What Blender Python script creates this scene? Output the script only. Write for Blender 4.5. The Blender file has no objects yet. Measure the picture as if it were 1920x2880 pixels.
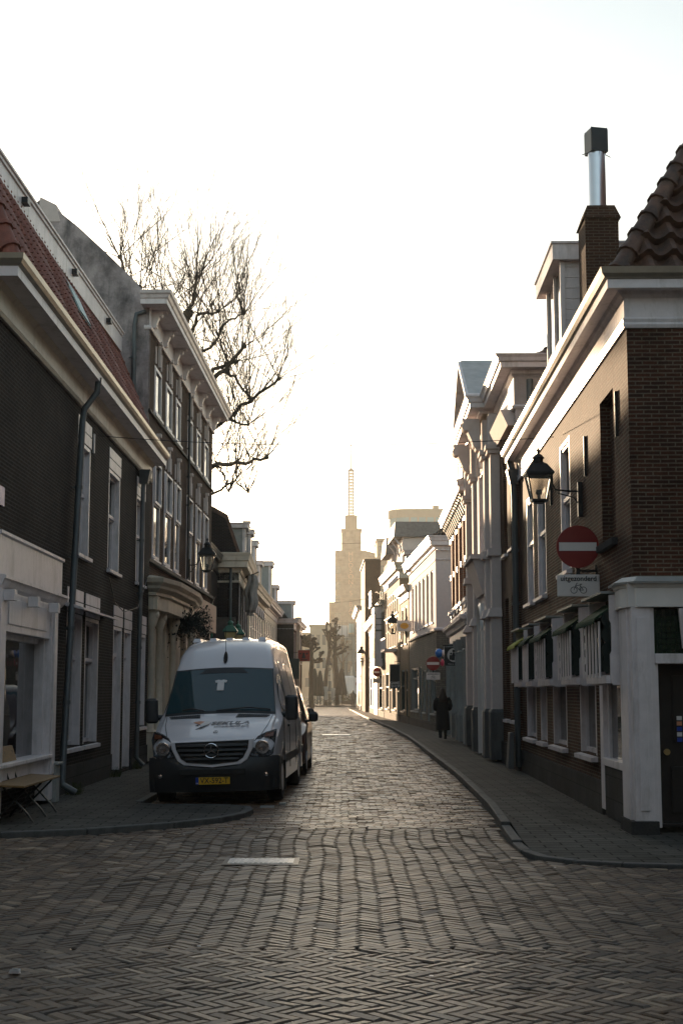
import bpy, bmesh, math, random
from mathutils import Vector, Matrix, noise
R = math.radians
rnd = random.Random(11)
scene = bpy.context.scene
# ---------------------------------------------------------------- camera
cam_d = bpy.data.cameras.new("camera"); cam = bpy.data.objects.new("camera", cam_d)
scene.collection.objects.link(cam); scene.camera = cam
cam_d.sensor_fit = 'HORIZONTAL'; cam_d.sensor_width = 24.0; cam_d.lens = 50.0
cam_d.clip_start = 0.1; cam_d.clip_end = 6000
cam.location = (0, 0, 1.7); cam.rotation_euler = (R(90 + 7.224), 0, 0)
# ---------------------------------------------------------------- sky and sun
SUN_AZ, SUN_EL = R(12), R(5.2)           # sun ahead, left of the street axis (+Y), low
world = bpy.data.worlds.new("World"); scene.world = world; world.use_nodes = True
wn = world.node_tree
for n in list(wn.nodes): wn.nodes.remove(n)
wo = wn.nodes.new('ShaderNodeOutputWorld'); wb = wn.nodes.new('ShaderNodeBackground')
sk = wn.nodes.new('ShaderNodeTexSky'); sk.sky_type = 'NISHITA'; sk.sun_disc = False
sk.sun_elevation = SUN_EL; sk.sun_rotation = -SUN_AZ; sk.altitude = 0
sk.air_density = 1.3; sk.dust_density = 1.2; sk.ozone_density = 1.0
hs = wn.nodes.new('ShaderNodeHueSaturation'); hs.inputs['Saturation'].default_value = 0.65
wn.links.new(sk.outputs[0], hs.inputs['Color']); ti = wn.nodes.new('ShaderNodeMix'); ti.data_type = 'RGBA'; ti.blend_type = 'MULTIPLY'; ti.inputs[0].default_value = 1; ti.inputs[7].default_value = (0.90, 1.0, 1.10, 1)
wn.links.new(hs.outputs[0], ti.inputs[6]); wn.links.new(ti.outputs[2], wb.inputs[0])
wb.inputs[1].default_value = 0.15; wn.links.new(wb.outputs[0], wo.inputs[0])
sun_d = bpy.data.lights.new("sun", 'SUN'); sun_d.energy = 5.0; sun_d.angle = R(0.6)
sun_d.color = (1.0, 0.72, 0.46)
sun = bpy.data.objects.new("sun", sun_d); scene.collection.objects.link(sun)
sun.rotation_euler = Vector((-math.sin(SUN_AZ)*math.cos(SUN_EL), math.cos(SUN_AZ)*math.cos(SUN_EL), math.sin(SUN_EL))).to_track_quat('Z', 'Y').to_euler()
vs = scene.view_settings; vs.view_transform = 'Standard'; vs.look = 'None'; vs.exposure = 1.3; vs.gamma = 1
scene.display_settings.display_device = 'sRGB'
cy = scene.cycles
try:
    cy.max_bounces = 6; cy.diffuse_bounces = 3; cy.glossy_bounces = 3; cy.transmission_bounces = 4
    cy.volume_bounces = 1; cy.transparent_max_bounces = 6; cy.use_denoising = True
except Exception: pass

# ---------------------------------------------------------------- materials
MATS = {}
def mk(name):
    m = bpy.data.materials.new(name); m.use_nodes = True; MATS[name] = m
    nt = m.node_tree; b = nt.nodes['Principled BSDF']; return m, nt, b
def nd(nt, t, **k):
    n = nt.nodes.new(t)
    for a, v in k.items():
        if a in n.inputs: n.inputs[a].default_value = v
        else: setattr(n, a, v)
    return n
def ramp(nt, src, stops):
    r = nt.nodes.new('ShaderNodeValToRGB'); e = r.color_ramp.elements
    while len(e) < len(stops): e.new(0.5)
    for i, (p, c) in enumerate(stops):
        e[i].position = p; e[i].color = (*c, 1) if len(c) == 3 else c
    nt.links.new(src, r.inputs[0]); return r
def mixc(nt, a, b, f, mode='MIX'):
    m = nt.nodes.new('ShaderNodeMix'); m.data_type = 'RGBA'; m.blend_type = mode
    for s, v in ((m.inputs[0], f), (m.inputs[6], a), (m.inputs[7], b)):
        if isinstance(v, (int, float)): s.default_value = v
        elif isinstance(v, tuple): s.default_value = (*v, 1)
        else: nt.links.new(v, s)
    return m.outputs[2]
def uv(nt, src='UV', sc=(1, 1, 1)):
    t = nt.nodes.new('ShaderNodeTexCoord'); mp = nt.nodes.new('ShaderNodeMapping'); mp.inputs['Scale'].default_value = sc
    nt.links.new(t.outputs[src], mp.inputs[0]); return mp.outputs[0]
def plain(name, col, rough=0.6, metal=0.0, var=0.12, vs=3.0, bump=0.0, spec=0.5, coat=0.0, dirt=None, sc=(1, 1, 1)):
    m, nt, b = mk(name)
    c = uv(nt, 'Object', sc)
    n = nd(nt, 'ShaderNodeTexNoise', Scale=vs, Detail=6.0, Roughness=0.65); nt.links.new(c, n.inputs['Vector'])
    lo = tuple(x*(1-var) for x in col); hi = tuple(min(1, x*(1+var)) for x in col)
    r = ramp(nt, n.outputs[0], [(0.3, lo), (0.7, hi)]); out = r.outputs[0]
    if dirt:
        n2 = nd(nt, 'ShaderNodeTexNoise', Scale=1.3, Detail=8.0, Roughness=0.75)
        c2 = uv(nt, 'Object', (2.2, 2.2, 0.5)); nt.links.new(c2, n2.inputs['Vector'])
        f = ramp(nt, n2.outputs[0], [(0.5, (0, 0, 0)), (0.72, (1, 1, 1))])
        out = mixc(nt, out, dirt, f.outputs[0])
    nt.links.new(out, b.inputs['Base Color'])
    b.inputs['Roughness'].default_value = rough; b.inputs['Metallic'].default_value = metal
    b.inputs['Specular IOR Level'].default_value = spec; b.inputs['Coat Weight'].default_value = coat
    if bump:
        bp = nd(nt, 'ShaderNodeBump', Strength=bump, Distance=0.02)
        n3 = nd(nt, 'ShaderNodeTexNoise', Scale=vs*9, Detail=4.0); nt.links.new(c, n3.inputs['Vector'])
        nt.links.new(n3.outputs[0], bp.inputs['Height']); nt.links.new(bp.outputs[0], b.inputs['Normal'])
    return m
def brick(name, c1, c2, mort, rough=0.8, bw=0.215, bh=0.062, mo=0.009, bump=0.5, blotch=0.35, dark=None, ms=0.2):
    m, nt, b = mk(name)
    c = uv(nt, 'UV')
    nz = nd(nt, 'ShaderNodeTexNoise', Scale=6.0, Detail=2.0); nt.links.new(c, nz.inputs['Vector'])
    off = nd(nt, 'ShaderNodeVectorMath', operation='MULTIPLY_ADD'); off.inputs[1].default_value = (0.006, 0.006, 0)
    nt.links.new(nz.outputs['Color'], off.inputs[0]); nt.links.new(c, off.inputs[2])
    bt = nt.nodes.new('ShaderNodeTexBrick'); nt.links.new(off.outputs[0], bt.inputs['Vector'])
    bt.inputs['Scale'].default_value = 1; bt.inputs['Brick Width'].default_value = bw; bt.inputs['Row Height'].default_value = bh
    bt.inputs['Mortar Size'].default_value = mo; bt.inputs['Mortar Smooth'].default_value = ms; bt.inputs['Bias'].default_value = -0.1
    bt.inputs['Color1'].default_value = (*c1, 1); bt.inputs['Color2'].default_value = (*c2, 1); bt.inputs['Mortar'].default_value = (*mort, 1)
    n = nd(nt, 'ShaderNodeTexNoise', Scale=0.9, Detail=8.0, Roughness=0.7); nt.links.new(c, n.inputs['Vector'])
    r = ramp(nt, n.outputs[0], [(0.3, (1-blotch,)*3), (0.7, (1+blotch*0.6,)*3)])
    col = mixc(nt, bt.outputs['Color'], r.outputs[0], 1.0, 'MULTIPLY')
    nf = nd(nt, 'ShaderNodeTexNoise', Scale=40.0, Detail=3.0); nt.links.new(c, nf.inputs['Vector'])
    rf = ramp(nt, nf.outputs[0], [(0.3, (0.8,)*3), (0.7, (1.2,)*3)])
    col = mixc(nt, col, rf.outputs[0], 1.0, 'MULTIPLY')
    nt.links.new(col, b.inputs['Base Color']); b.inputs['Roughness'].default_value = rough
    b.inputs['Specular IOR Level'].default_value = 0.06
    bp = nd(nt, 'ShaderNodeBump', Strength=bump, Distance=0.012, invert=True)
    ad = nd(nt, 'ShaderNodeMath', operation='MULTIPLY_ADD'); ad.inputs[1].default_value = -0.35
    nt.links.new(nf.outputs[0], ad.inputs[0]); nt.links.new(bt.outputs['Fac'], ad.inputs[2])
    nt.links.new(ad.outputs[0], bp.inputs['Height']); nt.links.new(bp.outputs[0], b.inputs['Normal'])
    return m
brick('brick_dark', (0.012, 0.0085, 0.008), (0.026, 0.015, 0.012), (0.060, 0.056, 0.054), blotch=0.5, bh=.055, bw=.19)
brick('brick_brown', (0.050, 0.024, 0.016), (0.080, 0.038, 0.024), (0.11, 0.088, 0.07), bh=.055, bw=.19)
brick('brick_red', (0.088, 0.034, 0.021), (0.042, 0.021, 0.016), (0.15, 0.12, 0.09), blotch=0.55, bh=.052, bw=.19)
brick('brick_bright', (0.34, 0.13, 0.07), (0.26, 0.10, 0.055), (0.40, 0.33, 0.26), bh=0.075)
brick('brick_yellow', (0.30, 0.20, 0.115), (0.22, 0.14, 0.08), (0.30, 0.25, 0.19))
brick('brick_grey', (0.12, 0.11, 0.095), (0.19, 0.17, 0.14), (0.08, 0.075, 0.07), bh=0.09, bw=0.25)
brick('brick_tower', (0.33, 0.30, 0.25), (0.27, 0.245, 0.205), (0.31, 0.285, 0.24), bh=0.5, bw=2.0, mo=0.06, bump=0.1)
brick('plinth_stone', (0.055, 0.054, 0.054), (0.045, 0.043, 0.042), (0.02, 0.02, 0.02), bw=0.6, bh=0.3, mo=0.008)
brick('slab_paving', (0.105, 0.10, 0.09), (0.07, 0.068, 0.062), (0.014, 0.013, 0.012), bw=0.40, bh=0.20, mo=0.011, rough=0.75, blotch=0.4, bump=0.9, ms=0.1)
W = 'white_paint'
plain('white_paint', (0.72, 0.66, 0.67), 0.45, var=0.08, vs=6, bump=0.08, dirt=(0.42, 0.38, 0.36))
plain('white_clean', (0.72, 0.68, 0.65), 0.4, var=0.05, vs=5)
plain('cream_paint', (0.60, 0.53, 0.43), 0.5, var=0.1, vs=5, bump=0.1, dirt=(0.4, 0.31, 0.22))
plain('grey_paint', (0.30, 0.31, 0.30), 0.5, var=0.1, vs=4, dirt=(0.2, 0.2, 0.19))
plain('stucco', (0.66, 0.57, 0.54), 0.85, var=0.06, vs=9, bump=0.15)
plain('sign_peach', (0.60, 0.42, 0.30), 0.6, var=0.12, vs=2, sc=(3, 3, 0.5))
plain('stained_stucco', (0.32, 0.275, 0.275), 0.95, var=0.8, vs=1.2, bump=0.6, dirt=(0.07, 0.072, 0.075))
plain('frame_green', (0.03, 0.05, 0.045), 0.35, var=0.1)
plain('door_dark', (0.022, 0.018, 0.016), 0.4, var=0.2, vs=6, bump=0.1)
plain('black_metal', (0.018, 0.020, 0.022), 0.42, metal=0.3, var=0.2, vs=8)
plain('pipe_grey', (0.10, 0.11, 0.115), 0.5, metal=0.3, var=0.2, vs=4, sc=(1, 1, .4))
plain('zinc', (0.40, 0.40, 0.39), 0.5, metal=0.4, var=0.2, vs=3)
plain('steel', (0.62, 0.64, 0.70), 0.28, metal=0.9, var=0.06, vs=2)
plain('worn_iron', (0.72, 0.72, 0.72), 0.3, metal=0.9, var=0.35, vs=14, bump=0.8)
plain('gold', (0.6, 0.45, 0.2), 0.35, metal=0.8)
plain('gutter_metal', (0.30, 0.27, 0.22), 0.38, metal=0.55, var=0.15, vs=3)
plain('tile_red', (0.21, 0.062, 0.036), 0.55, var=0.3, vs=5, bump=0.2, dirt=(0.14, 0.045, 0.028))
plain('tile_old', (0.078, 0.036, 0.021), 0.6, var=0.75, vs=4, bump=0.3, dirt=(0.035, 0.028, 0.022))
plain('tile_dark', (0.055, 0.045, 0.035), 0.7, var=0.35, vs=4, bump=0.2)
plain('slate', (0.16, 0.155, 0.15), 0.7, var=0.25, vs=6, bump=0.15)
plain('bark', (0.075, 0.062, 0.045), 0.9, var=0.4, vs=8, bump=0.6)
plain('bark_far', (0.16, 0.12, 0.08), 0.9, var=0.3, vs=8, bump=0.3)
plain('bark_old', (0.03, 0.028, 0.022), 0.95, var=0.4, vs=4, bump=0.6)
plain('twig', (0.035, 0.030, 0.024), 0.9, var=0.3, vs=2)
plain('base_stone', (0.10, 0.10, 0.10), 0.75, var=0.2, vs=5, bump=0.3, dirt=(0.05, 0.05, 0.048))
plain('kerb_stone', (0.07, 0.07, 0.068), 0.7, var=0.3, vs=7, bump=0.4, dirt=(0.03, 0.03, 0.029))
plain('earth', (0.06, 0.055, 0.045), 0.95, var=0.3, vs=0.5, bump=0.2)
plain('joint', (0.032, 0.028, 0.023), 0.95, var=0.3, vs=30)
plain('car_white', (0.78, 0.75, 0.78), 0.22, var=0.02, coat=0.6)
plain('plastic_black', (0.022, 0.023, 0.025), 0.5, var=0.15, vs=12)
plain('rubber', (0.015, 0.015, 0.015), 0.8, var=0.2)
plain('car_red', (0.06, 0.014, 0.01), 0.3, var=0.02, coat=0.3)
plain('car_green', (0.012, 0.022, 0.016), 0.3, var=0.02, coat=0.3)
plain('chrome', (0.75, 0.75, 0.78), 0.15, metal=1.0, var=0.02)
plain('yellow_plate', (0.75, 0.42, 0.02), 0.4, var=0.03)
plain('blue_plate', (0.02, 0.06, 0.35), 0.4, var=0.03)
plain('sign_red', (0.22, 0.014, 0.012), 0.35, var=0.08)
plain('sign_white', (0.72, 0.68, 0.66), 0.35, var=0.04)
plain('ink', (0.01, 0.012, 0.016), 0.5, var=0.1)
plain('logo_grey', (0.13, 0.12, 0.13), 0.4, var=0.1)
plain('logo_orange', (0.65, 0.28, 0.16), 0.4, var=0.1)
plain('amber', (0.14, 0.045, 0.02), 0.2, var=0.1)
plain('awning_green', (0.012, 0.04, 0.016), 0.9, var=0.3, vs=12)
plain('awning_lime', (0.36, 0.38, 0.06), 0.9, var=0.2, vs=12)
plain('awning_dark', (0.010, 0.018, 0.016), 0.9, var=0.3, vs=9)
plain('wood_bench', (0.17, 0.095, 0.03), 0.6, var=0.25, vs=3, bump=0.2, sc=(14, 1, 14))
plain('cloth_grey', (0.26, 0.25, 0.235), 0.9, var=0.2, vs=4)
plain('coat_black', (0.016, 0.013, 0.012), 0.95, var=0.3, vs=9, bump=0.4)
plain('coat_green', (0.035, 0.04, 0.035), 0.6, var=0.2, vs=9, bump=0.3)
plain('trouser', (0.015, 0.017, 0.022), 0.9, var=0.2)
plain('skin', (0.42, 0.24, 0.17), 0.55, var=0.06)
plain('hair_brown', (0.035, 0.02, 0.012), 0.6, var=0.3, vs=20, sc=(6, 6, .6))
plain('blue_gloss', (0.02, 0.16, 0.55), 0.3, var=0.05)
plain('pink_gloss', (0.55, 0.05, 0.12), 0.35, var=0.05)
plain('oval_yellow', (0.75, 0.40, 0.06), 0.4, var=0.15, vs=2)
plain('board_red', (0.36, 0.06, 0.035), 0.5, var=0.2, vs=5)
plain('pane_amber', (0.60, 0.48, 0.22), 0.35, var=0.25, vs=3)
plain('roof_green', (0.03, 0.14, 0.085), 0.4, var=0.2)
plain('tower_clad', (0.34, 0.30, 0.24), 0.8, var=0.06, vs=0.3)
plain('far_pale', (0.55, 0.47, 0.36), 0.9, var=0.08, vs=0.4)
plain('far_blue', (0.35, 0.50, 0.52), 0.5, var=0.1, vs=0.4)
plain('moss', (0.05, 0.06, 0.02), 0.95, var=0.5, vs=20)
def glass(name, col, rough, spec=0.9, wav=0.012):
    m, nt, b = mk(name)
    b.inputs['Base Color'].default_value = (*col, 1); b.inputs['Roughness'].default_value = rough
    b.inputs['Specular IOR Level'].default_value = spec; b.inputs['IOR'].default_value = 1.52
    n = nd(nt, 'ShaderNodeTexNoise', Scale=1.7, Detail=1.0); nt.links.new(uv(nt, 'Object'), n.inputs['Vector'])
    bp = nd(nt, 'ShaderNodeBump', Strength=0.25, Distance=wav); nt.links.new(n.outputs[0], bp.inputs['Height'])
    nt.links.new(bp.outputs[0], b.inputs['Normal']); return m
glass('glass_dark', (0.008, 0.010, 0.012), 0.03)
glass('glass_old', (0.03, 0.033, 0.03), 0.06, wav=0.03)
glass('glass_van', (0.018, 0.052, 0.064), 0.02, 0.8, 0.002)
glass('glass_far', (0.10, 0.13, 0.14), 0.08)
glass('glass_lead', (0.010, 0.030, 0.014), 0.15)
m, nt, b = mk('glass_clear')
b.inputs['Base Color'].default_value = (0.9, 0.85, 0.75, 1); b.inputs['Roughness'].default_value = 0.12
b.inputs['Transmission Weight'].default_value = 0.85; b.inputs['IOR'].default_value = 1.1
m, nt, b = mk('lamp_glass_head')
b.inputs['Base Color'].default_value = (0.07, 0.072, 0.08, 1); b.inputs['Roughness'].default_value = 0.1; b.inputs['Metallic'].default_value = .3
vo = nd(nt, 'ShaderNodeTexVoronoi', Scale=22.0); nt.links.new(uv(nt, 'Object'), vo.inputs['Vector'])
bp = nd(nt, 'ShaderNodeBump', Strength=1.0, Distance=0.02); nt.links.new(vo.outputs['Distance'], bp.inputs['Height']); nt.links.new(bp.outputs[0], b.inputs['Normal'])
# clay street bricks, one island each
def paver(name, cols, rlo, rhi):
    m, nt, b = mk(name)
    g = nt.nodes.new('ShaderNodeNewGeometry')
    r = ramp(nt, g.outputs['Random Per Island'], cols)
    c = uv(nt, 'Object')
    n = nd(nt, 'ShaderNodeTexNoise', Scale=55.0, Detail=4.0); nt.links.new(c, n.inputs['Vector'])
    rr = ramp(nt, n.outputs[0], [(0.3, (0.75,)*3), (0.7, (1.25,)*3)])
    col = mixc(nt, r.outputs[0], rr.outputs[0], 1.0, 'MULTIPLY')
    n2 = nd(nt, 'ShaderNodeTexNoise', Scale=0.7, Detail=5.0); nt.links.new(c, n2.inputs['Vector'])
    r2 = ramp(nt, n2.outputs[0], [(0.35, (0.7,)*3), (0.65, (1.15,)*3)])
    col = mixc(nt, col, r2.outputs[0], 1.0, 'MULTIPLY')
    nt.links.new(col, b.inputs['Base Color'])
    mr = nd(nt, 'ShaderNodeMapRange'); mr.inputs['To Min'].default_value = rlo; mr.inputs['To Max'].default_value = rhi
    nt.links.new(n.outputs[0], mr.inputs[0]); nt.links.new(mr.outputs[0], b.inputs['Roughness'])
    b.inputs['Specular IOR Level'].default_value = 0.5
    bp = nd(nt, 'ShaderNodeBump', Strength=0.5, Distance=0.004); nt.links.new(n.outputs[0], bp.inputs['Height']); nt.links.new(bp.outputs[0], b.inputs['Normal'])
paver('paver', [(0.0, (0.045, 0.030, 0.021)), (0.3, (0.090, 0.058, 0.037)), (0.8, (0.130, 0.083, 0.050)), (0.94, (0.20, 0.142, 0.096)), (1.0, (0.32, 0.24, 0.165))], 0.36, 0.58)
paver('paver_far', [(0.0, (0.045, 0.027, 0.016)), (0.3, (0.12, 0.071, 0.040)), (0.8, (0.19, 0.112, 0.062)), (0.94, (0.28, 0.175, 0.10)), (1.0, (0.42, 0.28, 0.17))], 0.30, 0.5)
# distant street bricks: cross rows as texture
m, nt, b = mk('road_rows')
c = uv(nt, 'Object')
bt = nt.nodes.new('ShaderNodeTexBrick'); nt.links.new(c, bt.inputs['Vector'])
for k, v in {'Scale': 1, 'Brick Width': 0.21, 'Row Height': 0.075, 'Mortar Size': 0.009, 'Mortar Smooth': 0.3}.items(): bt.inputs[k].default_value = v
bt.inputs['Color1'].default_value = (0.24, 0.155, 0.095, 1); bt.inputs['Color2'].default_value = (0.16, 0.105, 0.066, 1); bt.inputs['Mortar'].default_value = (0.02, 0.018, 0.015, 1)
st = nd(nt, 'ShaderNodeTexNoise', Scale=1.0, Detail=10.0, Roughness=0.82); nt.links.new(uv(nt, 'Object', (2.6, 1.6, 1)), st.inputs['Vector'])
rs = ramp(nt, st.outputs[0], [(0.40, (0.25,)*3), (0.5, (1.0,)*3), (0.60, (1.9,)*3)])
lg = nd(nt, 'ShaderNodeTexNoise', Scale=0.5, Detail=4.0); nt.links.new(c, lg.inputs['Vector'])
rl = ramp(nt, lg.outputs[0], [(0.3, (0.75,)*3), (0.7, (1.2,)*3)])
col = mixc(nt, mixc(nt, bt.outputs['Color'], rs.outputs[0], 1.0, 'MULTIPLY'), rl.outputs[0], 1.0, 'MULTIPLY')
nt.links.new(col, b.inputs['Base Color'])
b.inputs['Roughness'].default_value = 0.42; b.inputs['Specular IOR Level'].default_value = 0.5
bp = nd(nt, 'ShaderNodeBump', Strength=1.0, Distance=0.05); nt.links.new(st.outputs[0], bp.inputs['Height'])
bp2 = nd(nt, 'ShaderNodeBump', Strength=0.6, Distance=0.01, invert=True); nt.links.new(bt.outputs['Fac'], bp2.inputs['Height']); nt.links.new(bp.outputs[0], bp2.inputs['Normal'])
nt.links.new(bp2.outputs[0], b.inputs['Normal'])

# ---------------------------------------------------------------- mesh helpers
def link(o, parent=None):
    scene.collection.objects.link(o)
    if parent is not None: o.parent = getattr(parent, 'root', parent)
    return o
def tag(o, label=None, cat=None, group=None, kind=None):
    if label: o['label'] = label
    if cat: o['category'] = cat
    if group: o['group'] = group
    if kind: o['kind'] = kind
    return o
def thing(name, label, cat, loc=(0, 0, 0), rz=0.0, group=None):
    o = bpy.data.objects.new(name, None); o.location = loc; o.rotation_euler = (0, 0, rz); o.empty_display_size = .2
    link(o); return tag(o, label, cat, group)
class Fac:
    """a facade frame: u runs along the street, o outwards into the street, z up"""
    def __init__(s, name, label, cat, side, a, b, group=None):
        s.side = side; dx, dy = b[0]-a[0], b[1]-a[1]; s.L = math.hypot(dx, dy)
        s.sx = 1 if side == 'L' else -1
        rz = math.atan2(dy*s.sx, dx*s.sx)
        s.root = thing(name, label, cat, (a[0], a[1], 0), rz, group)
    def w(s, u, o, z):
        s.root.rotation_euler  # world position of a facade point
        c, n = math.cos(s.root.rotation_euler[2]), math.sin(s.root.rotation_euler[2])
        x, y = s.sx*u, -o
        return (s.root.location[0]+c*x-n*y, s.root.location[1]+n*x+c*y, z)
class MB:
    def __init__(s, fac=None): s.v = []; s.f = []; s.fac = fac if isinstance(fac, Fac) else None
    def p(s, q):
        if s.fac: q = (s.fac.sx*q[0], -q[1], q[2])
        s.v.append(tuple(q)); return len(s.v)-1
    def face(s, pts): s.f.append([s.p(q) for q in pts])
    def box(s, x0, x1, y0, y1, z0, z1):
        i = [s.p(q) for q in ((x0, y0, z0), (x1, y0, z0), (x1, y1, z0), (x0, y1, z0), (x0, y0, z1), (x1, y0, z1), (x1, y1, z1), (x0, y1, z1))]
        for f in ((0, 3, 2, 1), (4, 5, 6, 7), (0, 1, 5, 4), (1, 2, 6, 5), (2, 3, 7, 6), (3, 0, 4, 7)): s.f.append([i[k] for k in f])
        return s
    def hexa(s, a, b):
        i = [s.p(q) for q in a] + [s.p(q) for q in b]; n = len(a)
        s.f.append(i[:n][::-1]); s.f.append(i[n:])
        for k in range(n): s.f.append([i[k], i[(k+1) % n], i[n+(k+1) % n], i[n+k]])
        return s
    def sweep(s, path, prof, closed_ends=True):
        """mitred sweep of a profile (out, z) along a plan path; out is to the left of the path direction"""
        n = len(path); rings = []
        for k in range(n):
            def dirn(a, b):
                d = Vector((b[0]-a[0], b[1]-a[1])); d.normalize(); return d
            if k == 0: d = dirn(path[0], path[1]); m = Vector((-d.y, d.x))
            elif k == n-1: d = dirn(path[-2], path[-1]); m = Vector((-d.y, d.x))
            else:
                d1 = dirn(path[k-1], path[k]); d2 = dirn(path[k], path[k+1])
                n1 = Vector((-d1.y, d1.x)); n2 = Vector((-d2.y, d2.x)); m = (n1+n2); m = m/max(1e-6, m.dot(n1))
            rings.append([s.p((path[k][0]+m.x*o, path[k][1]+m.y*o, z)) for o, z in prof])
        for a, b in zip(rings, rings[1:]):
            for k in range(len(prof)): s.f.append([a[k], a[(k+1) % len(prof)], b[(k+1) % len(prof)], b[k]])
        if closed_ends: s.f.append(rings[0][:]); s.f.append(rings[-1][::-1])
        return s
    def tube(s, pts, r, n=6, cap=True):
        pts = [Vector(q) for q in pts]; rr = r if isinstance(r, (list, tuple)) else [r]*len(pts)
        rings = []; up = Vector((0, 0, 1)); prev = None
        for k, q in enumerate(pts):
            d = (pts[min(k+1, len(pts)-1)]-pts[max(k-1, 0)])
            if d.length < 1e-9: d = Vector((0, 0, 1))
            d.normalize()
            if prev is None: a = d.cross(up) if abs(d.z) < .95 else d.cross(Vector((1, 0, 0)))
            else: a = prev - d*prev.dot(d)
            if a.length < 1e-6: a = d.orthogonal()
            a.normalize(); prev = a; b = d.cross(a)
            rings.append([s.p(q+(a*math.cos(t)+b*math.sin(t))*rr[k]) for t in [2*math.pi*i/n for i in range(n)]])
        for a, b in zip(rings, rings[1:]):
            for k in range(n): s.f.append([a[k], a[(k+1) % n], b[(k+1) % n], b[k]])
        if cap: s.f.append(rings[0][::-1]); s.f.append(rings[-1])
        return s
    def lathe(s, prof, c=(0, 0, 0), n=16, axis='z', arc=None):
        rings = []
        for r, h in prof:
            ring = []
            for i in range(n):
                t = 2*math.pi*i/n + (math.pi/n if n <= 8 else 0)
                a, b = r*math.cos(t), r*math.sin(t)
                q = (a, b, h) if axis == 'z' else ((a, h, b) if axis == 'y' else (h, a, b))
                ring.append(s.p((c[0]+q[0], c[1]+q[1], c[2]+q[2])))
            rings.append(ring)
        for a, b in zip(rings, rings[1:]):
            for k in range(n): s.f.append([a[k], a[(k+1) % n], b[(k+1) % n], b[k]])
        s.f.append(rings[0][::-1]); s.f.append(rings[-1]); return s
    def loft(s, rings, n=14, pw=1.0):
        """rings: (cx,cy,cz,rx,ry[,tilt])"""
        R_ = []
        for q in rings:
            cx, cy, cz, rx, ry = q[:5]; ti = q[5] if len(q) > 5 else 0
            ring = []
            for i in range(n):
                t = 2*math.pi*i/n; c_, s_ = math.cos(t), math.sin(t)
                c2 = math.copysign(abs(c_)**pw, c_); s2 = math.copysign(abs(s_)**pw, s_)
                ring.append(s.p((cx+rx*c2, cy+ry*s2, cz+ti*s2*ry)))
            R_.append(ring)
        for a, b in zip(R_, R_[1:]):
            for k in range(n): s.f.append([a[k], a[(k+1) % n], b[(k+1) % n], b[k]])
        s.f.append(R_[0][::-1]); s.f.append(R_[-1]); return s
    def ball(s, c, r, n=10, m=6, sq=(1, 1, 1)):
        prof = [(math.sin(math.pi*k/m), -math.cos(math.pi*k/m)) for k in range(m+1)]
        rings = [[s.p((c[0]+sq[0]*r*max(a, .001)*math.cos(2*math.pi*i/n), c[1]+sq[1]*r*max(a, .001)*math.sin(2*math.pi*i/n), c[2]+sq[2]*r*h)) for i in range(n)] for a, h in prof]
        for a, b in zip(rings, rings[1:]):
            for k in range(n): s.f.append([a[k], a[(k+1) % n], b[(k+1) % n], b[k]])
        return s
    def build(s, name, mat, parent=None, smooth=False, bevel=0.0, recalc=True):
        me = bpy.data.meshes.new(name); me.from_pydata(s.v, [], s.f); me.validate(verbose=False)
        if recalc or bevel:
            bm = bmesh.new(); bm.from_mesh(me)
            if recalc: bmesh.ops.recalc_face_normals(bm, faces=bm.faces)
            bm.to_mesh(me); bm.free()
        ul = me.uv_layers.new(name='UVMap'); vco = [v.co for v in me.vertices]; lv = me.loops
        for p in me.polygons:
            nx, ny, nz = abs(p.normal.x), abs(p.normal.y), abs(p.normal.z)
            ax = (0, 1) if nz > nx and nz > ny else ((1, 2) if nx > ny else (0, 2))
            for li in p.loop_indices:
                c = vco[lv[li].vertex_index]; ul.data[li].uv = (c[ax[0]], c[ax[1]])
        if smooth:
            for p in me.polygons: p.use_smooth = True
        me.materials.append(MATS[mat] if isinstance(mat, str) else mat)
        o = bpy.data.objects.new(name, me); link(o, parent)
        if smooth and smooth != 'full':
            md = o.modifiers.new('es', 'EDGE_SPLIT'); md.split_angle = R(40)
        if bevel:
            md = o.modifiers.new('bv', 'BEVEL'); md.width = bevel; md.segments = 2; md.limit_method = 'ANGLE'; md.angle_limit = R(40)
        return o
def text(s, size, loc, mat, parent=None, name='lettering', rot=(R(90), 0, 0), ext=0.002, shear=0.0, sx=1.0, bold=0.0):
    cu = bpy.data.curves.new(name, 'FONT'); cu.body = s; cu.size = size; cu.extrude = ext; cu.align_x = 'CENTER'; cu.align_y = 'CENTER'
    cu.shear = shear; cu.offset = bold; cu.materials.append(MATS[mat])
    tmp = bpy.data.objects.new(name, cu); me = bpy.data.meshes.new_from_object(tmp); me.name = name; bpy.data.objects.remove(tmp)
    if not me.materials: me.materials.append(MATS[mat])
    o = bpy.data.objects.new(name, me); o.location = loc; o.rotation_euler = rot; o.scale = (sx, 1, 1)
    return link(o, parent)
# ---------------------------------------------------------------- setting: ground, road, pavements
def struct(o): o['kind'] = 'structure'; return o
mb = MB(); mb.face([(-1500, -60, -.06), (1500, -60, -.06), (1500, 3000, -.06), (-1500, 3000, -.06)])
struct(mb.build('ground', 'earth'))
def undul(x, y):
    return 0.016*noise.noise(Vector((x*.35, y*.30, 0))) + 0.006*noise.noise(Vector((x*1.6, y*1.3, 3)))
KR = [(40, 13.2), (8, 13.75), (4.2, 14.05), (3.32, 14.15), (2.75, 14.28), (2.3, 14.5), (2.02, 14.85), (1.9, 15.4), (1.90, 16.2), (1.98, 18.0), (2.13, 21.1), (2.24, 26), (2.31, 29.9), (2.35, 37.9), (2.40, 45), (2.42, 53), (2.25, 66), (1.93, 78.6), (1.55, 96), (1.3, 110), (1.0, 126), (.69, 141.5), (.62, 150), (1.0, 156), (3, 158)]
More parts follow.
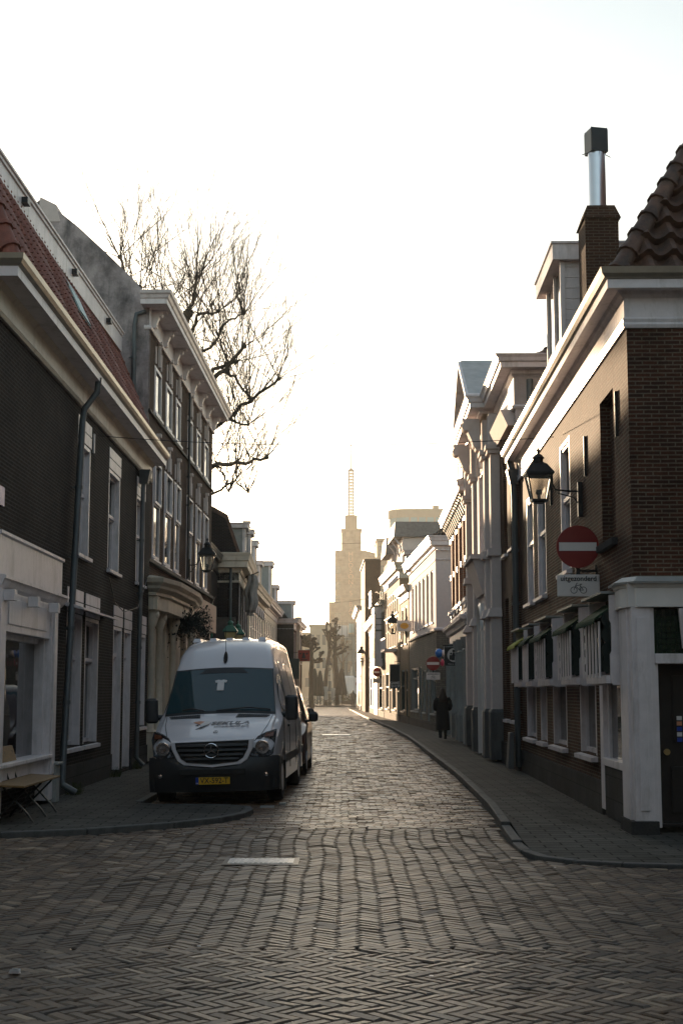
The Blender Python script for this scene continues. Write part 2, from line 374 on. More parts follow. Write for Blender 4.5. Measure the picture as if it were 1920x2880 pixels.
KL = [(-40, 14.5), (-12, 16.1), (-3.99, 16.96), (-3.05, 17.42), (-2.1, 18.25), (-1.6, 18.95), (-1.32, 19.7), (-1.24, 20.4), (-1.32, 20.95), (-1.6, 21.2), (-2.6, 21.3), (-2.95, 21.5), (-3.0, 30), (-3.0, 50), (-3.0, 80), (-2.9, 110), (-3.2, 150)]
# far road: a displaced sheet, rows of bricks as texture
def grid(name, xs, ys, mat, zoff=0, und=1.0):
    mb = MB()
    idx = [[mb.p((x, y, zoff + und*undul(x, y))) for x in xs] for y in ys]
    for j in range(len(ys)-1):
        for i in range(len(xs)-1): mb.f.append([idx[j][i], idx[j][i+1], idx[j+1][i+1], idx[j+1][i]])
    return mb.build(name, mat, smooth='full', recalc=False)
struct(grid('road', [-4.6+i*.3 for i in range(32)], [104.0+i*2 for i in range(32)], 'road_rows', 0.0))
struct(grid('road_bed', [-4.6+i*.3 for i in range(32)], [18.1+i*.7 for i in range(124)], 'joint', -.016))
struct(grid('road_bed', [-14+i for i in range(29)], [2+i*.6 for i in range(30)], 'joint', -.022, 1.0))
mb = MB(); mb.face([(-60, 165.9, -.01), (60, 165.9, -.01), (60, 420, -.01), (-60, 420, -.01)]); mb.face([(-60, 2, -.045), (60, 2, -.045), (60, 166, -.045), (-60, 166, -.045)])
struct(mb.build('square', 'road_rows'))
# herringbone clay bricks laid one by one
def inside_road(x, y):
    if y < 13.0: return True
    xr = 99
    if y >= 14.1:
        for (a, b), (c, d) in zip(KR[2:], KR[3:]):
            if min(b, d) <= y <= max(b, d) and abs(d-b) > 1e-6: xr = min(xr, a+(c-a)*(y-b)/(d-b))
    xl = -99
    if y > 16.0:
        for (a, b), (c, d) in zip(KL, KL[1:]):
            if min(b, d) <= y <= max(b, d) and abs(d-b) > 1e-6: xl = max(xl, a+(c-a)*(y-b)/(d-b))
    if y > 14.1 and xr > 90: return False
    if y > 16.96 and xl < -90: return y < 16.9
    return xl+.04 < x < xr-.06
bv, bf = [], []
def lay(cx, cy, ang, L, Wd, flat=1.0):
    g = .0046
    hx, hy = L/2-g, Wd/2-g; ca, sa = math.cos(ang), math.sin(ang)
    z = undul(cx, cy) + rnd.gauss(0, .0016); tx, ty = rnd.gauss(0, .022), rnd.gauss(0, .032)
    if rnd.random() < .05: ty += rnd.choice((-.07, .07)); z += .002
    i0 = len(bv)
    for ins, dz, ie in ((0, -.035, 0), (0, -.010, 0), (.007, 0.0, .011)):
        for a, b in ((-1, -1), (1, -1), (1, 1), (-1, 1)):
            x, y = a*(hx-ie), b*(hy-ins)
            zz = z + dz + (tx*x + ty*y*1.6 if dz > -.03 else 0)
            bv.append((cx+ca*x-sa*y, cy+sa*x+ca*y, zz))
    for k in range(4):
        q = (k+1) % 4
        bf.append((i0+k, i0+q, i0+4+q, i0+4+k)); bf.append((i0+4+k, i0+4+q, i0+8+q, i0+8+k))
    bf.append((i0+8, i0+9, i0+10, i0+11))
def herring(y0, y1, xlim, axis, L, n):
    Wd = L/n
    U = int((max(xlim*2, y1-y0)+6)/Wd)
    s2 = math.sqrt(.5); mid = (y0+y1)/2
    for k in range(-U, U):
        for m in range(-U//n-2, U//n+2):
            for kind in (0, 1):
                if kind == 0: a, b, an = k+n*m+n/2, k-n*m+.5, 0
                else: a, b, an = k+n*m-.5, k-n*m+n/2, math.pi/2
                a *= Wd; b *= Wd
                if axis == 'y': x, y, ro = (a-b)*s2, (a+b)*s2, math.pi/4
                else: x, y, ro = (a+b)*s2, (b-a)*s2, -math.pi/4
                y += mid
                if not (y0-.02 < y < y1+.02) or abs(x) > 1.5+abs(y)*.27+.6: continue
                wx = .05*noise.noise(Vector((x*.25, y*.45, 7)))*1.2; wy = .03*noise.noise(Vector((x*.4, y*.3, 11)))
                if y < y0+.05 or y > y1-.05: wy = 0
                if not inside_road(x+wx, y+wy): continue
                lay(x+wx, y+wy, an+ro+rnd.gauss(0, .012)-.14*noise.noise(Vector((x*.3, y*.45, 5))), L, Wd)
herring(6.6, 9.70, 4.2, 'x', .225, 3)
herring(9.80, 17.99, 6, 'y', .225, 3)
for yy in (9.71, 9.79): 
    for i in range(-18, 19): lay(i*.21+rnd.uniform(-.01, .01), yy, rnd.gauss(0, .02), .20, .075)
for yy in (18.03, 18.11):
    for i in range(-18, 12):
        if inside_road(i*.21, yy): lay(i*.21, yy, rnd.gauss(0, .02), .20, .075)
me = bpy.data.meshes.new('herringbone_road'); me.from_pydata(bv, [], bf); me.materials.append(MATS['paver'])
me.uv_layers.new(name='UVMap')
struct(link(bpy.data.objects.new('herringbone_road', me)))
bv, bf = [], []
row = 0; y = 18.19
while y < 104:
    w_ = .075 if y < 36 else (.10 if y < 60 else .13); off = (.105 if row % 2 else 0)+rnd.uniform(-.02, .02); rt = rnd.gauss(0, .012)
    Lb = .21 if y < 36 else (.26 if y < 60 else .3)
    for i in range(-int(4.6/Lb), int(3/Lb)+1):
        x = i*Lb+off
        if inside_road(x, y): lay(x, y+.012*math.sin(x*1.3+y*.21), rt*.3+rnd.gauss(0, .008), Lb, w_)
    row += 1; y += w_
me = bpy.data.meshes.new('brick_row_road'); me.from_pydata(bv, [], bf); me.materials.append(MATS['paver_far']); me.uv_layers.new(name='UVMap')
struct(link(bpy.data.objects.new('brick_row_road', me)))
# pavements: polygon slabs with kerb stones
def prism(name, poly, z0, z1, mat):
    mb = MB(); mb.hexa([(x, y, z0) for x, y in poly], [(x, y, z1) for x, y in poly]); return struct(mb.build(name, mat))
def offset_line(pts, d):
    out = []
    for k, p in enumerate(pts):
        a = Vector(pts[max(k-1, 0)]); b = Vector(pts[min(k+1, len(pts)-1)]); t = (b-a).normalized(); nrm = Vector((-t.y, t.x)); out.append((p[0]+nrm.x*d, p[1]+nrm.y*d))
    return out
KRi = offset_line(KR, -.115); KLi = offset_line(KL, .115)
def kerb(line, inner, name, h):
    mb = MB()
    for k in range(len(line)-1):
        a, b, c, d = Vector(line[k]), Vector(line[k+1]), Vector(inner[k+1]), Vector(inner[k])
        n = max(1, int((b-a).length/0.95))
        for i in range(n):
            t0, t1 = (i+.006)/n, (i+.994)/n
            q = [a.lerp(b, t0), a.lerp(b, t1), d.lerp(c, t1), d.lerp(c, t0)]
            dz = rnd.uniform(-.004, .004)
            mb.hexa([(v.x, v.y, -.05) for v in q], [(v.x, v.y, h(q[0].y)+dz) for v in q])
    return struct(mb.build(name, 'kerb_stone', bevel=.012))
hk = lambda y: .035 if y < 15.2 else (.105 if y > 17.5 else .035+.07*(y-15.2)/2.3)
kerb(KR, KRi, 'kerb', hk); kerb(KL, KLi, 'kerb', lambda y: .07 if y < 21.45 else .09)
def slab(name, inner, far, hf, mat):
    mb = MB(); mb.face([(x, y, hf(y)-.008) for x, y in inner] + [(x, y, hf(y)-.008) for x, y in far])
    return struct(mb.build(name, mat))
slab('pavement', KRi, [(40, 158)], hk, 'slab_paving')
mb = MB(); K2 = offset_line(KR, -.75)
for k in range(3, len(KRi)-1):
    if abs(KRi[k][1]-KRi[k+1][1]) < 12: mb.face([(*KRi[k], hk(KRi[k][1])-.006), (*KRi[k+1], hk(KRi[k+1][1])-.006), (*K2[k+1], hk(KRi[k+1][1])-.003), (*K2[k], hk(KRi[k][1])-.003)])
struct(mb.build('pavement', 'slab_paving'))
slab('pavement', KLi, [(-40, 150)], lambda y: .07 if y < 21.45 else .09, 'slab_paving')
mb = MB(); mb.box(-60, 2.0, 166, 166.25, -.05, .16); struct(mb.build('kerb', 'kerb_stone'))
mb = MB(); mb.box(-60, 1.9, 166.25, 184, -.04, .13); struct(mb.build('pavement', 'slab_paving'))
# white strip markings beside the van and a chalky line in the street
mb = MB(); mb.box(-1.2, -1.0, 21.35, 21.6, 0, .022); mb.box(-.95, -.85, 22.0, 22.2, 0, .022)
struct(mb.build('road_marking', 'grey_paint'))

# ---------------------------------------------------------------- facade parts
def wall(fac, u0, u1, z0, z1, ops, depth, mat, rev=.2, name='wall', o0=0.0, back=True):
    mb = MB(fac)
    us = sorted({u0, u1, *[x for q in ops for x in q[:2]]}); zs = sorted({z0, z1, *[x for q in ops for x in q[2:4]]})
    us = [x for x in us if u0 <= x <= u1]; zs = [x for x in zs if z0 <= x <= z1]
    for a, b in zip(us, us[1:]):
        for c, d in zip(zs, zs[1:]):
            um, zm = (a+b)/2, (c+d)/2
            if any(q[0] < um < q[1] and q[2] < zm < q[3] for q in ops): continue
            mb.face([(a, o0, c), (b, o0, c), (b, o0, d), (a, o0, d)])
    for q in ops:
        a, b, c, d = q[:4]; r = o0-rev
        mb.face([(a, o0, c), (a, r, c), (a, r, d), (a, o0, d)]); mb.face([(b, o0, c), (b, r, c), (b, r, d), (b, o0, d)])
        mb.face([(a, o0, d), (b, o0, d), (b, r, d), (a, r, d)]); mb.face([(a, o0, c), (b, o0, c), (b, r, c), (a, r, c)])
    if back:
        mb.face([(u0, o0, z0), (u0, o0-depth, z0), (u0, o0-depth, z1), (u0, o0, z1)]); mb.face([(u1, o0, z0), (u1, o0-depth, z0), (u1, o0-depth, z1), (u1, o0, z1)])
        mb.face([(u0, o0-depth, z0), (u1, o0-depth, z0), (u1, o0-depth, z1), (u0, o0-depth, z1)]); mb.face([(u0, o0, z1), (u1, o0, z1), (u1, o0-depth, z1), (u0, o0-depth, z1)])
    return mb.build(name, mat, fac, recalc=False)
def window(fac, u0, u1, z0, z1, rev=.2, o0=0.0, mat=W, pane='glass_dark', sill=True, transom=.62, mull=0, lin=.05, fw=.055, sillm=None, name='window', sd=.07, mid=0, lineo=.02):
    r = o0-rev
    mb = MB(fac); f0, f1 = r, r+.075
    for a, b in ((u0+.002, u0+lin), (u1-lin, u1-.002)): mb.box(a, b, r-.02, o0-lineo, z0+.002, z1-.002)
    mb.box(u0+lin, u1-lin, r-.02, o0-lineo-.003, z1-lin, z1-.003)
    a, b = u0+lin, u1-lin
    def sash(c, d, off):
        mb.box(a, a+fw, f0+off, f1+off, c, d); mb.box(b-fw, b, f0+off, f1+off, c, d)
        mb.box(a+fw, b-fw, f0+off, f1+off-.002, c, c+fw*1.2); mb.box(a+fw, b-fw, f0+off, f1+off-.002, d-fw, d)
        for k in range(mull):
            x = a+(b-a)*(k+1)/(mull+1); mb.box(x-.018, x+.018, f0+off, f1+off-.012, c+fw, d-fw)
        for k in range(mid):
            zc = c+(d-c)*(k+1)/(mid+1); mb.box(a+fw, b-fw, f0+off, f1+off-.016, zc-.012, zc+.012)
    if transom:
        zt = z0+(z1-z0)*transom; sash(z0+.01, zt, 0); sash(zt-.02, z1-lin, .04)
    else: sash(z0+.01, z1-lin, 0)
    f = mb.build(name, mat, fac)
    pm = MB(fac); pm.box(a+.02, b-.02, r+.010, r+.03, z0+.03, z1-lin-.02); pm.build('pane', pane, f)
    if sill:
        sm = MB(fac); sm.hexa([(u0-.05, r, z0-.09), (u1+.05, r, z0-.09), (u1+.05, o0+sd, z0-.09), (u0-.05, o0+sd, z0-.09)], [(u0-.05, r, z0+.004), (u1+.05, r, z0+.004), (u1+.05, o0+sd, z0-.03), (u0-.05, o0+sd, z0-.03)])
        sm.build('sill', sillm or mat, f)
    return f
def part(fac, name, mat, fn, **k):
    mb = MB(fac); fn(mb); return mb.build(name, mat, fac, **k)
def pipe(fac, name, pts, r, mat='pipe_grey', hop=None, elbow=None):
    mb = MB(fac); mb.tube(pts, r, 10)
    a, b = Vector(pts[-2]), Vector(pts[-1])
    zz = [p[2] for p in pts]; ztop, zbot = max(zz), min(zz)
    P0, P1 = Vector(pts[-1]), Vector(pts[-3] if len(pts) > 3 else pts[0])
    i = max(range(len(pts)-1), key=lambda k: (Vector(pts[k])-Vector(pts[k+1])).length); A, B = Vector(pts[i]), Vector(pts[i+1])
    for k in range(1, 5):
        q = A.lerp(B, k/5); mb.tube([q-Vector((0, 0, .03)), q+Vector((0, 0, .03))], r*1.22, 10)
        mb.box(q.x-.015, q.x+.015, q.y-.12, q.y, q.z-.012, q.z+.012)
    if hop: mb.hexa([(hop[0]-.1, hop[1]-.1, hop[2]-.3), (hop[0]+.1, hop[1]-.1, hop[2]-.3), (hop[0]+.1, hop[1]+.08, hop[2]-.3), (hop[0]-.1, hop[1]+.08, hop[2]-.3)], [(hop[0]-.17, hop[1]-.1, hop[2]), (hop[0]+.17, hop[1]-.1, hop[2]), (hop[0]+.17, hop[1]+.15, hop[2]), (hop[0]-.17, hop[1]+.15, hop[2])])
    return mb.build(name, mat, fac, smooth=True)
def tiles(fac, name, mat, A, B, C_, D, tw=.24, course=.28, amp=.028, step=.03):
    """pantiled slope: A bottom-start, B bottom-end, C top-end, D top-start (frame coordinates)"""
    A, B, C_, D = map(Vector, (A, B, C_, D)); nrm = (B-A).cross(D-A).normalized()
    mb = MB(fac)
    if fac and isinstance(fac, Fac):
        if (Vector((0, 0, 1))).dot(nrm) < 0: nrm = -nrm
    elif nrm.z < 0: nrm = -nrm
    nu = max(4, int((B-A).length/tw)*6); rows = max(2, int(round((D-A).length/course)))
    prev = None
    for j in range(rows):
        for e, h in ((0.0, step), (.98, 0.0)):
            v = (j+e)/rows; ring = []
            tv = (B-A).normalized(); LL = (B-A).length; lo_ = v*(D-A).dot(tv); hi_ = LL+v*((C_-A).dot(tv)-LL)
            for i in range(nu+1):
                u = min(max(i/nu*LL, lo_), max(hi_, lo_))/LL; q = A+tv*(u*LL)+((D-A)-tv*(D-A).dot(tv))*v
                ph = u*(B-A).length/tw*2*math.pi; s_ = math.sin(ph); s_ = s_ if s_ > 0 else s_*.55
                jit = .006*noise.noise(Vector((u*40, j*3.1, 0)))
                ring.append(mb.p(q+nrm*(amp*s_+h+jit)))
            if prev:
                for i in range(nu): mb.f.append([prev[i], prev[i+1], ring[i+1], ring[i]])
            prev = ring
    return mb.build(name, mat, fac, smooth=True, recalc=False)
def hip(fac, name, mat, a, b, r=.12, L=.33):
    a, b = Vector(a), Vector(b); n = max(1, int((b-a).length/L)); mb = MB(fac)
    for k in range(n):
        p, q = a.lerp(b, k/n), a.lerp(b, (k+1.12)/n)
        mb.tube([p, p.lerp(q, .12), p.lerp(q, .13), q], [r*1.18, r*1.18, r, r*.9], 10)
    return mb.build(name, mat, fac, smooth=True)
def cornice_prof(z0, z1, d, soffit=.55):
    h = z1-z0
    return [(0, z0), (d*.18, z0+h*.02), (d*.22, z0+h*.22), (d*.72, z0+h*.26), (d*.74, z0+h*.56), (d*.84, z0+h*.60), (d*.90, z0+h*.80), (d, z0+h*.95), (d, z1), (0, z1)]

# ================================================================= LEFT SIDE
# ---- corner house with the red mansard roof
A = Fac('corner_house', 'dark brick corner house with red tiled mansard and white shopfront, nearest on the left', 'house', 'L', (-4.5, 17.2), (-4.5, 33.2))
u = lambda Y: Y-17.2
lowA = [(u(23.35), u(24.75), .80, 3.02), (u(25.05), u(26.45), .80, 3.02), (u(28.15), u(29.25), .14, 3.0), (u(29.55), u(30.55), .14, 3.0), (u(31.7), u(32.8), .95, 3.0)]
upA = [(u(23.95), u(25.2), 4.08, 6.02), (u(27.25), u(28.65), 4.08, 6.02), (u(31.0), u(32.3), 4.12, 6.02)]
shopA = (u(18.2), u(21.25), .55, 3.0)
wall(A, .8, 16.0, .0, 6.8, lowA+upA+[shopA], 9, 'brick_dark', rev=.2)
for k, q in enumerate(lowA):
    window(A, *q, transom=.66 if k not in (2, 3) else .8, sill=k not in (2, 3), lin=.07, lineo=.0, pane='glass_old')
for q in upA: window(A, *q, transom=.55, lin=.07, lineo=.0, pane='glass_old')
for q in lowA+upA:   # pale glazed brick lintels
    mb = MB(A); n = 5
    for i in range(n*2):
        w_ = (q[1]-q[0]+.06)/(n*2); a = q[0]-.03+i*w_
        for j in range(2): mb.box(a+.006, a+w_-.006, .0, .012, q[3]+.01+j*.21, q[3]+.2+j*.21)
    mb.build('lintel', 'white_paint', A)
part(A, 'canopy_shelf', W, lambda m: m.hexa([(u(23.2), .0, 3.10), (u(27.0), 0, 3.10), (u(27.0), .3, 3.04), (u(23.2), .3, 3.04)], [(u(23.2), .0, 3.17), (u(27.0), 0, 3.17), (u(27.0), .3, 3.07), (u(23.2), .3, 3.07)]))
part(A, 'plinth', 'plinth_stone', lambda m: (m.box(u(21.95), u(28.1), 0, .03, .0, .5), m.box(u(30.6), 16.0, 0, .03, .0, .5)))
# shopfront
def shopfrontA(m):
    m.box(u(18.0), u(18.3), 0, .2, .12, 3.0); m.box(u(21.2), u(21.62), 0, .20, .12, 3.02); m.box(u(21.62), u(21.92), 0, .13, .12, 3.02)
    m.box(u(21.28), u(21.52), .2, .225, .5, 2.9)
    m.box(u(18.2), u(21.2), -.05, .17, 2.48, 3.0); m.box(u(18.5), u(20.9), .17, .185, 2.58, 2.92)
    m.box(u(18.0), u(21.3), -.12, .14, .52, .78); m.box(u(18.0), u(21.35), -.12, .24, .74, .79); m.box(u(18.0), u(21.35), 0, .21, .46, .52)
    for x in (18.2, 21.12): m.box(u(x), u(x)+.08, -.1, .1, .79, 2.48)
    m.box(u(18.2), u(21.2), -.1, .02, 2.40, 2.48)
    for x in (18.1, 19.5, 20.9): m.box(u(x), u(x)+.16, .2, .34, 2.86, 3.0)
sf = part(A, 'shopfront', W, shopfrontA, bevel=.006)
mb = MB(A); mb.box(u(18.2), u(21.2), -.06, -.04, .79, 2.46); mb.build('pane', 'glass_dark', sf)
mb = MB(A); mb.sweep([(u(18.0), .03), (u(22.0), .03), (u(22.0), -.02)], [(0, 3.0), (.12, 3.0), (.16, 3.05), (.20, 3.14), (.22, 3.14), (.22, 3.18), (.12, 3.20), (.12, 3.70), (.15, 3.72), (.15, 3.76), (0, 3.76)]); mb.build('fascia_board', 'white_paint', A)
# eaves: frieze, soffit, gutter
def eavesA():
    path = [(.8, -9), (.8, 0), (15.9, 0)]
    part(A, 'frieze', 'cream_paint', lambda m: m.sweep(path, [(0, 6.58), (.05, 6.58), (.08, 6.63), (.05, 6.67), (.05, 6.93), (.13, 7.0), (0, 7.0)]))
    part(A, 'cornice', W, lambda m: m.sweep(path, [(0, 7.0), (.35, 6.98), (.37, 6.98), (.37, 7.11), (0, 7.13)]))
    part(A, 'gutter', 'gutter_metal', lambda m: m.sweep(path, [(.28, 7.11), (.37, 7.112), (.42, 7.14), (.45, 7.19), (.46, 7.26), (.44, 7.26), (.42, 7.20), (.28, 7.16)]))
eavesA()
tiles(A, 'roof', 'tile_red', (.95, .22, 7.2), (15.9, .22, 7.2), (15.9, -.82, 9.72), (1.7, -.82, 9.72), tw=.23, course=.30, amp=.042, step=.024)
part(A, 'roof_back', 'tile_dark', lambda m: m.hexa([(.95, .18, 7.1), (15.9, .18, 7.1), (15.9, -8.6, 7.1), (.95, -8.6, 7.1)], [(1.7, -.88, 9.66), (15.9, -.88, 9.66), (15.9, -8.2, 9.76), (1.7, -8.2, 9.76)]))
hip(A, 'hip_tiles', 'tile_red', (.93, .25, 7.2), (1.7, -.8, 9.68), .13)
hip(A, 'verge_tiles', 'tile_red', (15.86, .22, 7.2), (15.86, -.82, 9.72), .07, .29)
pth = [(.9, -8), (.9, -.62), (15.6, -.62), (15.6, -1.2)]
uf = part(A, 'upper_fascia', W, lambda m: m.sweep(pth, [(0, 9.74), (.02, 9.62), (.12, 9.62), (.12, 9.98), (.15, 9.99), (.15, 10.04), (.18, 10.05), (.18, 10.09), (0, 10.09)]))
uf.location = (0, .16, -.39); uf.rotation_euler = (0, -.026, 0)
for x in (5.0, 9.3, 13.3):
    part(A, 'spotlight', 'black_metal', lambda m: (m.box(x-.07, x+.13, -.66, -.56, 9.41+.026*x, 9.51+.026*x), m.box(x, x+.04, -.67, -.66, 9.38+.026*x, 9.55+.026*x)))
sk_ = part(A, 'skylight', 'frame_green', lambda m: (m.hexa([(8.3, -.31, 8.64), (9.6, -.31, 8.64), (9.6, -.44, 8.60), (8.3, -.44, 8.60)], [(8.3, -.62, 9.35), (9.6, -.62, 9.35), (9.6, -.75, 9.32), (8.3, -.75, 9.32)])))
mb = MB(A); mb.hexa([(8.4, -.315, 8.70), (9.5, -.315, 8.70), (9.5, -.35, 8.70), (8.4, -.35, 8.70)], [(8.4, -.59, 9.30), (9.5, -.59, 9.30), (9.5, -.62, 9.30), (8.4, -.62, 9.30)]); mb.build('pane', 'far_blue', sk_)
pipe(A, 'drainpipe', [(u(23.9), .34, 7.05), (u(23.9), .32, 6.8), (u(23.85), .12, 6.5), (u(23.8), .10, 6.3), (u(22.75), .10, .35), (u(22.7), .12, .25), (u(22.75), .32, .13)], .055)
pipe(A, 'drainpipe', [(u(31.3), .12, 6.5), (u(31.25), .10, 6.2), (u(30.95), .10, .3), (u(30.95), .25, .14)], .05, hop=(u(31.3), .12, 6.6))
part(A, 'wall_anchor', 'white_paint', lambda m: m.box(u(25.4), u(25.46), .0, .03, 6.0, 6.35))
part(A, 'wall_cable', 'black_metal', lambda m: m.tube([(u(27.3), .03, 3.9), (u(27.9), .05, 3.45), (u(29.0), .07, 3.32), (u(30.6), .12, 3.5), (u(31.1), .12, 3.75), (u(32.5), .05, 4.25)], .01, 5))
part(A, 'name_plate', 'blue_plate', lambda m: m.box(u(18.0), u(18.75), 0, .02, 4.15, 4.4))

# ---- three storey house with white bracketed cornice
Bh = Fac('bracketed_house', 'tall dark brick house with white bracketed cornice and six windows per floor, behind the van', 'house', 'L', (-4.6, 33.25), (-4.33, 47.3))
us = [((a*1.1402)/(1+.004217*a)-33.25, (b*1.1402)/(1+.004217*b)-33.25) for a, b in ((34.3, 35.65), (36.55, 37.98), (38.8, 40.02), (41.9, 43.3), (44.45, 45.83), (46.95, 48.5))]
lo = [(a, b, 4.93, 7.35) for a, b in us]; hi = [(a, b, 8.5, 9.68) for a, b in us]
wall(Bh, 0, 13.9, 4.2, 10.4, lo+hi, 9, 'brick_brown', rev=.06)
for q in lo: window(Bh, *q, rev=.05, transom=.56, mull=0, lin=.06, pane='glass_old', lineo=-.01)
for q in hi: window(Bh, *q, rev=.05, transom=0, mull=0, lin=.06, pane='glass_old', lineo=-.01)
for q in lo+hi:
    c = (q[0]+q[1])/2
    for dx, h in ((-.46, .42), (0, .58), (.46, .42)):
        part(Bh, 'keystone', 'stucco', lambda m: (m.box(c+dx-.045, c+dx+.045, 0, .03 if dx else .07, q[3]+.06, q[3]+.06+h), dx or m.box(c-.09, c+.09, 0, .11, q[3]+.62, q[3]+.70)))
part(Bh, 'string_course', 'tile_dark', lambda m: (m.box(0, 13.9, 0, .10, 4.76, 4.84), m.box(0, 13.9, 0, .06, 8.34, 8.40)))
def fr(m):
    m.sweep([(0, -.12), (0, 0), (13.9, 0), (13.9, -1)], [(0, 10.32), (.06, 10.32), (.08, 10.36), (.05, 10.40), (.05, 10.42), (.03, 10.44), (.03, 10.85), (0, 10.85)])
part(Bh, 'frieze', W, fr)
part(Bh, 'cornice', W, lambda m: m.sweep([(0, -.15), (0, 0), (13.9, 0), (13.9, -1.2)], [(0, 10.85), (.46, 10.83), (.48, 10.83), (.48, 10.95), (.51, 10.97), (.54, 11.04), (.58, 11.07), (.60, 11.14), (0, 11.18)]))
for k in range(8):
    x = .3+k*1.9
    part(Bh, 'bracket', W, lambda m: (m.hexa([(x-.08, .03, 10.42), (x+.08, .03, 10.42), (x+.08, .10, 10.42), (x-.08, .10, 10.42)], [(x-.08, .03, 10.83), (x+.08, .03, 10.83), (x+.08, .25, 10.83), (x-.08, .25, 10.83)]), m.tube([(x-.10, .22, 10.76), (x+.10, .22, 10.76)], .065, 10), m.tube([(x-.09, .10, 10.47), (x+.09, .10, 10.47)], .045, 8), m.box(x-.11, x+.11, .03, .38, 10.80, 10.832)), smooth=True)
# grey gable end wall facing the camera
mb = MB(Bh); prof = [(.0, 4.1), (0, 11.1), (-.12, 11.22), (-.4, 11.56), (-1.05, 12.2), (-1.75, 12.86), (-2.35, 13.35), (-2.72, 13.55), (-4.2, 12.3), (-8.9, 8), (-8.9, 0), (0, 0)]
mb.hexa([(-.04, o, z) for o, z in prof[1:]], [(.2, o, z) for o, z in prof[1:]]); mb.build('gable_wall', 'stained_stucco', Bh)
part(Bh, 'chimney_stone', 'stucco', lambda m: m.hexa([(-.06, -2.2, 13.0), (.6, -2.2, 13.0), (.6, -2.75, 13.0), (-.06, -2.75, 13.0)], [(-.06, -2.3, 13.42), (.6, -2.3, 13.42), (.6, -2.7, 13.62), (-.06, -2.7, 13.62)]))
part(Bh, 'roof', 'tile_dark', lambda m: m.hexa([(.2, 0, 11.1), (.2, -2.7, 13.4), (.2, -8.8, 8.2)], [(13.9, 0, 11.1), (13.9, -2.7, 13.4), (13.9, -8.8, 8.2)]))
pipe(Bh, 'drainpipe', [(-.07, -.08, 10.75), (-.10, -.3, 10.68), (-.10, -.34, 10.4), (-.10, -.34, 6.5)], .055)
pipe(Bh, 'drainpipe', [(7.15, .08, 10.3), (7.15, .08, 6.2), (7.15, .08, 4.9)], .035, mat='black_metal')
# ground floor shopfront
gz = [(.45, 1.15, .9, 3.6), (1.9, 3.5, .9, 3.6), (4.3, 5.6, .15, 3.6), (6.4, 7.3, .9, 3.6), (8.0, 9.4, .9, 3.5), (10, 11.4, .15, 3.5), (12., 13.5, .9, 3.5)]
wall(Bh, 0, 13.9, 0, 4.2, gz, 8.5, 'cream_paint', rev=.18, name='shop_wall')
for k, q in enumerate(gz): window(Bh, *q, transom=.75, rev=.18, sill=False, mat='cream_paint', pane='glass_dark')
for x in (.22, 1.5, 3.9, 6.0, 7.6):
    part(Bh, 'column', 'cream_paint', lambda m: (m.lathe([(.12, .75), (.16, .78), (.10, .85), (.085, 2.0), (.10, 2.05), (.075, 3.2), (.11, 3.25), (.15, 3.4), (.17, 3.6), (.19, 3.62)], (x, .14, 0), 12), m.box(x-.15, x+.15, 0, .3, .12, .75), m.ball((x, .2, 3.5), .13, 10, 6)), smooth=True)
part(Bh, 'stall_riser', 'white_paint', lambda m: [m.box(.0, 3.7, .02, .12-.02*i, .14+i*.14, .25+i*.14) for i in range(5)] + [m.box(.0, 3.7, .0, .06, .1, .88)])
part(Bh, 'shop_cornice', 'cream_paint', lambda m: (m.sweep([(.0, -.1), (0, .18), (1.2, .34), (5.0, .34), (7.2, .16), (7.2, 0)], [(0, 3.62), (.05, 3.62), (.05, 3.92), (.12, 3.95), (.12, 4.02), (.24, 4.10), (.26, 4.16), (.34, 4.24), (.36, 4.34), (0, 4.42)]), m.box(0, 7.2, 0, .3, 3.62, 4.36)))
part(Bh, 'sign_board', 'sign_peach', lambda m: m.box(7.3, 13.8, .1, .2, 3.62, 4.5))
# ---- recessed dark house, side street mouth
def simple_house(nm, label, side, a, b, H, depth, mat, ops, corn=.4, cornm=W, rev=.14, roofm='tile_dark', roof=2.6, frame=W, plinth=True, ground=None, ch=.4, pane='glass_dark', tr=.6, sillf=True, o=0, group=None, fr=.35, gable=False, mull=0):
    F = Fac(nm, label, 'house', side, a, b, group)
    L = F.L
    wall(F, 0, L, 0, H, ops, depth, mat, rev=rev)
    for q in ops:
        low = q[2] < .4
        window(F, *q[:4], rev=rev, transom=tr, mat=frame, sill=sillf and not low, pane=pane, lin=.05, fw=.05, mull=mull)
    if corn:
        part(F, 'cornice', cornm, lambda m: m.sweep([(0, -1.6), (0, 0), (L, 0), (L, -1.6)], cornice_prof(H-ch*.45, H+ch*.55, corn)))
        if fr: part(F, 'frieze', cornm, lambda m: m.sweep([(0, -1.6), (0, 0), (L, 0), (L, -1)], [(0, H-ch*.45-fr), (.04, H-ch*.45-fr), (.06, H-ch*.45-fr+.05), (.03, H-ch*.45-fr+.08), (.03, H-ch*.45+.01), (0, H-ch*.45+.01)]))
    if plinth: part(F, 'plinth', 'plinth_stone', lambda m: m.box(0, L, 0, .035, 0, .45))
    if roof:
        z0 = H+.12; d = depth
        if gable: part(F, 'gable', mat, lambda m: m.hexa([(.0, -.02, z0-.2), (.0, -d/2, z0+roof), (.0, -d, z0-.2)], [(.25, -.02, z0-.2), (.25, -d/2, z0+roof), (.25, -d, z0-.2)]))
        part(F, 'roof', roofm, lambda m: m.hexa([(.1, -.1, z0), (.1, -d/2, z0+roof+.05), (.1, -d, z0)], [(L, -.1, z0), (L, -d/2, z0+roof+.05), (L, -d, z0)]))
    return F
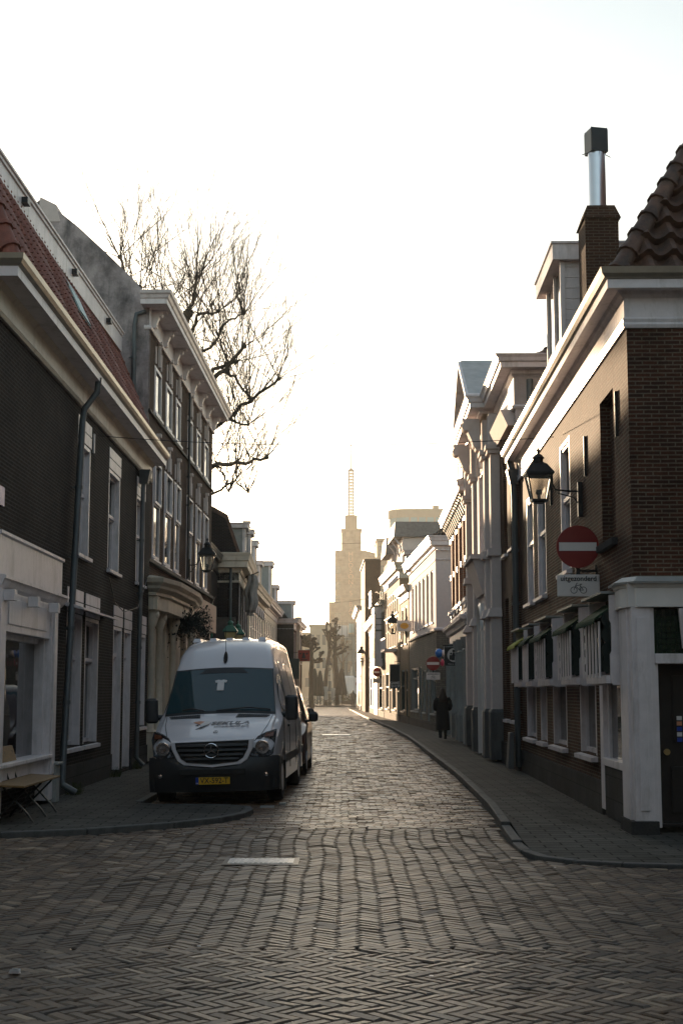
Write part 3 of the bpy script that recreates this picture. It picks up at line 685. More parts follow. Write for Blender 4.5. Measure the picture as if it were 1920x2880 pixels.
def dormer(F, x0, x1, o0, o1, z0, z1, mat='grey_paint', trim=W, ov=.14, th=.22, name='dormer'):
    d = part(F, name, mat, lambda m: m.box(x0, x1, o1, o0, z0, z1))
    part(d, 'dormer_trim', trim, lambda m: None) if False else None
    mb = MB(F); mb.box(x0-ov, x1+ov, o1-.02, o0+ov, z1, z1+th*.8); mb.box(x0-ov*1.3, x1+ov*1.3, o1-.02, o0+ov*1.3, z1+th*.8, z1+th)
    mb.box(x0-.02, x0+.10, o0-.10, o0+.03, z0, z1); mb.box(x1-.10, x1+.02, o0-.10, o0+.03, z0, z1); mb.build('dormer_trim', trim, d)
    mb = MB(F); mb.box(x0+.12, x1-.12, o0, o0+.012, z0+.1, z1-.05); mb.build('pane', 'glass_dark', d)
    return d
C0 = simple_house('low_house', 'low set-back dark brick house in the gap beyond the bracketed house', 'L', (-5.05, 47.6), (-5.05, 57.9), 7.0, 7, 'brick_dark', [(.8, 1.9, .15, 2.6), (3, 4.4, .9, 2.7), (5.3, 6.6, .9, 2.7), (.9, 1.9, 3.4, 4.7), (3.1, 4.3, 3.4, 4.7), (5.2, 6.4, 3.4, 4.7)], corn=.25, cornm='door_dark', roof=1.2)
for x in (.5, 2.6, 4.8): part(C0, 'bracket', 'door_dark', lambda m: m.hexa([(x, 0, 4.6), (x+.16, 0, 4.6), (x+.16, .12, 4.6), (x, .12, 4.6)], [(x, 0, 5.2), (x+.16, 0, 5.2), (x+.16, .4, 5.2), (x, .4, 5.2)]))
pipe(C0, 'drainpipe', [(6.6, .1, 5.2), (6.6, .1, 3.5), (6.6, .1, .2)], .06, mat='roof_green')
# ---- house C: dark brick end wall with gambrel roofline
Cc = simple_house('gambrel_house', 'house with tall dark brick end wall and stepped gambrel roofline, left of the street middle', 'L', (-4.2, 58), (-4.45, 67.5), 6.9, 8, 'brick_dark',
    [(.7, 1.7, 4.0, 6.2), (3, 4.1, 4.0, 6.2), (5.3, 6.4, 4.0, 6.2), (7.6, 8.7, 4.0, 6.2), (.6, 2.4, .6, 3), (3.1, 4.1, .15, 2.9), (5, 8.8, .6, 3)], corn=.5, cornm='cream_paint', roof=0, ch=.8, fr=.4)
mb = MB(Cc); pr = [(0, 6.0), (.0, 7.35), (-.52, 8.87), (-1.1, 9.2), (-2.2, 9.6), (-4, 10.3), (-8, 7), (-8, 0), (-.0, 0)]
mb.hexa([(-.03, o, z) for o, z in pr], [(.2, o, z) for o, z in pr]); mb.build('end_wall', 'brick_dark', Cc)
part(Cc, 'roof_edge', 'tile_old', lambda m: [m.hexa([(-.08, a[0]-.03, a[1]-.1), (.25, a[0]-.03, a[1]-.1), (.25, b[0]-.03, b[1]-.1), (-.08, b[0]-.03, b[1]-.1)], [(-.08, a[0]+.05, a[1]+.06), (.25, a[0]+.05, a[1]+.06), (.25, b[0]+.05, b[1]+.06), (-.08, b[0]+.05, b[1]+.06)]) for a, b in zip(pr[1:5], pr[2:6])])
tiles(Cc, 'roof', 'tile_dark', (.2, .0, 7.3), (9.5, .0, 7.3), (9.5, -.52, 8.85), (.2, -.52, 8.85))
part(Cc, 'roof_top', 'tile_dark', lambda m: m.hexa([(.2, -.5, 8.8), (.2, -4, 10.25), (.2, -8, 7)], [(9.5, -.5, 8.8), (9.5, -4, 10.25), (9.5, -8, 7)]))
dormer(Cc, 2.0, 3.6, .15, -1.6, 7.3, 8.62); dormer(Cc, 5.6, 7.0, .25, -1.2, 7.3, 8.75)
part(Cc, 'chimney', 'cream_paint', lambda m: (m.box(6.8, 7.3, -.1, .15, 8.9, 9.5), m.box(6.75, 7.35, -.15, .2, 9.4, 9.5)))
pipe(Cc, 'drainpipe', [(-.09, -.32, 7.2), (-.09, -.32, 5), (-.09, -.32, 3.2)], .06, mat='pipe_grey')
part(Cc, 'side_lean_to', 'tile_dark', lambda m: m.hexa([(-.9, -.1, 2.2), (0, -.1, 2.2), (0, -3, 2.2), (-.9, -3, 2.2)], [(-.5, -.1, 4.6), (0, -.1, 4.75), (0, -3, 4.75), (-.5, -3, 4.6)]))
# ---- house D: pale ornamented fronts
D_ = simple_house('arched_house', 'cream house with arched upper bays, in the left row beyond the gambrel end wall', 'L', (-4.65, 72), (-4.62, 84), 6.8, 8, 'cream_paint',
    [(.8+i*1.9, 1.9+i*1.9, 3.7, 5.9) for i in range(6)] + [(.6, 2.8, .5, 3), (3.3, 4.3, .15, 2.9), (4.8, 7.6, .5, 3), (8.2, 11.2, .5, 3)], corn=.55, cornm='cream_paint', roof=1.6, ch=.7)
for i in range(6): part(D_, 'arch', W, lambda m: m.tube([(1.35+i*1.9+.7*math.cos(t), .05, 5.9+.45*math.sin(t)) for t in [math.pi*k/10 for k in range(11)]], .07, 6), smooth=True)
dormer(D_, 2.2, 3.4, .1, -1.4, 7.1, 9.3, th=.3); dormer(D_, 6.5, 8, .1, -1.4, 7.1, 8.7)
E0 = simple_house('plain_row_house', 'narrow cream house with white dormer, between arched house and tiled end wall', 'L', (-4.6, 84.3), (-4.5, 99.5), 7.0, 8, 'cream_paint',
    [(.8+i*2.1, 1.9+i*2.1, 3.9, 6.1) for i in range(7)] + [(.6, 2.8, .5, 3), (4.8, 8.6, .5, 3), (9.6, 13.6, .5, 3)], corn=.5, roof=1.6, ch=.5)
dormer(E0, 1.2, 3.0, .3, -1.4, 7.2, 9.25, th=.3); dormer(E0, 8, 10, .3, -1.4, 7.2, 8.4)
for x, h in ((4.6, 9.4), (12, 8.8)): part(E0, 'chimney', 'cream_paint', lambda m: (m.box(x, x+.5, -.9, -.3, 7, h), m.box(x-.06, x+.56, -.96, -.24, h-.15, h)))
G0 = simple_house('tiled_end_house', 'house with dark tile-hung gable end wall, last on the left before the trees', 'L', (-3.35, 100), (-3.1, 112), 6.6, 8, 'brick_brown',
    [(.8+i*2.2, 1.9+i*2.2, 3.9, 5.9) for i in range(5)] + [(.6, 2.8, .5, 3), (4.8, 8.6, .5, 3)], corn=.4, roof=0)
mb = MB(G0); pr = [(0, 0), (.0, 6.35), (-1.45, 8.2), (-1.9, 8.25), (-2.6, 8.1), (-7, 4), (-7, 0)]
mb.hexa([(-.04, o, z) for o, z in pr], [(.2, o, z) for o, z in pr]); mb.build('end_wall', 'tile_dark', G0)
mb = MB(G0)
for j in range(14):
    for i in range(7):
        z_ = 2.6+j*.28; o_ = -.02-i*.24
        if z_ < 6.35-(-o_ > 1.45)*0+max(0, min(1.45, -o_))*1.2: mb.hexa([(-.07, o_, z_), (-.04, o_, z_), (-.04, o_-.22, z_), (-.07, o_-.22, z_)], [(-.045, o_, z_+.27), (-.04, o_, z_+.27), (-.04, o_-.22, z_+.27), (-.045, o_-.22, z_+.27)])
mb.build('hung_tiles', 'tile_dark', G0)
dormer(G0, 2.2, 3.8, -.2, -1.6, 6.8, 8.0); part(G0, 'pilaster', 'cream_paint', lambda m: (m.box(3.2, 3.7, -.1, .28, 0, 7.0), m.box(3.1, 3.8, -.1, .38, 6.7, 7.1), m.box(3.1, 3.8, -.1, .34, 6.3, 6.4)))
part(G0, 'roof', 'tile_dark', lambda m: m.hexa([(.2, 0, 6.3), (.2, -1.9, 8.2), (.2, -7, 4)], [(12, 0, 6.3), (12, -1.9, 8.2), (12, -7, 4)]))
# small things on the left row
def on(F, name, label, cat, mat, fn, **k):
    g = k.pop('group', None); o = part(None, name, mat, lambda m: fn(m), **k); tag(o, label, cat, g); return o
mbn = MB(); 
for i in range(26):
    for j in range(16):
        def q(i, j):
            a = i/26*math.pi*2; zz = 6.75-1.75*j/16; r = .16+.05*math.sin(a*5+j*.3)+.07*math.sin(j/16*math.pi)
            if j > 14: r *= .6
            return (-3.92+r*1.1*math.cos(a)+.04*math.sin(j*.7), 61.8+r*1.8*math.sin(a), zz)
        mbn.face([q(i, j), q(i+1, j), q(i+1, j+1), q(i, j+1)])
tag(mbn.build('hanging_cloth', 'cloth_grey', None, smooth='full', recalc=False), 'grey cloth hanging gathered like a furled flag below the gambrel house eaves', 'cloth')
mb = MB(); mb.tube([(-4.3, 61.8, 6.6), (-3.6, 61.8, 6.9)], .03, 6); tag(mb.build('flag_pole', 'black_metal'), 'short slanted pole carrying the hanging grey cloth', 'pole')
# ================================================================= RIGHT SIDE
a1, b1 = (3.58, 17.45), (3.87, 31.0)
Rr = Fac('corner_cafe', 'reddish brick corner cafe with white shopfront and tiled roof, nearest on the right', 'cafe building', 'R', a1, b1)
L1 = Rr.L
lo1 = [(.38, 2.15, .80, 2.9), (3.1, 4.7, .80, 2.9), (6.2, 8.0, .80, 2.9), (8.9, 9.9, .80, 2.9), (10.6, 12.3, .80, 2.9)]
up1 = [(5.3, 6.5, 3.68, 5.85), (8.6, 9.9, 3.50, 5.65), (10.6, 11.8, 3.50, 5.65)]
niche = [(1.1, 2.2, 3.72, 5.72)]
wall(Rr, 0, L1, 2.7, 6.4, up1+niche, 9, 'brick_red', rev=.14)
wall(Rr, 2.45, L1, 0, 2.7, lo1[1:], 9, 'brick_red', rev=.14, back=False)
part(Rr, 'blind_niche', 'brick_red', lambda m: m.box(1.1, 2.2, -.16, -.14, 3.72, 5.72))
part(Rr, 'niche_sill', 'plinth_stone', lambda m: m.box(1.0, 2.3, -.14, .08, 3.62, 3.71))
for q in up1: window(Rr, *q, rev=.14, transom=.55, lin=.07, pane='glass_old', lineo=0, sd=.1)
for q in lo1[1:]: window(Rr, *q, rev=.14, transom=.62, lin=.10, lineo=0, pane='glass_dark', sd=.1)
for x, z in ((.75, 5.3), (3.5, 5.2), (7.6, 5.3)): part(Rr, 'wall_anchor', 'black_metal', lambda m: (m.box(x, x+.035, 0, .04, z-.3, z+.3)))
part(Rr, 'plinth', 'plinth_stone', lambda m: m.box(2.45, L1, 0, .05, 0, .48))
# shopfront corner
def shopR(m):
    m.box(-.12, .38, -.14, .12, .18, 2.72); m.box(-.30, -.12, -.14, .09, .18, 2.72); m.box(-.315, -.30, -.08, .03, .3, 2.6); m.box(2.15, 2.42, -.2, .06, .12, 2.72)
    m.box(.38, 2.15, -.12, .08, .72, .82); m.box(.38, 2.15, -.1, .02, 1.95, 2.05)
    m.box(.38, .50, -.14, .0, .82, 1.95); m.box(2.03, 2.15, -.14, -.0, .82, 1.95)
    m.box(.38, 2.15, -.1, .04, 2.05, 2.72)
shR = part(Rr, 'shopfront', W, shopR, bevel=.008)
part(Rr, 'stall_riser', 'plinth_stone', lambda m: (m.box(.38, 2.15, -.1, .05, .05, .72), m.box(-.34, .42, -.18, .15, .0, .18)))
mb = MB(Rr); mb.box(.5, 2.03, -.06, -.04, .82, 1.95); mb.build('pane', 'glass_dark', shR)
fasc = [(0, 2.72), (.035, 2.72), (.035, 2.95), (.05, 2.96), (.06, 2.99), (.08, 3.0), (.08, 3.03), (0, 3.06)]
part(Rr, 'fascia_board', 'white_clean', lambda m: (m.sweep([(-.30, -5), (-.30, .0), (-.05, .14), (.42, .12)], fasc), m.box(-.30, .42, -5, .12, 2.722, 3.03)))
part(Rr, 'zinc_flashing', 'zinc', lambda m: m.sweep([(-.30, -5), (-.30, .0), (-.05, .14), (.5, .12)], [(0, 3.03), (.10, 3.0), (.105, 3.025), (0, 3.09)]))
# camera-facing side
part(Rr, 'side_wall', 'brick_red', lambda m: m.box(-.012, .30, -9, -.012, 2.9, 6.4))
sw = part(Rr, 'side_window', W, lambda m: (m.box(-.10, -.02, -1.42, -1.30, 3.9, 5.9), m.box(-.10, -.02, -2.4, -1.42, 5.8, 5.9), m.box(-.12, -.02, -2.5, -1.2, 3.8, 3.9)))
def sideshop(m):
    m.box(-.27, -.1, -.19, -.14, .1, 2.72); m.box(-.28, -.1, -2.4, -.19, 2.04, 2.16); m.box(-.24, -.12, -.23, -.19, .1, 2.04)
    m.box(-.28, -.1, -2.5, -2.38, .1, 2.72); m.box(-.25, -.1, -.66, -.56, 2.16, 2.72); m.box(-.26, -.1, -5, -2.5, .1, 2.72)
    m.hexa([(-.30, -.52, 2.22), (-.30, -.70, 2.22), (-.26, -.70, 2.22), (-.26, -.52, 2.22)], [(-.34, -.48, 2.70), (-.34, -.74, 2.70), (-.26, -.74, 2.70), (-.26, -.48, 2.70)])
sS = part(Rr, 'door_frame', W, sideshop, bevel=.006)
mb = MB(Rr); mb.box(-.2, -.16, -.56, -.19, 2.16, 2.7); mb.box(-.2, -.16, -2.38, -.66, 2.16, 2.7); mb.build('leaded_pane', 'glass_lead', sS)
mb = MB(Rr)
for i in range(6): mb.box(-.206, -.198, -.24-i*.055, -.234-i*.055, 2.16, 2.7)
for j in range(7): mb.box(-.206, -.198, -.56, -.24, 2.2+j*.07, 2.206+j*.07)
mb.build('lead_bars', 'black_metal', sS)
dr = part(Rr, 'door', 'door_dark', lambda m: (m.box(.1, .16, -2.3, -.20, .12, 2.04), m.box(.07, .1, -1.1, -.42, .25, .8), m.box(.08, .1, -1.1, -.46, 1.1, 1.9), m.box(-.1, .1, -2.4, -.25, .1, .14)), bevel=.006)
mb = MB(Rr); mb.tube([(.07, -.36, .98), (.0, -.36, .98)], [.03, .04], 10); mb.box(.06, .075, -.75, -.58, .95, 1.02); mb.build('handle', 'gold', dr, smooth=True)
for j, c in enumerate(('sign_white', 'logo_orange', 'blue_plate', 'sign_white', 'blue_plate')):
    mb = MB(Rr); mb.box(.06, .075, -.56, -.50, 1.36-j*.065, 1.41-j*.065); mb.build('sticker', c, dr)
part(Rr, 'doorstep', 'kerb_stone', lambda m: m.box(-.4, .1, -2.4, -.65, .0, .13), bevel=.01)
# eaves
pR = [(-.0, -9), (0, 0), (L1-.1, 0)]
part(Rr, 'frieze', W, lambda m: m.sweep(pR, [(0, 6.24), (.035, 6.24), (.05, 6.28), (.04, 6.31), (.055, 6.35), (.03, 6.38), (.03, 6.62), (.08, 6.66), (.12, 6.71), (0, 6.71)]))
part(Rr, 'cornice', W, lambda m: m.sweep(pR, [(0, 6.71), (.25, 6.69), (.27, 6.69), (.27, 6.80), (0, 6.82)]))
part(Rr, 'gutter', 'gutter_metal', lambda m: m.sweep(pR, [(.20, 6.80), (.27, 6.803), (.31, 6.82), (.345, 6.86), (.36, 6.94), (.345, 6.94), (.32, 6.88), (.20, 6.85)]))
# roof: hipped, old pantiles
hx = 3.1
tiles(Rr, 'roof', 'tile_old', (.0, .08, 6.92), (L1-.2, .08, 6.92), (L1-hx, -2.95, 12.1), (hx, -2.95, 12.1), tw=.24, course=.30, amp=.032, step=.04)
tiles(Rr, 'roof_end', 'tile_old', (-.0, .08, 6.92), (-.0, -6.0, 6.92), (hx, -2.95, 12.1), (hx, -2.951, 12.1), tw=.32, course=.36, amp=.085, step=.10)
hip(Rr, 'hip_tiles', 'tile_old', (.0, .10, 6.96), (hx, -2.95, 12.15), .125, .36)
part(Rr, 'roof_back', 'tile_dark', lambda m: m.hexa([(.05, .03, 6.75), (L1-.2, .03, 6.75), (L1-.2, -6, 6.75), (.05, -6, 6.75)], [(hx, -3.0, 11.9), (L1-hx, -3.0, 11.9), (L1-hx, -3.1, 11.9), (hx, -3.1, 11.9)]))
# chimney with steel flue
ch = part(Rr, 'chimney', 'brick_brown', lambda m: (m.box(6.5, 7.3, -1.1, -.52, 7.0, 10.0), m.hexa([(6.46, -1.14, 9.9), (7.34, -1.14, 9.9), (7.34, -.48, 9.9), (6.46, -.48, 9.9)], [(6.55, -1.05, 10.15), (7.25, -1.05, 10.15), (7.25, -.57, 10.15), (6.55, -.57, 10.15)])))
mb = MB(Rr); mb.tube([(6.9, -.81, 10.0), (6.9, -.81, 11.35)], .155, 18); mb.build('flue', 'steel', ch, smooth=True)
mb = MB(Rr); cx, co = 6.9, -.81
for k in range(4):
    t = math.pi/2*k + .25; dx, dy = math.cos(t), math.sin(t)
    c = Vector((cx+dx*.14, co+dy*.14, 0)); w_ = Vector((-dy, dx, 0))*.155
    mb.hexa([(*(c+w_)[:2], 11.22), (*(c-w_)[:2], 11.22), (*(c-w_+Vector((dx, dy, 0))*.02)[:2], 11.22), (*(c+w_+Vector((dx, dy, 0))*.02)[:2], 11.22)], [(*(c+w_)[:2], 11.66), (*(c-w_)[:2], 11.66), (*(c-w_+Vector((dx, dy, 0))*.02)[:2], 11.62), (*(c+w_+Vector((dx, dy, 0))*.02)[:2], 11.62)])
    mb.tube([(cx+dx*.1, co+dy*.1, 11.25), (cx+dx*.27, co+dy*.27, 11.18)], .008, 4)
mb.build('cowl', 'black_metal', ch)
# white dormer
dm = part(Rr, 'dormer', 'white_paint', lambda m: ([m.box(8.05, 10.2, -2.4, -.33, 6.9+i*.2, 7.09+i*.2) for i in range(14)], m.box(8.07, 10.18, -2.4, -.36, 6.9, 9.60)))
mb = MB(Rr); mb.box(7.9, 10.6, -2.5, -.13, 9.60, 9.90); mb.box(7.87, 10.63, -2.5, -.10, 9.90, 9.94)
for x in (8.05, 9.0, 10.1): mb.box(x-.03, x+.06, -.36, -.28, 7.0, 9.6)
mb.box(8.05, 10.2, -.36, -.29, 8.1, 8.2); mb.build('dormer_trim', W, dm)
mb = MB(Rr); mb.box(8.12, 10.08, -.335, -.325, 7.0, 9.55); mb.build('pane', 'glass_old', dm)
pipe(Rr, 'drainpipe', [(L1-.35, .2, 6.75), (L1-.35, .12, 6.45), (L1-.35, .10, 5.9), (L1-.35, .10, .12)], .075, hop=(L1-.35, .12, 6.5))
# awnings
def awning(x0, x1, top, col='awning_green'):
    loc = Rr.w(x0, 0, 0)
    t = thing('awning', '', 'awning', loc, Rr.root.rotation_euler[2], 'striped awnings on the cafe front')
    w_ = x1-x0
    class Q: pass
    F = Fac.__new__(Fac); F.sx = -1; F.root = t; F.side = 'R'
    side = [(.0, top), (.23, top-.02), (.23, top-.33), (.21, top-.37), (.21, top-.72), (.23, top-.76), (.23, top-1.08), (.2, top-1.14), (.02, top-1.14), (0, top-1.1)]
    for x in (-.03, w_-.01):
        mb = MB(F); mb.hexa([(x, o, z) for o, z in side], [(x+.03, o, z) for o, z in side]); mb.build('side_board', 'white_paint', t)
    mb = MB(F); mb.box(-.03, w_+.03, 0, .33, top, top+.03); mb.build('cover_board', 'grey_paint', t)
    mb = MB(F)   # rolled green fabric with fringe
    mb.hexa([(.06, .05, top-.06), (w_-.06, .05, top-.06), (w_-.06, .03, top-.06), (.06, .03, top-.06)], [(.06, .40, top-.30), (w_-.06, .40, top-.30), (w_-.06, .38, top-.32), (.06, .38, top-.32)])
    for i in range(int(w_/.07)):
        x = .08+i*.07; mb.hexa([(x, .38, top-.30), (x+.06, .38, top-.30), (x+.06, .40, top-.30), (x, .40, top-.30)], [(x+.02, .41, top-.37-.02*rnd.random()), (x+.04, .41, top-.38), (x+.04, .42, top-.37), (x+.02, .42, top-.37)])
    mb.build('valance', col, t)
    for x in (.05, w_-.07):
        mb = MB(F); pts = []
        for k in range(19):
            zz = top-.22-.78*k/18; pts.append((.27+.05*abs(math.sin(k*math.pi/4.5)), zz))
        pts = [(.04, top-.95), (.04, top-.22)] + pts
        mb.hexa([(x, o, z) for o, z in pts], [(x+.02, o, z) for o, z in pts]); mb.build('side_curtain', 'awning_dark', t)
    mb = MB(F)
    for i in range(6):
        x = .12+(w_-.28)*i/5; mb.box(x, x+.06, .325, .345, top-1.05, top-.34)
    mb.build('slats', 'white_paint', t)
    mb = MB(F); mb.box(0, w_, .02, .28, top-1.12, top-1.02); mb.build('bottom_board', 'white_paint', t)
    return t
for (x0, x1, c, lb) in ((.45, 2.1, 'awning_green', 'green fringed awning box nearest the white corner pilaster'), (3.1, 4.7, 'awning_green', 'green awning box second from the white corner, over a brick-flanked window'), (6.2, 7.9, 'awning_green', 'dark green awning box, third from the white corner of the cafe'), (8.8, 9.9, 'awning_green', 'narrow green awning box between the lime awning and the third one'), (10.6, 12.1, 'awning_lime', 'awning box with sunlit lime yellow fabric, next to the grey drainpipe')):
    awning(x0, x1, 2.93, c)['label'] = lb

# ---- R2 classical house with portico
a2, b2 = (3.80, 30.6), (4.05, 44.4)
R2 = Fac('portico_house', 'brick house with projecting plaster portico, tall pilasters and arched door, middle right', 'house', 'R', a2, b2)
op2 = [(.5, 1.35, 4.9, 7.4), (2.1, 2.95, 4.9, 7.4), (.5, 1.35, 1.1, 3.85), (2.1, 2.95, 1.1, 3.85), (10.1, 11.2, 4.75, 7.4), (10.1, 11.2, 1.1, 3.9)]
wall(R2, 0, 13.8, 0, 7.85, op2, 9, 'brick_red', rev=.22)
for q in op2: window(R2, *q, rev=.22, transom=.6, mat='frame_green', sillm=W, sd=.09, lineo=.16)
part(R2, 'plinth', 'plinth_stone', lambda m: m.box(0, 13.4, 0, .06, 0, .55))
part(R2, 'frieze', W, lambda m: m.sweep([(0, -5), (0, 0), (13.4, 0)], [(0, 7.85), (.06, 7.85), (.09, 7.9), (.03, 7.95), (.03, 8.55), (.1, 8.6), (0, 8.62)]))
part(R2, 'cornice', W, lambda m: m.sweep([(0, -5), (0, 0), (4.4, 0), (4.4, .35), (9.2, .35), (9.2, 0), (13.5, 0), (13.5, -2)], cornice_prof(8.62, 9.0, .46)))
def pil(m, x0, x1, o, z0=.1, zt=8.5):
    m.box(x0, x1, 0, o, 1.28, 3.5)
    m.hexa([(x0-.10, 0, 3.5), (x1+.10, 0, 3.5), (x1+.10, o+.10, 3.5), (x0-.10, o+.10, 3.5)], [(x0-.02, 0, 3.72), (x1+.02, 0, 3.72), (x1+.02, o+.02, 3.72), (x0-.02, o+.02, 3.72)])
    m.box(x0+.02, x1-.02, 0, o-.03, 3.7, 5.0); m.box(x0-.06, x1+.06, 0, o+.06, 4.98, 5.06); m.box(x0-.04, x1+.04, 0, o+.04, 5.06, 5.18)
    m.box(x0+.02, x1-.02, 0, o-.03, 5.18, 7.5); m.box(x0-.05, x1+.05, 0, o+.05, 7.5, 7.6); m.box(x0-.09, x1+.09, 0, o+.09, 7.6, 7.72); m.box(x0, x1, 0, o, 7.72, zt)
for (x0, x1, o) in ((3.75, 4.25, .26), (4.6, 5.1, .34), (8.5, 9.0, .34), (12.9, 13.4, .22)):
    part(R2, 'pilaster', 'stucco', lambda m: pil(m, x0, x1, o), bevel=.01)
    part(R2, 'pilaster_base', 'base_stone', lambda m: (m.box(x0-.05, x1+.05, 0, o+.05, .1, 1.22), m.hexa([(x0-.05, 0, 1.22), (x1+.05, 0, 1.22), (x1+.05, o+.05, 1.22), (x0-.05, o+.05, 1.22)], [(x0, 0, 1.30), (x1, 0, 1.30), (x1, o, 1.30), (x0, o, 1.30)])), bevel=.01)
wall(R2, 5.2, 8.4, .1, 8.5, [(6.2, 7.4, .15, 3.3), (6.1, 7.5, 5.3, 7.5)], .2, 'stucco', rev=.2, name='portico_wall', o0=.22, back=False)
def arch(m, cx, z, r, o, t=.09, dep=.08, n=12):
    m.tube([(cx+r*math.cos(a), o, z+r*math.sin(a)) for a in [math.pi*k/n for k in range(n+1)]], t, 6)
part(R2, 'door_arch', 'white_clean', lambda m: (arch(m, 6.8, 3.3, .65, .25), m.box(6.1, 6.22, .2, .32, .1, 3.3), m.box(7.38, 7.5, .2, .32, .1, 3.3)), smooth=True)
part(R2, 'window_arch', 'white_clean', lambda m: arch(m, 6.8, 7.5, .72, .26, .07), smooth=True)
dr = part(R2, 'door', 'frame_green', lambda m: (m.box(6.22, 7.38, .03, .08, .15, 3.9), m.box(6.35, 6.7, .08, .1, .4, 1.2), m.box(6.9, 7.25, .08, .1, .4, 1.2)))
part(dr, 'handle', 'gold', lambda m: m.tube([(-7.1, .0, 1.1), (-7.1, -.15, 1.1)], .03, 8)) if False else None
window(R2, 6.1, 7.5, 5.3, 7.5, rev=.2, o0=.22, transom=.6)
part(R2, 'balcony_hood', 'stucco', lambda m: (m.box(5.5, 8.1, .22, .62, 5.08, 5.2), m.hexa([(5.7, .22, 4.2), (7.9, .22, 4.2), (7.9, .3, 4.2), (5.7, .3, 4.2)], [(5.6, .22, 5.08), (8.0, .22, 5.08), (8.0, .55, 5.08), (5.6, .55, 5.08)])))
for x in (4.7, 8.5): part(R2, 'console', 'stucco', lambda m: (m.hexa([(x, .4, 7.75), (x+.4, .4, 7.75), (x+.4, .5, 7.75), (x, .5, 7.75)], [(x, .4, 8.55), (x+.4, .4, 8.55), (x+.4, .85, 8.55), (x, .85, 8.55)]), m.tube([(x-.03, .75, 8.35), (x+.43, .75, 8.35)], .11, 10), m.tube([(x-.03, .5, 7.9), (x+.43, .5, 7.9)], .09, 10)), smooth=True)
pd = part(R2, 'pediment', 'cream_paint', lambda m: (m.hexa([(4.4, -.6, 8.95), (9.2, -.6, 8.95), (6.8, -.6, 10.25)], [(4.4, .55, 8.95), (9.2, .55, 8.95), (6.8, .55, 10.25)])))
mb = MB(R2)
for s_ in (1, -1):
    e = 6.8-s_*2.65; mb.hexa([(e, -.6, 8.95), (6.8, -.6, 10.38), (6.8, .80, 10.38), (e, .80, 8.95)], [(e, -.6, 9.08), (6.8, -.6, 10.52), (6.8, .80, 10.52), (e, .80, 9.08)])
mb.build('pediment_trim', W, pd)
mb = MB(R2)
for s_ in (1, -1):
    e = 6.8-s_*2.6; mb.hexa([(e, -.6, 9.09), (6.8, -.6, 10.53), (6.8, .72, 10.53), (e, .72, 9.09)], [(e, -.6, 9.11), (6.8, -.6, 10.55), (6.8, .72, 10.55), (e, .72, 9.11)])
mb.build('zinc_roof', 'zinc', pd)
part(R2, 'side_wall', 'stucco', lambda m: m.box(-.03, .3, -1.0, -.0, 6.4, 8.6))
part(R2, 'window_hood', 'stucco', lambda m: m.hexa([(.3, 0, 7.55), (3.1, 0, 7.55), (3.1, .14, 7.55), (.3, .14, 7.55)], [(.3, 0, 7.9), (3.1, 0, 7.9), (3.1, .3, 7.9), (.3, .3, 7.9)]))
tiles(R2, 'roof', 'tile_old', (.4, -.6, 9.0), (13.5, -.6, 9.0), (13.5, -3.6, 11.2), (2.9, -3.6, 11.2))
tiles(R2, 'roof_end', 'tile_old', (.4, -.6, 9.0), (.4, -8, 9.0), (2.9, -3.6, 11.2), (2.9, -3.7, 11.2))
hip(R2, 'hip_tiles', 'tile_old', (.35, -.55, 9.05), (2.9, -3.6, 11.25), .13, .36)
pipe(R2, 'drainpipe', [(-.07, -.32, 8.5), (-.07, -.32, 7.8), (-.07, -.32, 6.6)], .075)
part(R2, 'wall_rose', 'zinc', lambda m: m.lathe([(.0, -.04), (.12, -.04), (.12, -.01), (0, -.01)], (-.0, -.62, 7.9), 8, 'x'))

# ---- R3 striped brick house with shopfront columns
a3, b3 = (4.05, 44.5), (4.22, 54.4)
R3 = Fac('striped_house', 'red brick house with white banded piers, carved eaves brackets and fluted shop columns', 'house', 'R', a3, b3)
ops3 = [(.9+i*2.05, 2.0+i*2.05, 4.75, 7.35) for i in range(5)]
wall(R3, 0, 9.9, 3.4, 8.0, ops3, 8, 'brick_bright', rev=.2)
for q in ops3: window(R3, *q, rev=.2, transom=.6, lin=.05, sill=False, lineo=.1, mat='cream_paint')
def bands(m):
    for i in range(6):
        x0 = -.12+i*2.05 if i else 0; x1 = .9+i*2.05 if i < 5 else 9.9
        for z in (4.5, 5.95, 7.35, 7.6): m.box(max(0, 2.0+(i-1)*2.05) if i else 0, x1, 0, .035, z, z+.2)
    m.box(0, 9.9, 0, .05, 4.28, 4.42)
part(R3, 'stone_band', W, bands)
for i in range(1, 5): part(R3, 'pier', 'brick_bright', lambda m: m.box(2.3+(i-1)*2.05, .65+i*2.05, 0, .07, 4.7, 7.35))
for i in range(5): part(R3, 'sill', W, lambda m: m.box(.8+i*2.05, 2.1+i*2.05, 0, .13, 4.62, 4.74))
part(R3, 'eaves', W, lambda m: m.sweep([(0, -1), (0, 0), (9.9, 0), (9.9, -2)], [(0, 8.0), (.36, 7.98), (.38, 8.0), (.38, 8.12), (.42, 8.16), (.45, 8.26), (.45, 8.32), (0, 8.36)]))
for i in range(15):
    x = .2+i*.67; part(R3, 'bracket', 'grey_paint', lambda m: (m.hexa([(x, 0, 7.5), (x+.14, 0, 7.5), (x+.14, .1, 7.5), (x, .1, 7.5)], [(x, 0, 7.97), (x+.14, 0, 7.97), (x+.14, .32, 7.97), (x, .32, 7.97)]), m.tube([(x-.01, .24, 7.86), (x+.15, .24, 7.86)], .075, 8)), smooth=True)
part(R3, 'frieze_panels', 'cream_paint', lambda m: [m.box(.38+i*.67, .82+i*.67, 0, .04, 7.62, 7.9) for i in range(14)])
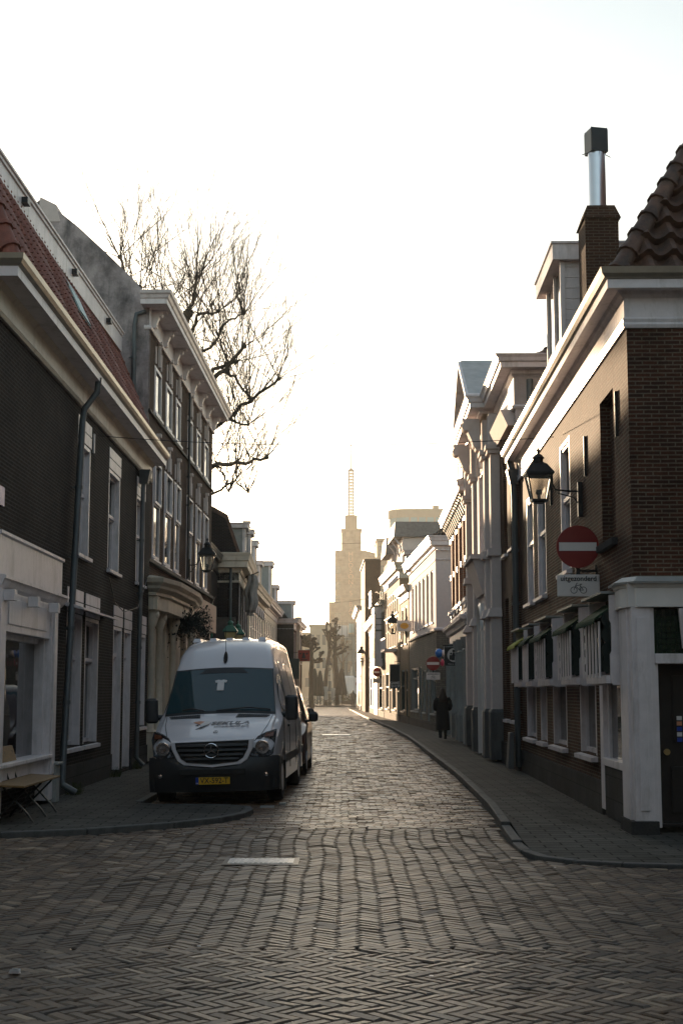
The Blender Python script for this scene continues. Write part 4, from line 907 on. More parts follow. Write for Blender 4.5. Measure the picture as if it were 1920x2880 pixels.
sg = [(.55, 2.3, .9, 3.1), (2.9, 3.9, .12, 3.1), (4.5, 6.5, .9, 3.1), (7.0, 7.9, .12, 3.1), (8.3, 9.5, .9, 3.1)]
wall(R3, 0, 9.9, 0, 3.4, sg, 8, 'grey_paint', rev=.25, name='shop_wall')
for q in sg: window(R3, *q, rev=.25, transom=.8, mat='grey_paint', sill=q[2] > .5, sillm=W)
part(R3, 'shop_cornice', W, lambda m: m.sweep([(0, -.05), (0, .0), (9.9, 0), (9.9, -.1)], [(0, 3.45), (.10, 3.45), (.10, 3.75), (.2, 3.8), (.24, 3.92), (.34, 3.98), (.36, 4.08), (0, 4.2)]))
for i, x in enumerate((.22, 2.55, 4.15, 6.75, 9.7)):
    part(R3, 'column', 'grey_paint', lambda m: (m.box(x-.2, x+.2, 0, .26, .1, .95), m.lathe([((.135 if k % 2 else .125), .95 if k < 0 else .95) for k in range(0)] + [(.16, .95), (.16, 1.0), (.13, 1.06), (.12, 3.0), (.15, 3.02), (.12, 3.06), (.20, 3.3), (.21, 3.42)], (x, .13, 0), 16), [m.box(x+.115*math.cos(t)-.012, x+.115*math.cos(t)+.012, .13+.115*math.sin(t)-.012, .13+.115*math.sin(t)+.012, 1.05, 3.0) for t in [k*math.pi/6 for k in range(7)]], [m.ball((x+.14*math.cos(t), .13+.14*math.sin(t), 3.2+.07*(k % 2)), .055, 6, 4) for k, t in enumerate([j*math.pi/4 for j in range(8)])]), smooth=True)
dormer(R3, 1.4, 3.6, .1, -2, 8.3, 9.6, mat='brick_bright', trim='stucco'); 
part(R3, 'dormer_gable', 'cream_paint', lambda m: m.hexa([(1.1, -2, 9.8), (3.9, -2, 9.8), (2.5, -2, 10.7)], [(1.1, .35, 9.8), (3.9, .35, 9.8), (2.5, .35, 10.7)]))
tiles(R3, 'roof', 'tile_old', (0, .3, 8.35), (9.9, .3, 8.35), (9.9, -1.6, 9.6), (0, -1.6, 9.6))
# ---- R4 white plaster house
a4, b4 = (4.02, 60.6), (3.55, 74.6)
R4 = Fac('white_plaster_house', 'white plastered house over grey brick ground floor, with row of tall slim windows', 'house', 'R', a4, b4)
L4 = R4.L
o4 = [(1.2+i*2.0, 2.3+i*2.0, 4.75, 7.0) for i in range(6)]
wall(R4, 0, L4, 4.35, 7.75, o4, 9, 'stucco', rev=.3)
for q in o4: window(R4, *q, rev=.3, transom=.6, sill=True, lin=.04, lineo=.05)
part(R4, 'ledge', W, lambda m: m.sweep([(0, -3), (0, 0), (L4, 0)], [(0, 4.3), (.1, 4.3), (.12, 4.38), (.04, 4.42), (0, 4.42)]))
part(R4, 'architrave', W, lambda m: m.sweep([(0, -3), (0, 0), (L4, 0)], [(0, 7.3), (.03, 7.3), (.05, 7.36), (0, 7.38)]))
part(R4, 'cornice', W, lambda m: (m.sweep([(0, -3), (0, 0), (L4, 0), (L4, -2)], cornice_prof(7.8, 8.34, .34)), [m.box(-.12, -.04, -.15-i*.2, -.05-i*.2, 7.72, 7.80) for i in range(10)]))
g4 = [(.5, 2.6, .8, 2.7), (3.2, 4.2, .12, 3.0), (4.9, 6.4, .8, 2.7), (7, 8, .12, 2.9), (8.8, 13, .8, 2.9)]
wall(R4, 0, L4, 0, 4.35, g4, 9, 'brick_grey', rev=.2, name='ground_wall')
for q in g4: window(R4, *q, rev=.2, transom=.75, sill=q[2] > .5, mat='grey_paint')
part(R4, 'plinth', 'plinth_stone', lambda m: m.box(0, L4, 0, .05, 0, .4))
tiles(R4, 'roof', 'tile_old', (.3, -.1, 8.3), (L4, -.1, 8.3), (L4, -2.4, 10.6), (1.9, -2.4, 10.6), tw=.3, course=.36, amp=.05)
tiles(R4, 'roof_end', 'tile_old', (.3, -.1, 8.3), (.3, -6, 8.3), (1.9, -2.4, 10.6), (1.9, -2.5, 10.6), tw=.3, course=.36, amp=.05)
hip(R4, 'hip_tiles', 'tile_dark', (.3, -.05, 8.35), (1.9, -2.4, 10.65), .14, .42); hip(R4, 'hip_tiles', 'tile_dark', (L4, -.1, 8.35), (L4-.4, -2.3, 10.4), .16, .42)
dormer(R4, 12.4, 13.4, .25, -.8, 7.9, 8.75, mat='stucco', trim='stucco')
# ---- R5 small yellow brick house
R5 = simple_house('yellow_brick_house', 'small yellow brick house squeezed beside the white plaster house', 'R', (3.52, 74.8), (3.3, 80.2), 7.1, 8, 'brick_yellow',
    [(1.0, 1.9, 4.3, 6.3), (3.3, 4.2, 4.3, 6.3), (.7, 1.8, .15, 2.9), (2.6, 4.8, .7, 2.9)], corn=.32, cornm='cream_paint', frame='frame_green', roof=.8)
# ---- R6 brick house with banded windows and balcony
R6 = simple_house('banded_house', 'brown brick house with banded piers and sawtooth frieze, behind the oval sign', 'R', (3.28, 80.4), (2.78, 92), 8.7, 8, 'brick_yellow',
    [(1.2+i*1.45, 1.9+i*1.45, 4.4, 6.1) for i in range(7)] + [(1.2+i*1.45, 1.9+i*1.45, 6.3, 7.6) for i in range(7)] + [(.6, 2.0, .15, 2.8), (2.9, 5.6, .7, 2.9), (6.4, 7.6, .15, 2.9), (8.4, 10.8, .7, 2.9)], corn=.36, cornm='cream_paint', frame='cream_paint', roof=0, ch=.55)
part(R6, 'sawtooth_frieze', W, lambda m: [m.hexa([(.6+i*.3, 0, 8.1), (.8+i*.3, 0, 8.1), (.7+i*.3, .09, 8.1)], [(.6+i*.3, 0, 8.35), (.8+i*.3, 0, 8.35), (.7+i*.3, .09, 8.35)]) for i in range(24)])
part(R6, 'balcony', W, lambda m: (m.box(2.2, 5.2, 0, .7, 4.05, 4.2), [m.tube([(2.3+i*.2, .65, 4.2), (2.3+i*.2, .65, 4.75)], .035, 5) for i in range(15)], m.box(2.2, 5.2, .6, .7, 4.75, 4.83)))
aw = part(R6, 'attic', 'stucco', lambda m: m.box(.8, 5.2, -3.4, -.25, 8.9, 11.0))
part(R6, 'attic_roof', 'slate', lambda m: m.hexa([(.6, -4.2, 10.55), (5.4, -4.2, 10.55), (5.4, .25, 10.55), (.6, .25, 10.55)], [(.9, -4.2, 11.45), (5.1, -4.2, 11.45), (5.1, .15, 11.45), (.9, .15, 11.45)]))
part(R6, 'attic', 'stucco', lambda m: m.box(6.8, 10.4, -2.4, -.1, 8.9, 10.2)); part(R6, 'attic_roof', 'slate', lambda m: m.hexa([(6.6, -3, 10.1), (10.6, -3, 10.1), (10.6, .3, 10.1), (6.6, .3, 10.1)], [(6.9, -3, 11.2), (10.3, -3, 11.2), (10.3, .2, 11.2), (6.9, .2, 11.2)]))
part(R6, 'attic_brace', W, lambda m: [m.tube([(x, -.25, 9.6), (x, -.1, 10.1), (x, .2, 10.5)], .05, 5) for x in (.85, 2.9, 5.1)])
# ---- R7 house with oriel bay
R7 = simple_house('oriel_house', 'narrow house with dark-framed projecting window bay and iron balcony above it', 'R', (2.76, 92.2), (2.55, 99.3), 7.4, 8, 'brick_grey',
    [(.5, 1.6, 3.8, 6.4), (5.6, 6.6, 3.8, 6.4), (.6, 1.7, .15, 2.9), (2.6, 6.2, .6, 2.9)], corn=.3, roof=.6, cornm='grey_paint', frame='frame_green')
bay = part(R7, 'oriel', W, lambda m: (m.box(2.0, 4.8, 0, .55, 3.4, 3.9), m.box(2.0, 4.8, 0, .55, 6.9, 7.3), m.box(2.05, 2.2, 0, .5, 3.9, 6.9), m.box(4.6, 4.75, 0, .5, 3.9, 6.9)))
mb = MB(R7); mb.box(2.2, 4.6, 0, .42, 3.9, 6.9); mb.build('pane', 'glass_dark', bay); 
mb = MB(R7)
for i in range(5): mb.box(2.16+i*.6, 2.24+i*.6, .42, .47, 3.9, 6.9)
mb.box(2.03, 2.05, .02, .08, 3.9, 6.9); mb.box(2.03, 2.05, .46, .52, 3.9, 6.9); mb.box(2.0, 2.05, .0, .52, 5.7, 5.8)
for z in (6.1, 6.5): mb.box(2.0, 2.05, .0, .52, z, z+.05)
mb.build('glazing_bars', 'frame_green', bay)
part(R7, 'iron_balcony', 'black_metal', lambda m: (m.box(1.9, 4.9, -.1, .75, 7.35, 7.42), m.box(1.9, 4.9, .70, .75, 8.3, 8.36), [m.box(1.9+i*.15, 1.925+i*.15, .71, .74, 7.42, 8.3) for i in range(20)], [m.box(1.9, 1.925, o*.12, o*.12+.025, 7.42, 8.3) for o in range(6)]))
part(R7, 'attic', 'brick_brown', lambda m: m.box(2.6, 6.6, -3, -.4, 7.4, 10.3))
# ---- R8 low cream house
R8 = simple_house('low_cream_house', 'low sunlit cream house with overhanging cornice, beyond the oriel bay', 'R', (2.53, 99.5), (2.27, 116), 6.7, 8, 'cream_paint',
    [(1.5+i*2.4, 2.5+i*2.4, 3.7, 5.3) for i in range(6)] + [(.7, 2.8, .6, 2.9), (3.6, 4.7, .15, 2.9), (6, 9.5, .6, 2.9), (11, 15, .6, 2.9)], corn=.5, roof=.9, ch=.5)
part(R8, 'shop_front', 'board_red', lambda m: m.box(.1, 5.4, 0, .06, .1, 3.2))
Rb = Fac('tall_brick_block', 'tall dark brick block with blank end wall, between the tower and the oriel house', 'building', 'R', (1.93, 117), (1.75, 128))
wall(Rb, 0, 11, 0, 12.5, [], 1.3, 'brick_brown'); part(Rb, 'coping', 'tile_dark', lambda m: m.box(-.1, 11, -1.4, .1, 12.5, 12.62))
R9 = simple_house('end_house', 'last white house on the right with steep cornice, beside the end of the street', 'R', (1.75, 128.3), (1.58, 146), 9.2, 1.6, 'cream_paint',
    [(1+i*2.6, 2.2+i*2.6, 5.6, 7.8) for i in range(6)] + [(1+i*2.6, 2.2+i*2.6, 3.2, 4.9) for i in range(6)] + [(1, 5, .5, 2.7), (7, 12, .5, 2.7)], corn=.5, roof=0)
part(R9, 'chimney', 'cream_paint', lambda m: m.box(.2, .8, -1.2, -.6, 9.3, 10.6))
# ================================================================= helpers for placing at a known distance
_p = math.atan(507/4000)
def at(x, y, Y):
    a, b = (x-784)/3266.67, (1176-y)/3266.67; t = Y/(math.cos(_p)-b*math.sin(_p))
    return Vector((a*t, Y, 1.7+(math.sin(_p)+b*math.cos(_p))*t))
def lerp_tab(t, x):
    if x <= t[0][0]: return t[0][1]
    for (a, b), (c, d) in zip(t, t[1:]):
        if x <= c: return b+(d-b)*(x-a)/(c-a)
    return t[-1][1]
# ================================================================= the white van
van = thing('delivery_van', 'white high-roof delivery van parked facing the camera with grille star and yellow plate', 'van', (-1.93, 21.75, -.01))
van.rotation_euler = (0, R(-1.5), R(-2.2))
ZT = [(0, .93), (.05, .98), (.12, 1.02), (.5, 1.19), (.95, 1.33), (1.0, 1.345), (1.75, 2.06), (2.1, 2.36), (2.35, 2.49), (2.7, 2.57), (3.3, 2.61), (5.5, 2.60), (5.8, 2.52), (5.9, 2.35)]
WL = [(0, .88), (.08, .93), (.3, .965), (.8, .99), (5.6, .99), (5.9, .95)]
WT = [(0, .84), (.1, .86), (.95, .90), (1.75, .815), (2.4, .77), (5.9, .76)]
RT = [(0, .03), (.9, .05), (1.75, .07), (2.3, .17), (2.8, .2), (5.9, .2)]
bow = lambda y: .17*max(0, 1-y/2.6)
def van_sec(y):
    zt, wl, wt, r = lerp_tab(ZT, y), lerp_tab(WL, y), lerp_tab(WT, y), lerp_tab(RT, y)
    wt = min(wt, wl-.02); zb = .30
    for yw in (1.05, 4.75):
        if abs(y-yw) < .47: zb = max(zb, .34+math.sqrt(.47**2-(y-yw)**2))
    if y < .62: zb = max(zb, .60)
    belt = min(1.30, zt-.10); belt = max(belt, zb+.03)
    h = [(0, zb), (wl-.06, zb), (wl-.005, zb+.01), (wl, zb+(belt-zb)*.3), (wl, zb+(belt-zb)*.7), (wl-.005, belt)]
    z1 = zt-r; z1 = max(z1, belt+.01)
    for k in (.33, .66, 1): h.append((wl-.005+(wt-wl)*k**1.15, belt+(z1-belt)*k))
    for k in (1, 2, 3): t = math.pi/2*k/3; h.append((wt-r*(1-math.cos(t)), z1+(zt-z1)*math.sin(t)))
    n = len(h)
    for k in (1, 2, 3): f = 1-k/3; h.append(((wt-r)*f, zt+.035*(1-f*f)))
    return h
st = [0, .04, .08, .14, .22, .35, .5, .57, .63, .7, .8, .9, 1.0, 1.1, 1.2, 1.3, 1.4, 1.5, 1.56, 1.65, 1.75, 1.85, 1.95, 2.1, 2.25, 2.4, 2.6, 2.8, 3.1, 3.5, 4.0, 4.25, 4.29, 4.35, 4.45, 4.6, 4.75, 4.9, 5.05, 5.15, 5.21, 5.25, 5.5, 5.7, 5.8, 5.87, 5.9]
mb = MB(); rings = []
for y in st:
    h = van_sec(y); ring = []
    full = h + [(-x, z) for x, z in reversed(h[1:-1])]
    ring = [mb.p((x, y+bow(y)*x*x, z)) for x, z in full]; rings.append(ring)
for a, b in zip(rings, rings[1:]):
    for k in range(len(a)): mb.f.append([a[k], a[(k+1) % len(a)], b[(k+1) % len(a)], b[k]])
mb.f.append(rings[0][::-1]); mb.f.append(rings[-1])
body = mb.build('body', 'car_white', van, smooth=True)
def vs_(x, y, off=.0):
    """point on the upper surface of the van"""
    wt = lerp_tab(WT, y)-lerp_tab(RT, y); f = min(1, abs(x)/wt); return (x, y+bow(y)*x*x - off*.55, lerp_tab(ZT, y)+.035*(1-f*f)+off*.85)
def panel(name, mat, y0, y1, hw0, hw1, off=.01, nx=14, ny=8, par=van, x0=None, rnd_=.0, thick=.0):
    mb = MB(); g = []
    for j in range(ny+1):
        y = y0+(y1-y0)*j/ny; row = []
        for i in range(nx+1):
            hw = hw0+(hw1-hw0)*j/ny; x = -hw+2*hw*i/nx if x0 is None else x0[0]+(x0[1]-x0[0])*i/nx
            row.append(mb.p(vs_(x, y, off)))
        g.append(row)
    for j in range(ny):
        for i in range(nx): mb.f.append([g[j][i], g[j][i+1], g[j+1][i+1], g[j+1][i]])
    return mb.build(name, mat, par, smooth='full')
panel('windscreen_seal', 'plastic_black', .985, 1.765, .885, .80, .006)
ws = panel('windscreen', 'glass_van', 1.03, 1.735, .865, .775, .012)
panel('sun_band', 'plastic_black', 1.66, 1.735, .40, .30, .015, par=ws)
def sidepanel(name, mat, pts, s, off=.008, par=van):
    """pts: (y,z) polygon on the van's side s"""
    mb = MB(); out = []
    for y, z in pts:
        wl, wt = lerp_tab(WL, y), min(lerp_tab(WT, y), lerp_tab(WL, y)-.02); belt = 1.30; z1 = lerp_tab(ZT, y)-lerp_tab(RT, y)
        x = wl if z <= belt else wl-.005+(wt-wl)*max(0, min(1, (z-belt)/max(.01, z1-belt)))**1.15
        out.append((s*(x+off), y+bow(y)*x*x, z))
    mb.face(out); return mb.build(name, mat, par, recalc=False)
for s in (1, -1):
    sidepanel('side_window', 'glass_dark', [(1.35, 1.36), (2.35, 1.36), (2.35, 1.98), (1.86, 1.98), (1.45, 1.60)], s)
    sidepanel('rear_side_panel', 'car_white', [(2.9, 1.36), (3.9, 1.36), (3.9, 1.95), (2.9, 1.95)], s, .006)
    mb = MB()
    for a, b in (((1.27, 1.33), (1.25, .5)), ((2.48, .45), (2.48, 2.2)), ((3.95, .45), (3.95, 2.2))):
        for k in range(6):
            q0 = [a[i]+(b[i]-a[i])*k/6 for i in (0, 1)]; q1 = [a[i]+(b[i]-a[i])*(k+1)/6 for i in (0, 1)]
            def sp(q):
                y, z = q; wl, wt = lerp_tab(WL, y), lerp_tab(WT, y); z1 = lerp_tab(ZT, y)-lerp_tab(RT, y)
                x = wl if z <= 1.3 else wl-.005+(wt-wl)*max(0, min(1, (z-1.3)/max(.01, z1-1.3)))**1.15
                return (s*(x+.001), y+bow(y)*x*x, z)
            mb.tube([sp(q0), sp(q1)], .006, 4)
    mb.build('door_seam', 'plastic_black', van)
    part(van, 'door_handle', 'plastic_black', lambda m: m.box(s*1.0-.02, s*1.0+.02, 2.15, 2.35, 1.12, 1.16), bevel=.008)
    part(van, 'side_trim', 'plastic_black', lambda m: (m.box(s*.985-.012, s*.985+.012, 1.6, 4.2, .56, .70), m.box(s*.985-.012, s*.985+.012, 5.28, 5.8, .56, .70)), bevel=.008)
    part(van, 'window_rail', 'chrome', lambda m: m.box(s*.985-.008, s*.985+.008, 2.6, 5.7, 1.29, 1.31))
    # mirrors
    mr = part(van, 'wing_mirror', 'plastic_black', lambda m: m.loft([(s*1.12, 1.26, 1.24, .07, .05), (s*1.12, 1.25, 1.27, .10, .08), (s*1.125, 1.25, 1.45, .105, .085), (s*1.125, 1.26, 1.60, .10, .075), (s*1.12, 1.27, 1.64, .06, .04)], 14, .6), smooth=True)
    part(mr, 'mirror_arm', 'plastic_black', lambda m: m.tube([(s*.93, 1.35, 1.33), (s*1.08, 1.28, 1.33)], .045, 8))
    # headlights: tall swept pods
    o = [(.56, .0, .74), (.80, .0, .71), (.895, .02, .76), (.93, .12, 1.0), (.935, .34, 1.13), (.80, .20, 1.09), (.68, .09, 1.03), (.60, .02, .92)]
    mb = MB()
    P0 = [(s*(x+(.02 if x > .88 else 0)), y+bow(y)*x*x-.035, z) for x, y, z in o]; P1 = [(s*x, y+bow(y)*x*x+.10, z) for x, y, z in o]
    mb.hexa(P0, P1); hl = mb.build('headlight', 'lamp_glass_head', van, bevel=.012)
    mb = MB()
    mb.lathe([(.0, 0), (.10, 0), (.105, -.03), (.08, -.035), (.035, -.028), (0, -.028)], (s*.755, .055, .87), 18, 'y'); mb.build('reflector', 'chrome', hl, smooth=True)
    part(hl, 'indicator', 'amber', lambda m: m.hexa([(s*.78, .14, 1.02), (s*.91, .20, 1.02), (s*.91, .29, 1.02), (s*.78, .24, 1.02)], [(s*.80, .20, 1.07), (s*.92, .30, 1.09), (s*.92, .37, 1.09), (s*.80, .27, 1.07)]))
    part(van, 'fog_light', 'chrome', lambda m: m.lathe([(0, 0), (.028, 0), (.032, -.02), (0, -.025)], (s*.80, .06, .46), 12, 'y'), smooth=True)
    part(van, 'bonnet_vent', 'plastic_black', lambda m: m.hexa([vs_(s*.28, .78, .004), vs_(s*.76, .84, .004), vs_(s*.80, .93, .004), vs_(s*.30, .93, .004)], [vs_(s*.28, .78, .012), vs_(s*.76, .84, .012), vs_(s*.80, .93, .012), vs_(s*.30, .93, .012)]))
    mb = MB()
    for i in range(12): x = s*(.32+i*.037); mb.tube([vs_(x, .80, .016), vs_(x+s*.02, .925, .016)], .004, 4)
    mb.build('vent_ribs', 'rubber', van)
    # bonnet crease and wiper
    part(van, 'bonnet_seam', 'plastic_black', lambda m: m.tube([vs_(s*.84, .95, .002), vs_(s*.80, .5, .002), vs_(s*.72, .16, .002)], .005, 4))
    part(van, 'wiper', 'plastic_black', lambda m: m.tube([vs_(s*.1-.15, 1.02, .03), vs_(s*.45, 1.06, .04), vs_(s*.8 if s > 0 else -.6, 1.05, .03)], .011, 5))
    for yw in (1.05, 4.75):
        w_ = part(van, 'wheel', 'rubber', lambda m: m.lathe([(.20, -.11), (.33, -.115), (.355, -.08), (.36, 0), (.355, .08), (.33, .115), (.20, .11)], (s*.86, yw, .36), 28, 'x'), smooth=True)
        part(w_, 'rim', 'steel', lambda m: (m.lathe([(0, .0), (.07, .01), (.20, -.02), (.21, .0), (.21, .02)] if s > 0 else [(0, 0), (.07, -.01), (.2, .02), (.21, 0), (.21, -.02)], (s*.955, yw, .36), 20, 'x')), smooth=True)
    part(van, 'mud_flap', 'rubber', lambda m: m.box(s*.86-.13, s*.86+.13, 1.50, 1.52, .14, .6))
part(van, 'underbody', 'plastic_black', lambda m: (m.box(-.72, .72, .5, 5.75, .26, .62), m.box(-.94, .94, .6, 5.7, .5, .66)))
part(van, 'door_mirror_base', 'plastic_black', lambda m: m.box(-.02, .02, .6, .62, .2, .3)) if False else None
# bumper
mb = MB(); rg = []
for x in [-.99+i*.0825 for i in range(25)]:
    e = abs(x)/.99; y0 = -.045+.17*x*x+.22*max(0, e-.82)**1.2*5.5*.4; top = .735 if abs(x) > .56 else .735-.14*(1-(abs(x)/.56)**3)
    rg.append([mb.p(q) for q in ((x, y0+.34, top), (x, y0+.03, top), (x, y0, top-.05), (x, y0-.012, .52), (x, y0+.0, .42), (x, y0+.05, .22), (x, y0+.4, .20))])
for a, b in zip(rg, rg[1:]):
    for k in range(6): mb.f.append([a[k], a[k+1], b[k+1], b[k]])
mb.f.append(rg[0][:]); mb.f.append(rg[-1][::-1])
bm_ = mb.build('bumper', 'plastic_black', van, smooth=True)
for s in (1, -1):
    part(bm_, 'bumper_corner', 'plastic_black', lambda m: m.hexa([(s*.90, .10, .22), (s*.995, .2, .24), (s*.995, .58, .24), (s*.90, .58, .22)], [(s*.90, .12, .73), (s*.998, .24, .74), (s*.998, .60, .74), (s*.90, .60, .73)]), bevel=.03)
part(bm_, 'air_intake', 'rubber', lambda m: m.box(-.50, .50, -.065, -.02, .47, .56), bevel=.01)
# grille
gp = [(-.56, .96), (.56, .98), (.545, .86), (.47, .72), (.38, .665), (0, .635), (-.38, .665), (-.47, .72), (-.545, .86)]
mb = MB(); mb.hexa([(x*1.13, .17*x*x-.055, .81+(z-.81)*1.22-.012) for x, z in gp], [(x*1.13, .17*x*x+.10, .81+(z-.81)*1.22-.012) for x, z in gp]); mb.build('grille_surround', 'car_white', van, bevel=.02)
mb = MB(); mb.hexa([(x, .17*x*x-.066, z) for x, z in gp], [(x, .17*x*x+.0, z) for x, z in gp]); gr = mb.build('grille', 'rubber', van)
for z, hw in ((.90, .53), (.83, .52), (.76, .47), (.70, .40)):
    mb = MB()
    for i in range(12):
        xa, xb = -hw+2*hw*i/12, -hw+2*hw*(i+1)/12
        mb.hexa([(xa, .17*xa*xa-.095, z), (xb, .17*xb*xb-.095, z), (xb, .17*xb*xb-.06, z+.008), (xa, .17*xa*xa-.06, z+.008)], [(xa, .17*xa*xa-.085, z+.03), (xb, .17*xb*xb-.085, z+.03), (xb, .17*xb*xb-.06, z+.036), (xa, .17*xa*xa-.06, z+.036)])
    mb.build('grille_bar', 'plastic_black', gr)
mb = MB(); C0_ = (0, -.115, .835)
mb.tube([(.105*math.cos(t), -.115, .835+.105*math.sin(t)) for t in [2*math.pi*k/32 for k in range(33)]], .0085, 8)
for t in (90, 210, 330):
    t = R(t); d = Vector((math.cos(t), 0, math.sin(t))); n_ = Vector((-math.sin(t), 0, math.cos(t))); c = Vector(C0_)
    mb.hexa([c+n_*.016, c-n_*.016, c+d*.103], [c+n_*.016+Vector((0, .012, 0)), c-n_*.016+Vector((0, .012, 0)), c+d*.103+Vector((0, .012, 0))])
mb.build('star_emblem', 'chrome', gr, smooth=True)
# number plate and lettering
pl = part(van, 'number_plate', 'yellow_plate', lambda m: m.box(-.20, .27, -.075, -.06, .335, .44), bevel=.003)
part(pl, 'plate_band', 'blue_plate', lambda m: m.box(-.245, -.20, -.075, -.06, .335, .44))
text('VX-592-T', .115, (.035, -.078, .388), 'ink', pl, sx=.90, bold=.001); text('NL', .03, (-.222, -.078, .355), 'sign_white', pl)
def on_bonnet(o, y, x=0, off=.012):
    q = vs_(x, y, off); o.location = q; o.rotation_euler = (math.atan2(lerp_tab(ZT, y+.05)-lerp_tab(ZT, y-.05), .1), 0, 0)
t_ = text('SEKULA', .15, (0, 0, 0), 'logo_grey', van, sx=1.15, shear=.25, bold=.004); on_bonnet(t_, .50, .22)
t_ = text('AANNEMERSBEDRIJF BV', .045, (0, 0, 0), 'logo_grey', van, sx=1.0, shear=.2); on_bonnet(t_, .385, .22)
def bn(pts, mat, nm):
    mb = MB(); mb.hexa([vs_(x, y, .008) for x, y in pts], [vs_(x, y, .012) for x, y in pts]); return mb.build(nm, mat, van)
bn([(-.36, .58), (-.26, .62), (-.18, .585), (-.24, .47)], 'logo_orange', 'logo_patch'); bn([(-.24, .47), (-.18, .585), (-.08, .57), (-.10, .47), (-.20, .38)], 'sign_white', 'logo_patch'); bn([(-.31, .44), (-.27, .47), (-.26, .43)], 'ink', 'logo_patch'); bn([(-.30, .32), (-.20, .36), (-.10, .47), (-.20, .41)], 'ink', 'logo_patch')
mb = MB(); mb.tube([vs_(.03+.035*math.cos(t), .22+.035*math.sin(t), .01) for t in [2*math.pi*k/16 for k in range(17)]], .003, 4)
for t in (90, 210, 330): mb.tube([vs_(.03, .22, .01), vs_(.03+.033*math.cos(R(t)), .22+.033*math.sin(R(t)), .01)], .0025, 4)
mb.build('bonnet_badge', 'logo_grey', van)
# roof aerial and roof rails
ant = part(van, 'aerial', 'rubber', lambda m: m.loft([(0, 1.99, 2.38, .012, .012), (0, 1.96, 2.33, .030, .03), (0, 1.92, 2.28, .036, .035), (0, 1.87, 2.22, .03, .03), (0, 1.84, 2.18, .012, .012)], 10), smooth=True)
part(ant, 'whip', 'rubber', lambda m: m.tube([(0, 1.98, 2.36), (-.005, 2.0, 2.50), (-.015, 2.07, 2.78)], .005, 5))
part(van, 'roof_bumps', 'car_white', lambda m: [m.hexa([(x, 2.75, 2.575), (x+.14, 2.75, 2.575), (x+.14, 5.6, 2.60), (x, 5.6, 2.60)], [(x+.02, 2.8, 2.638), (x+.12, 2.8, 2.638), (x+.12, 5.5, 2.638), (x+.02, 5.5, 2.638)]) for x in (-.66, -.38, -.1, .18, .46)], smooth=True)
# small football shirt hanging behind the glass
c = vs_(.0, 1.42, .022); sl = .95
sh = [(-.10, .13), (-.04, .15), (.0, .135), (.04, .15), (.10, .13), (.085, .08), (.055, .09), (.055, -.10), (-.055, -.10), (-.055, .09), (-.085, .08)]
mb = MB(); F_ = lambda x, z, o: vs_(x-.03, 1.43+z*.72, .018+o)
mb.hexa([F_(x, z, 0) for x, z in sh], [F_(x, z, .006) for x, z in sh]); mb.build('hanging_shirt', 'sign_white', ws)

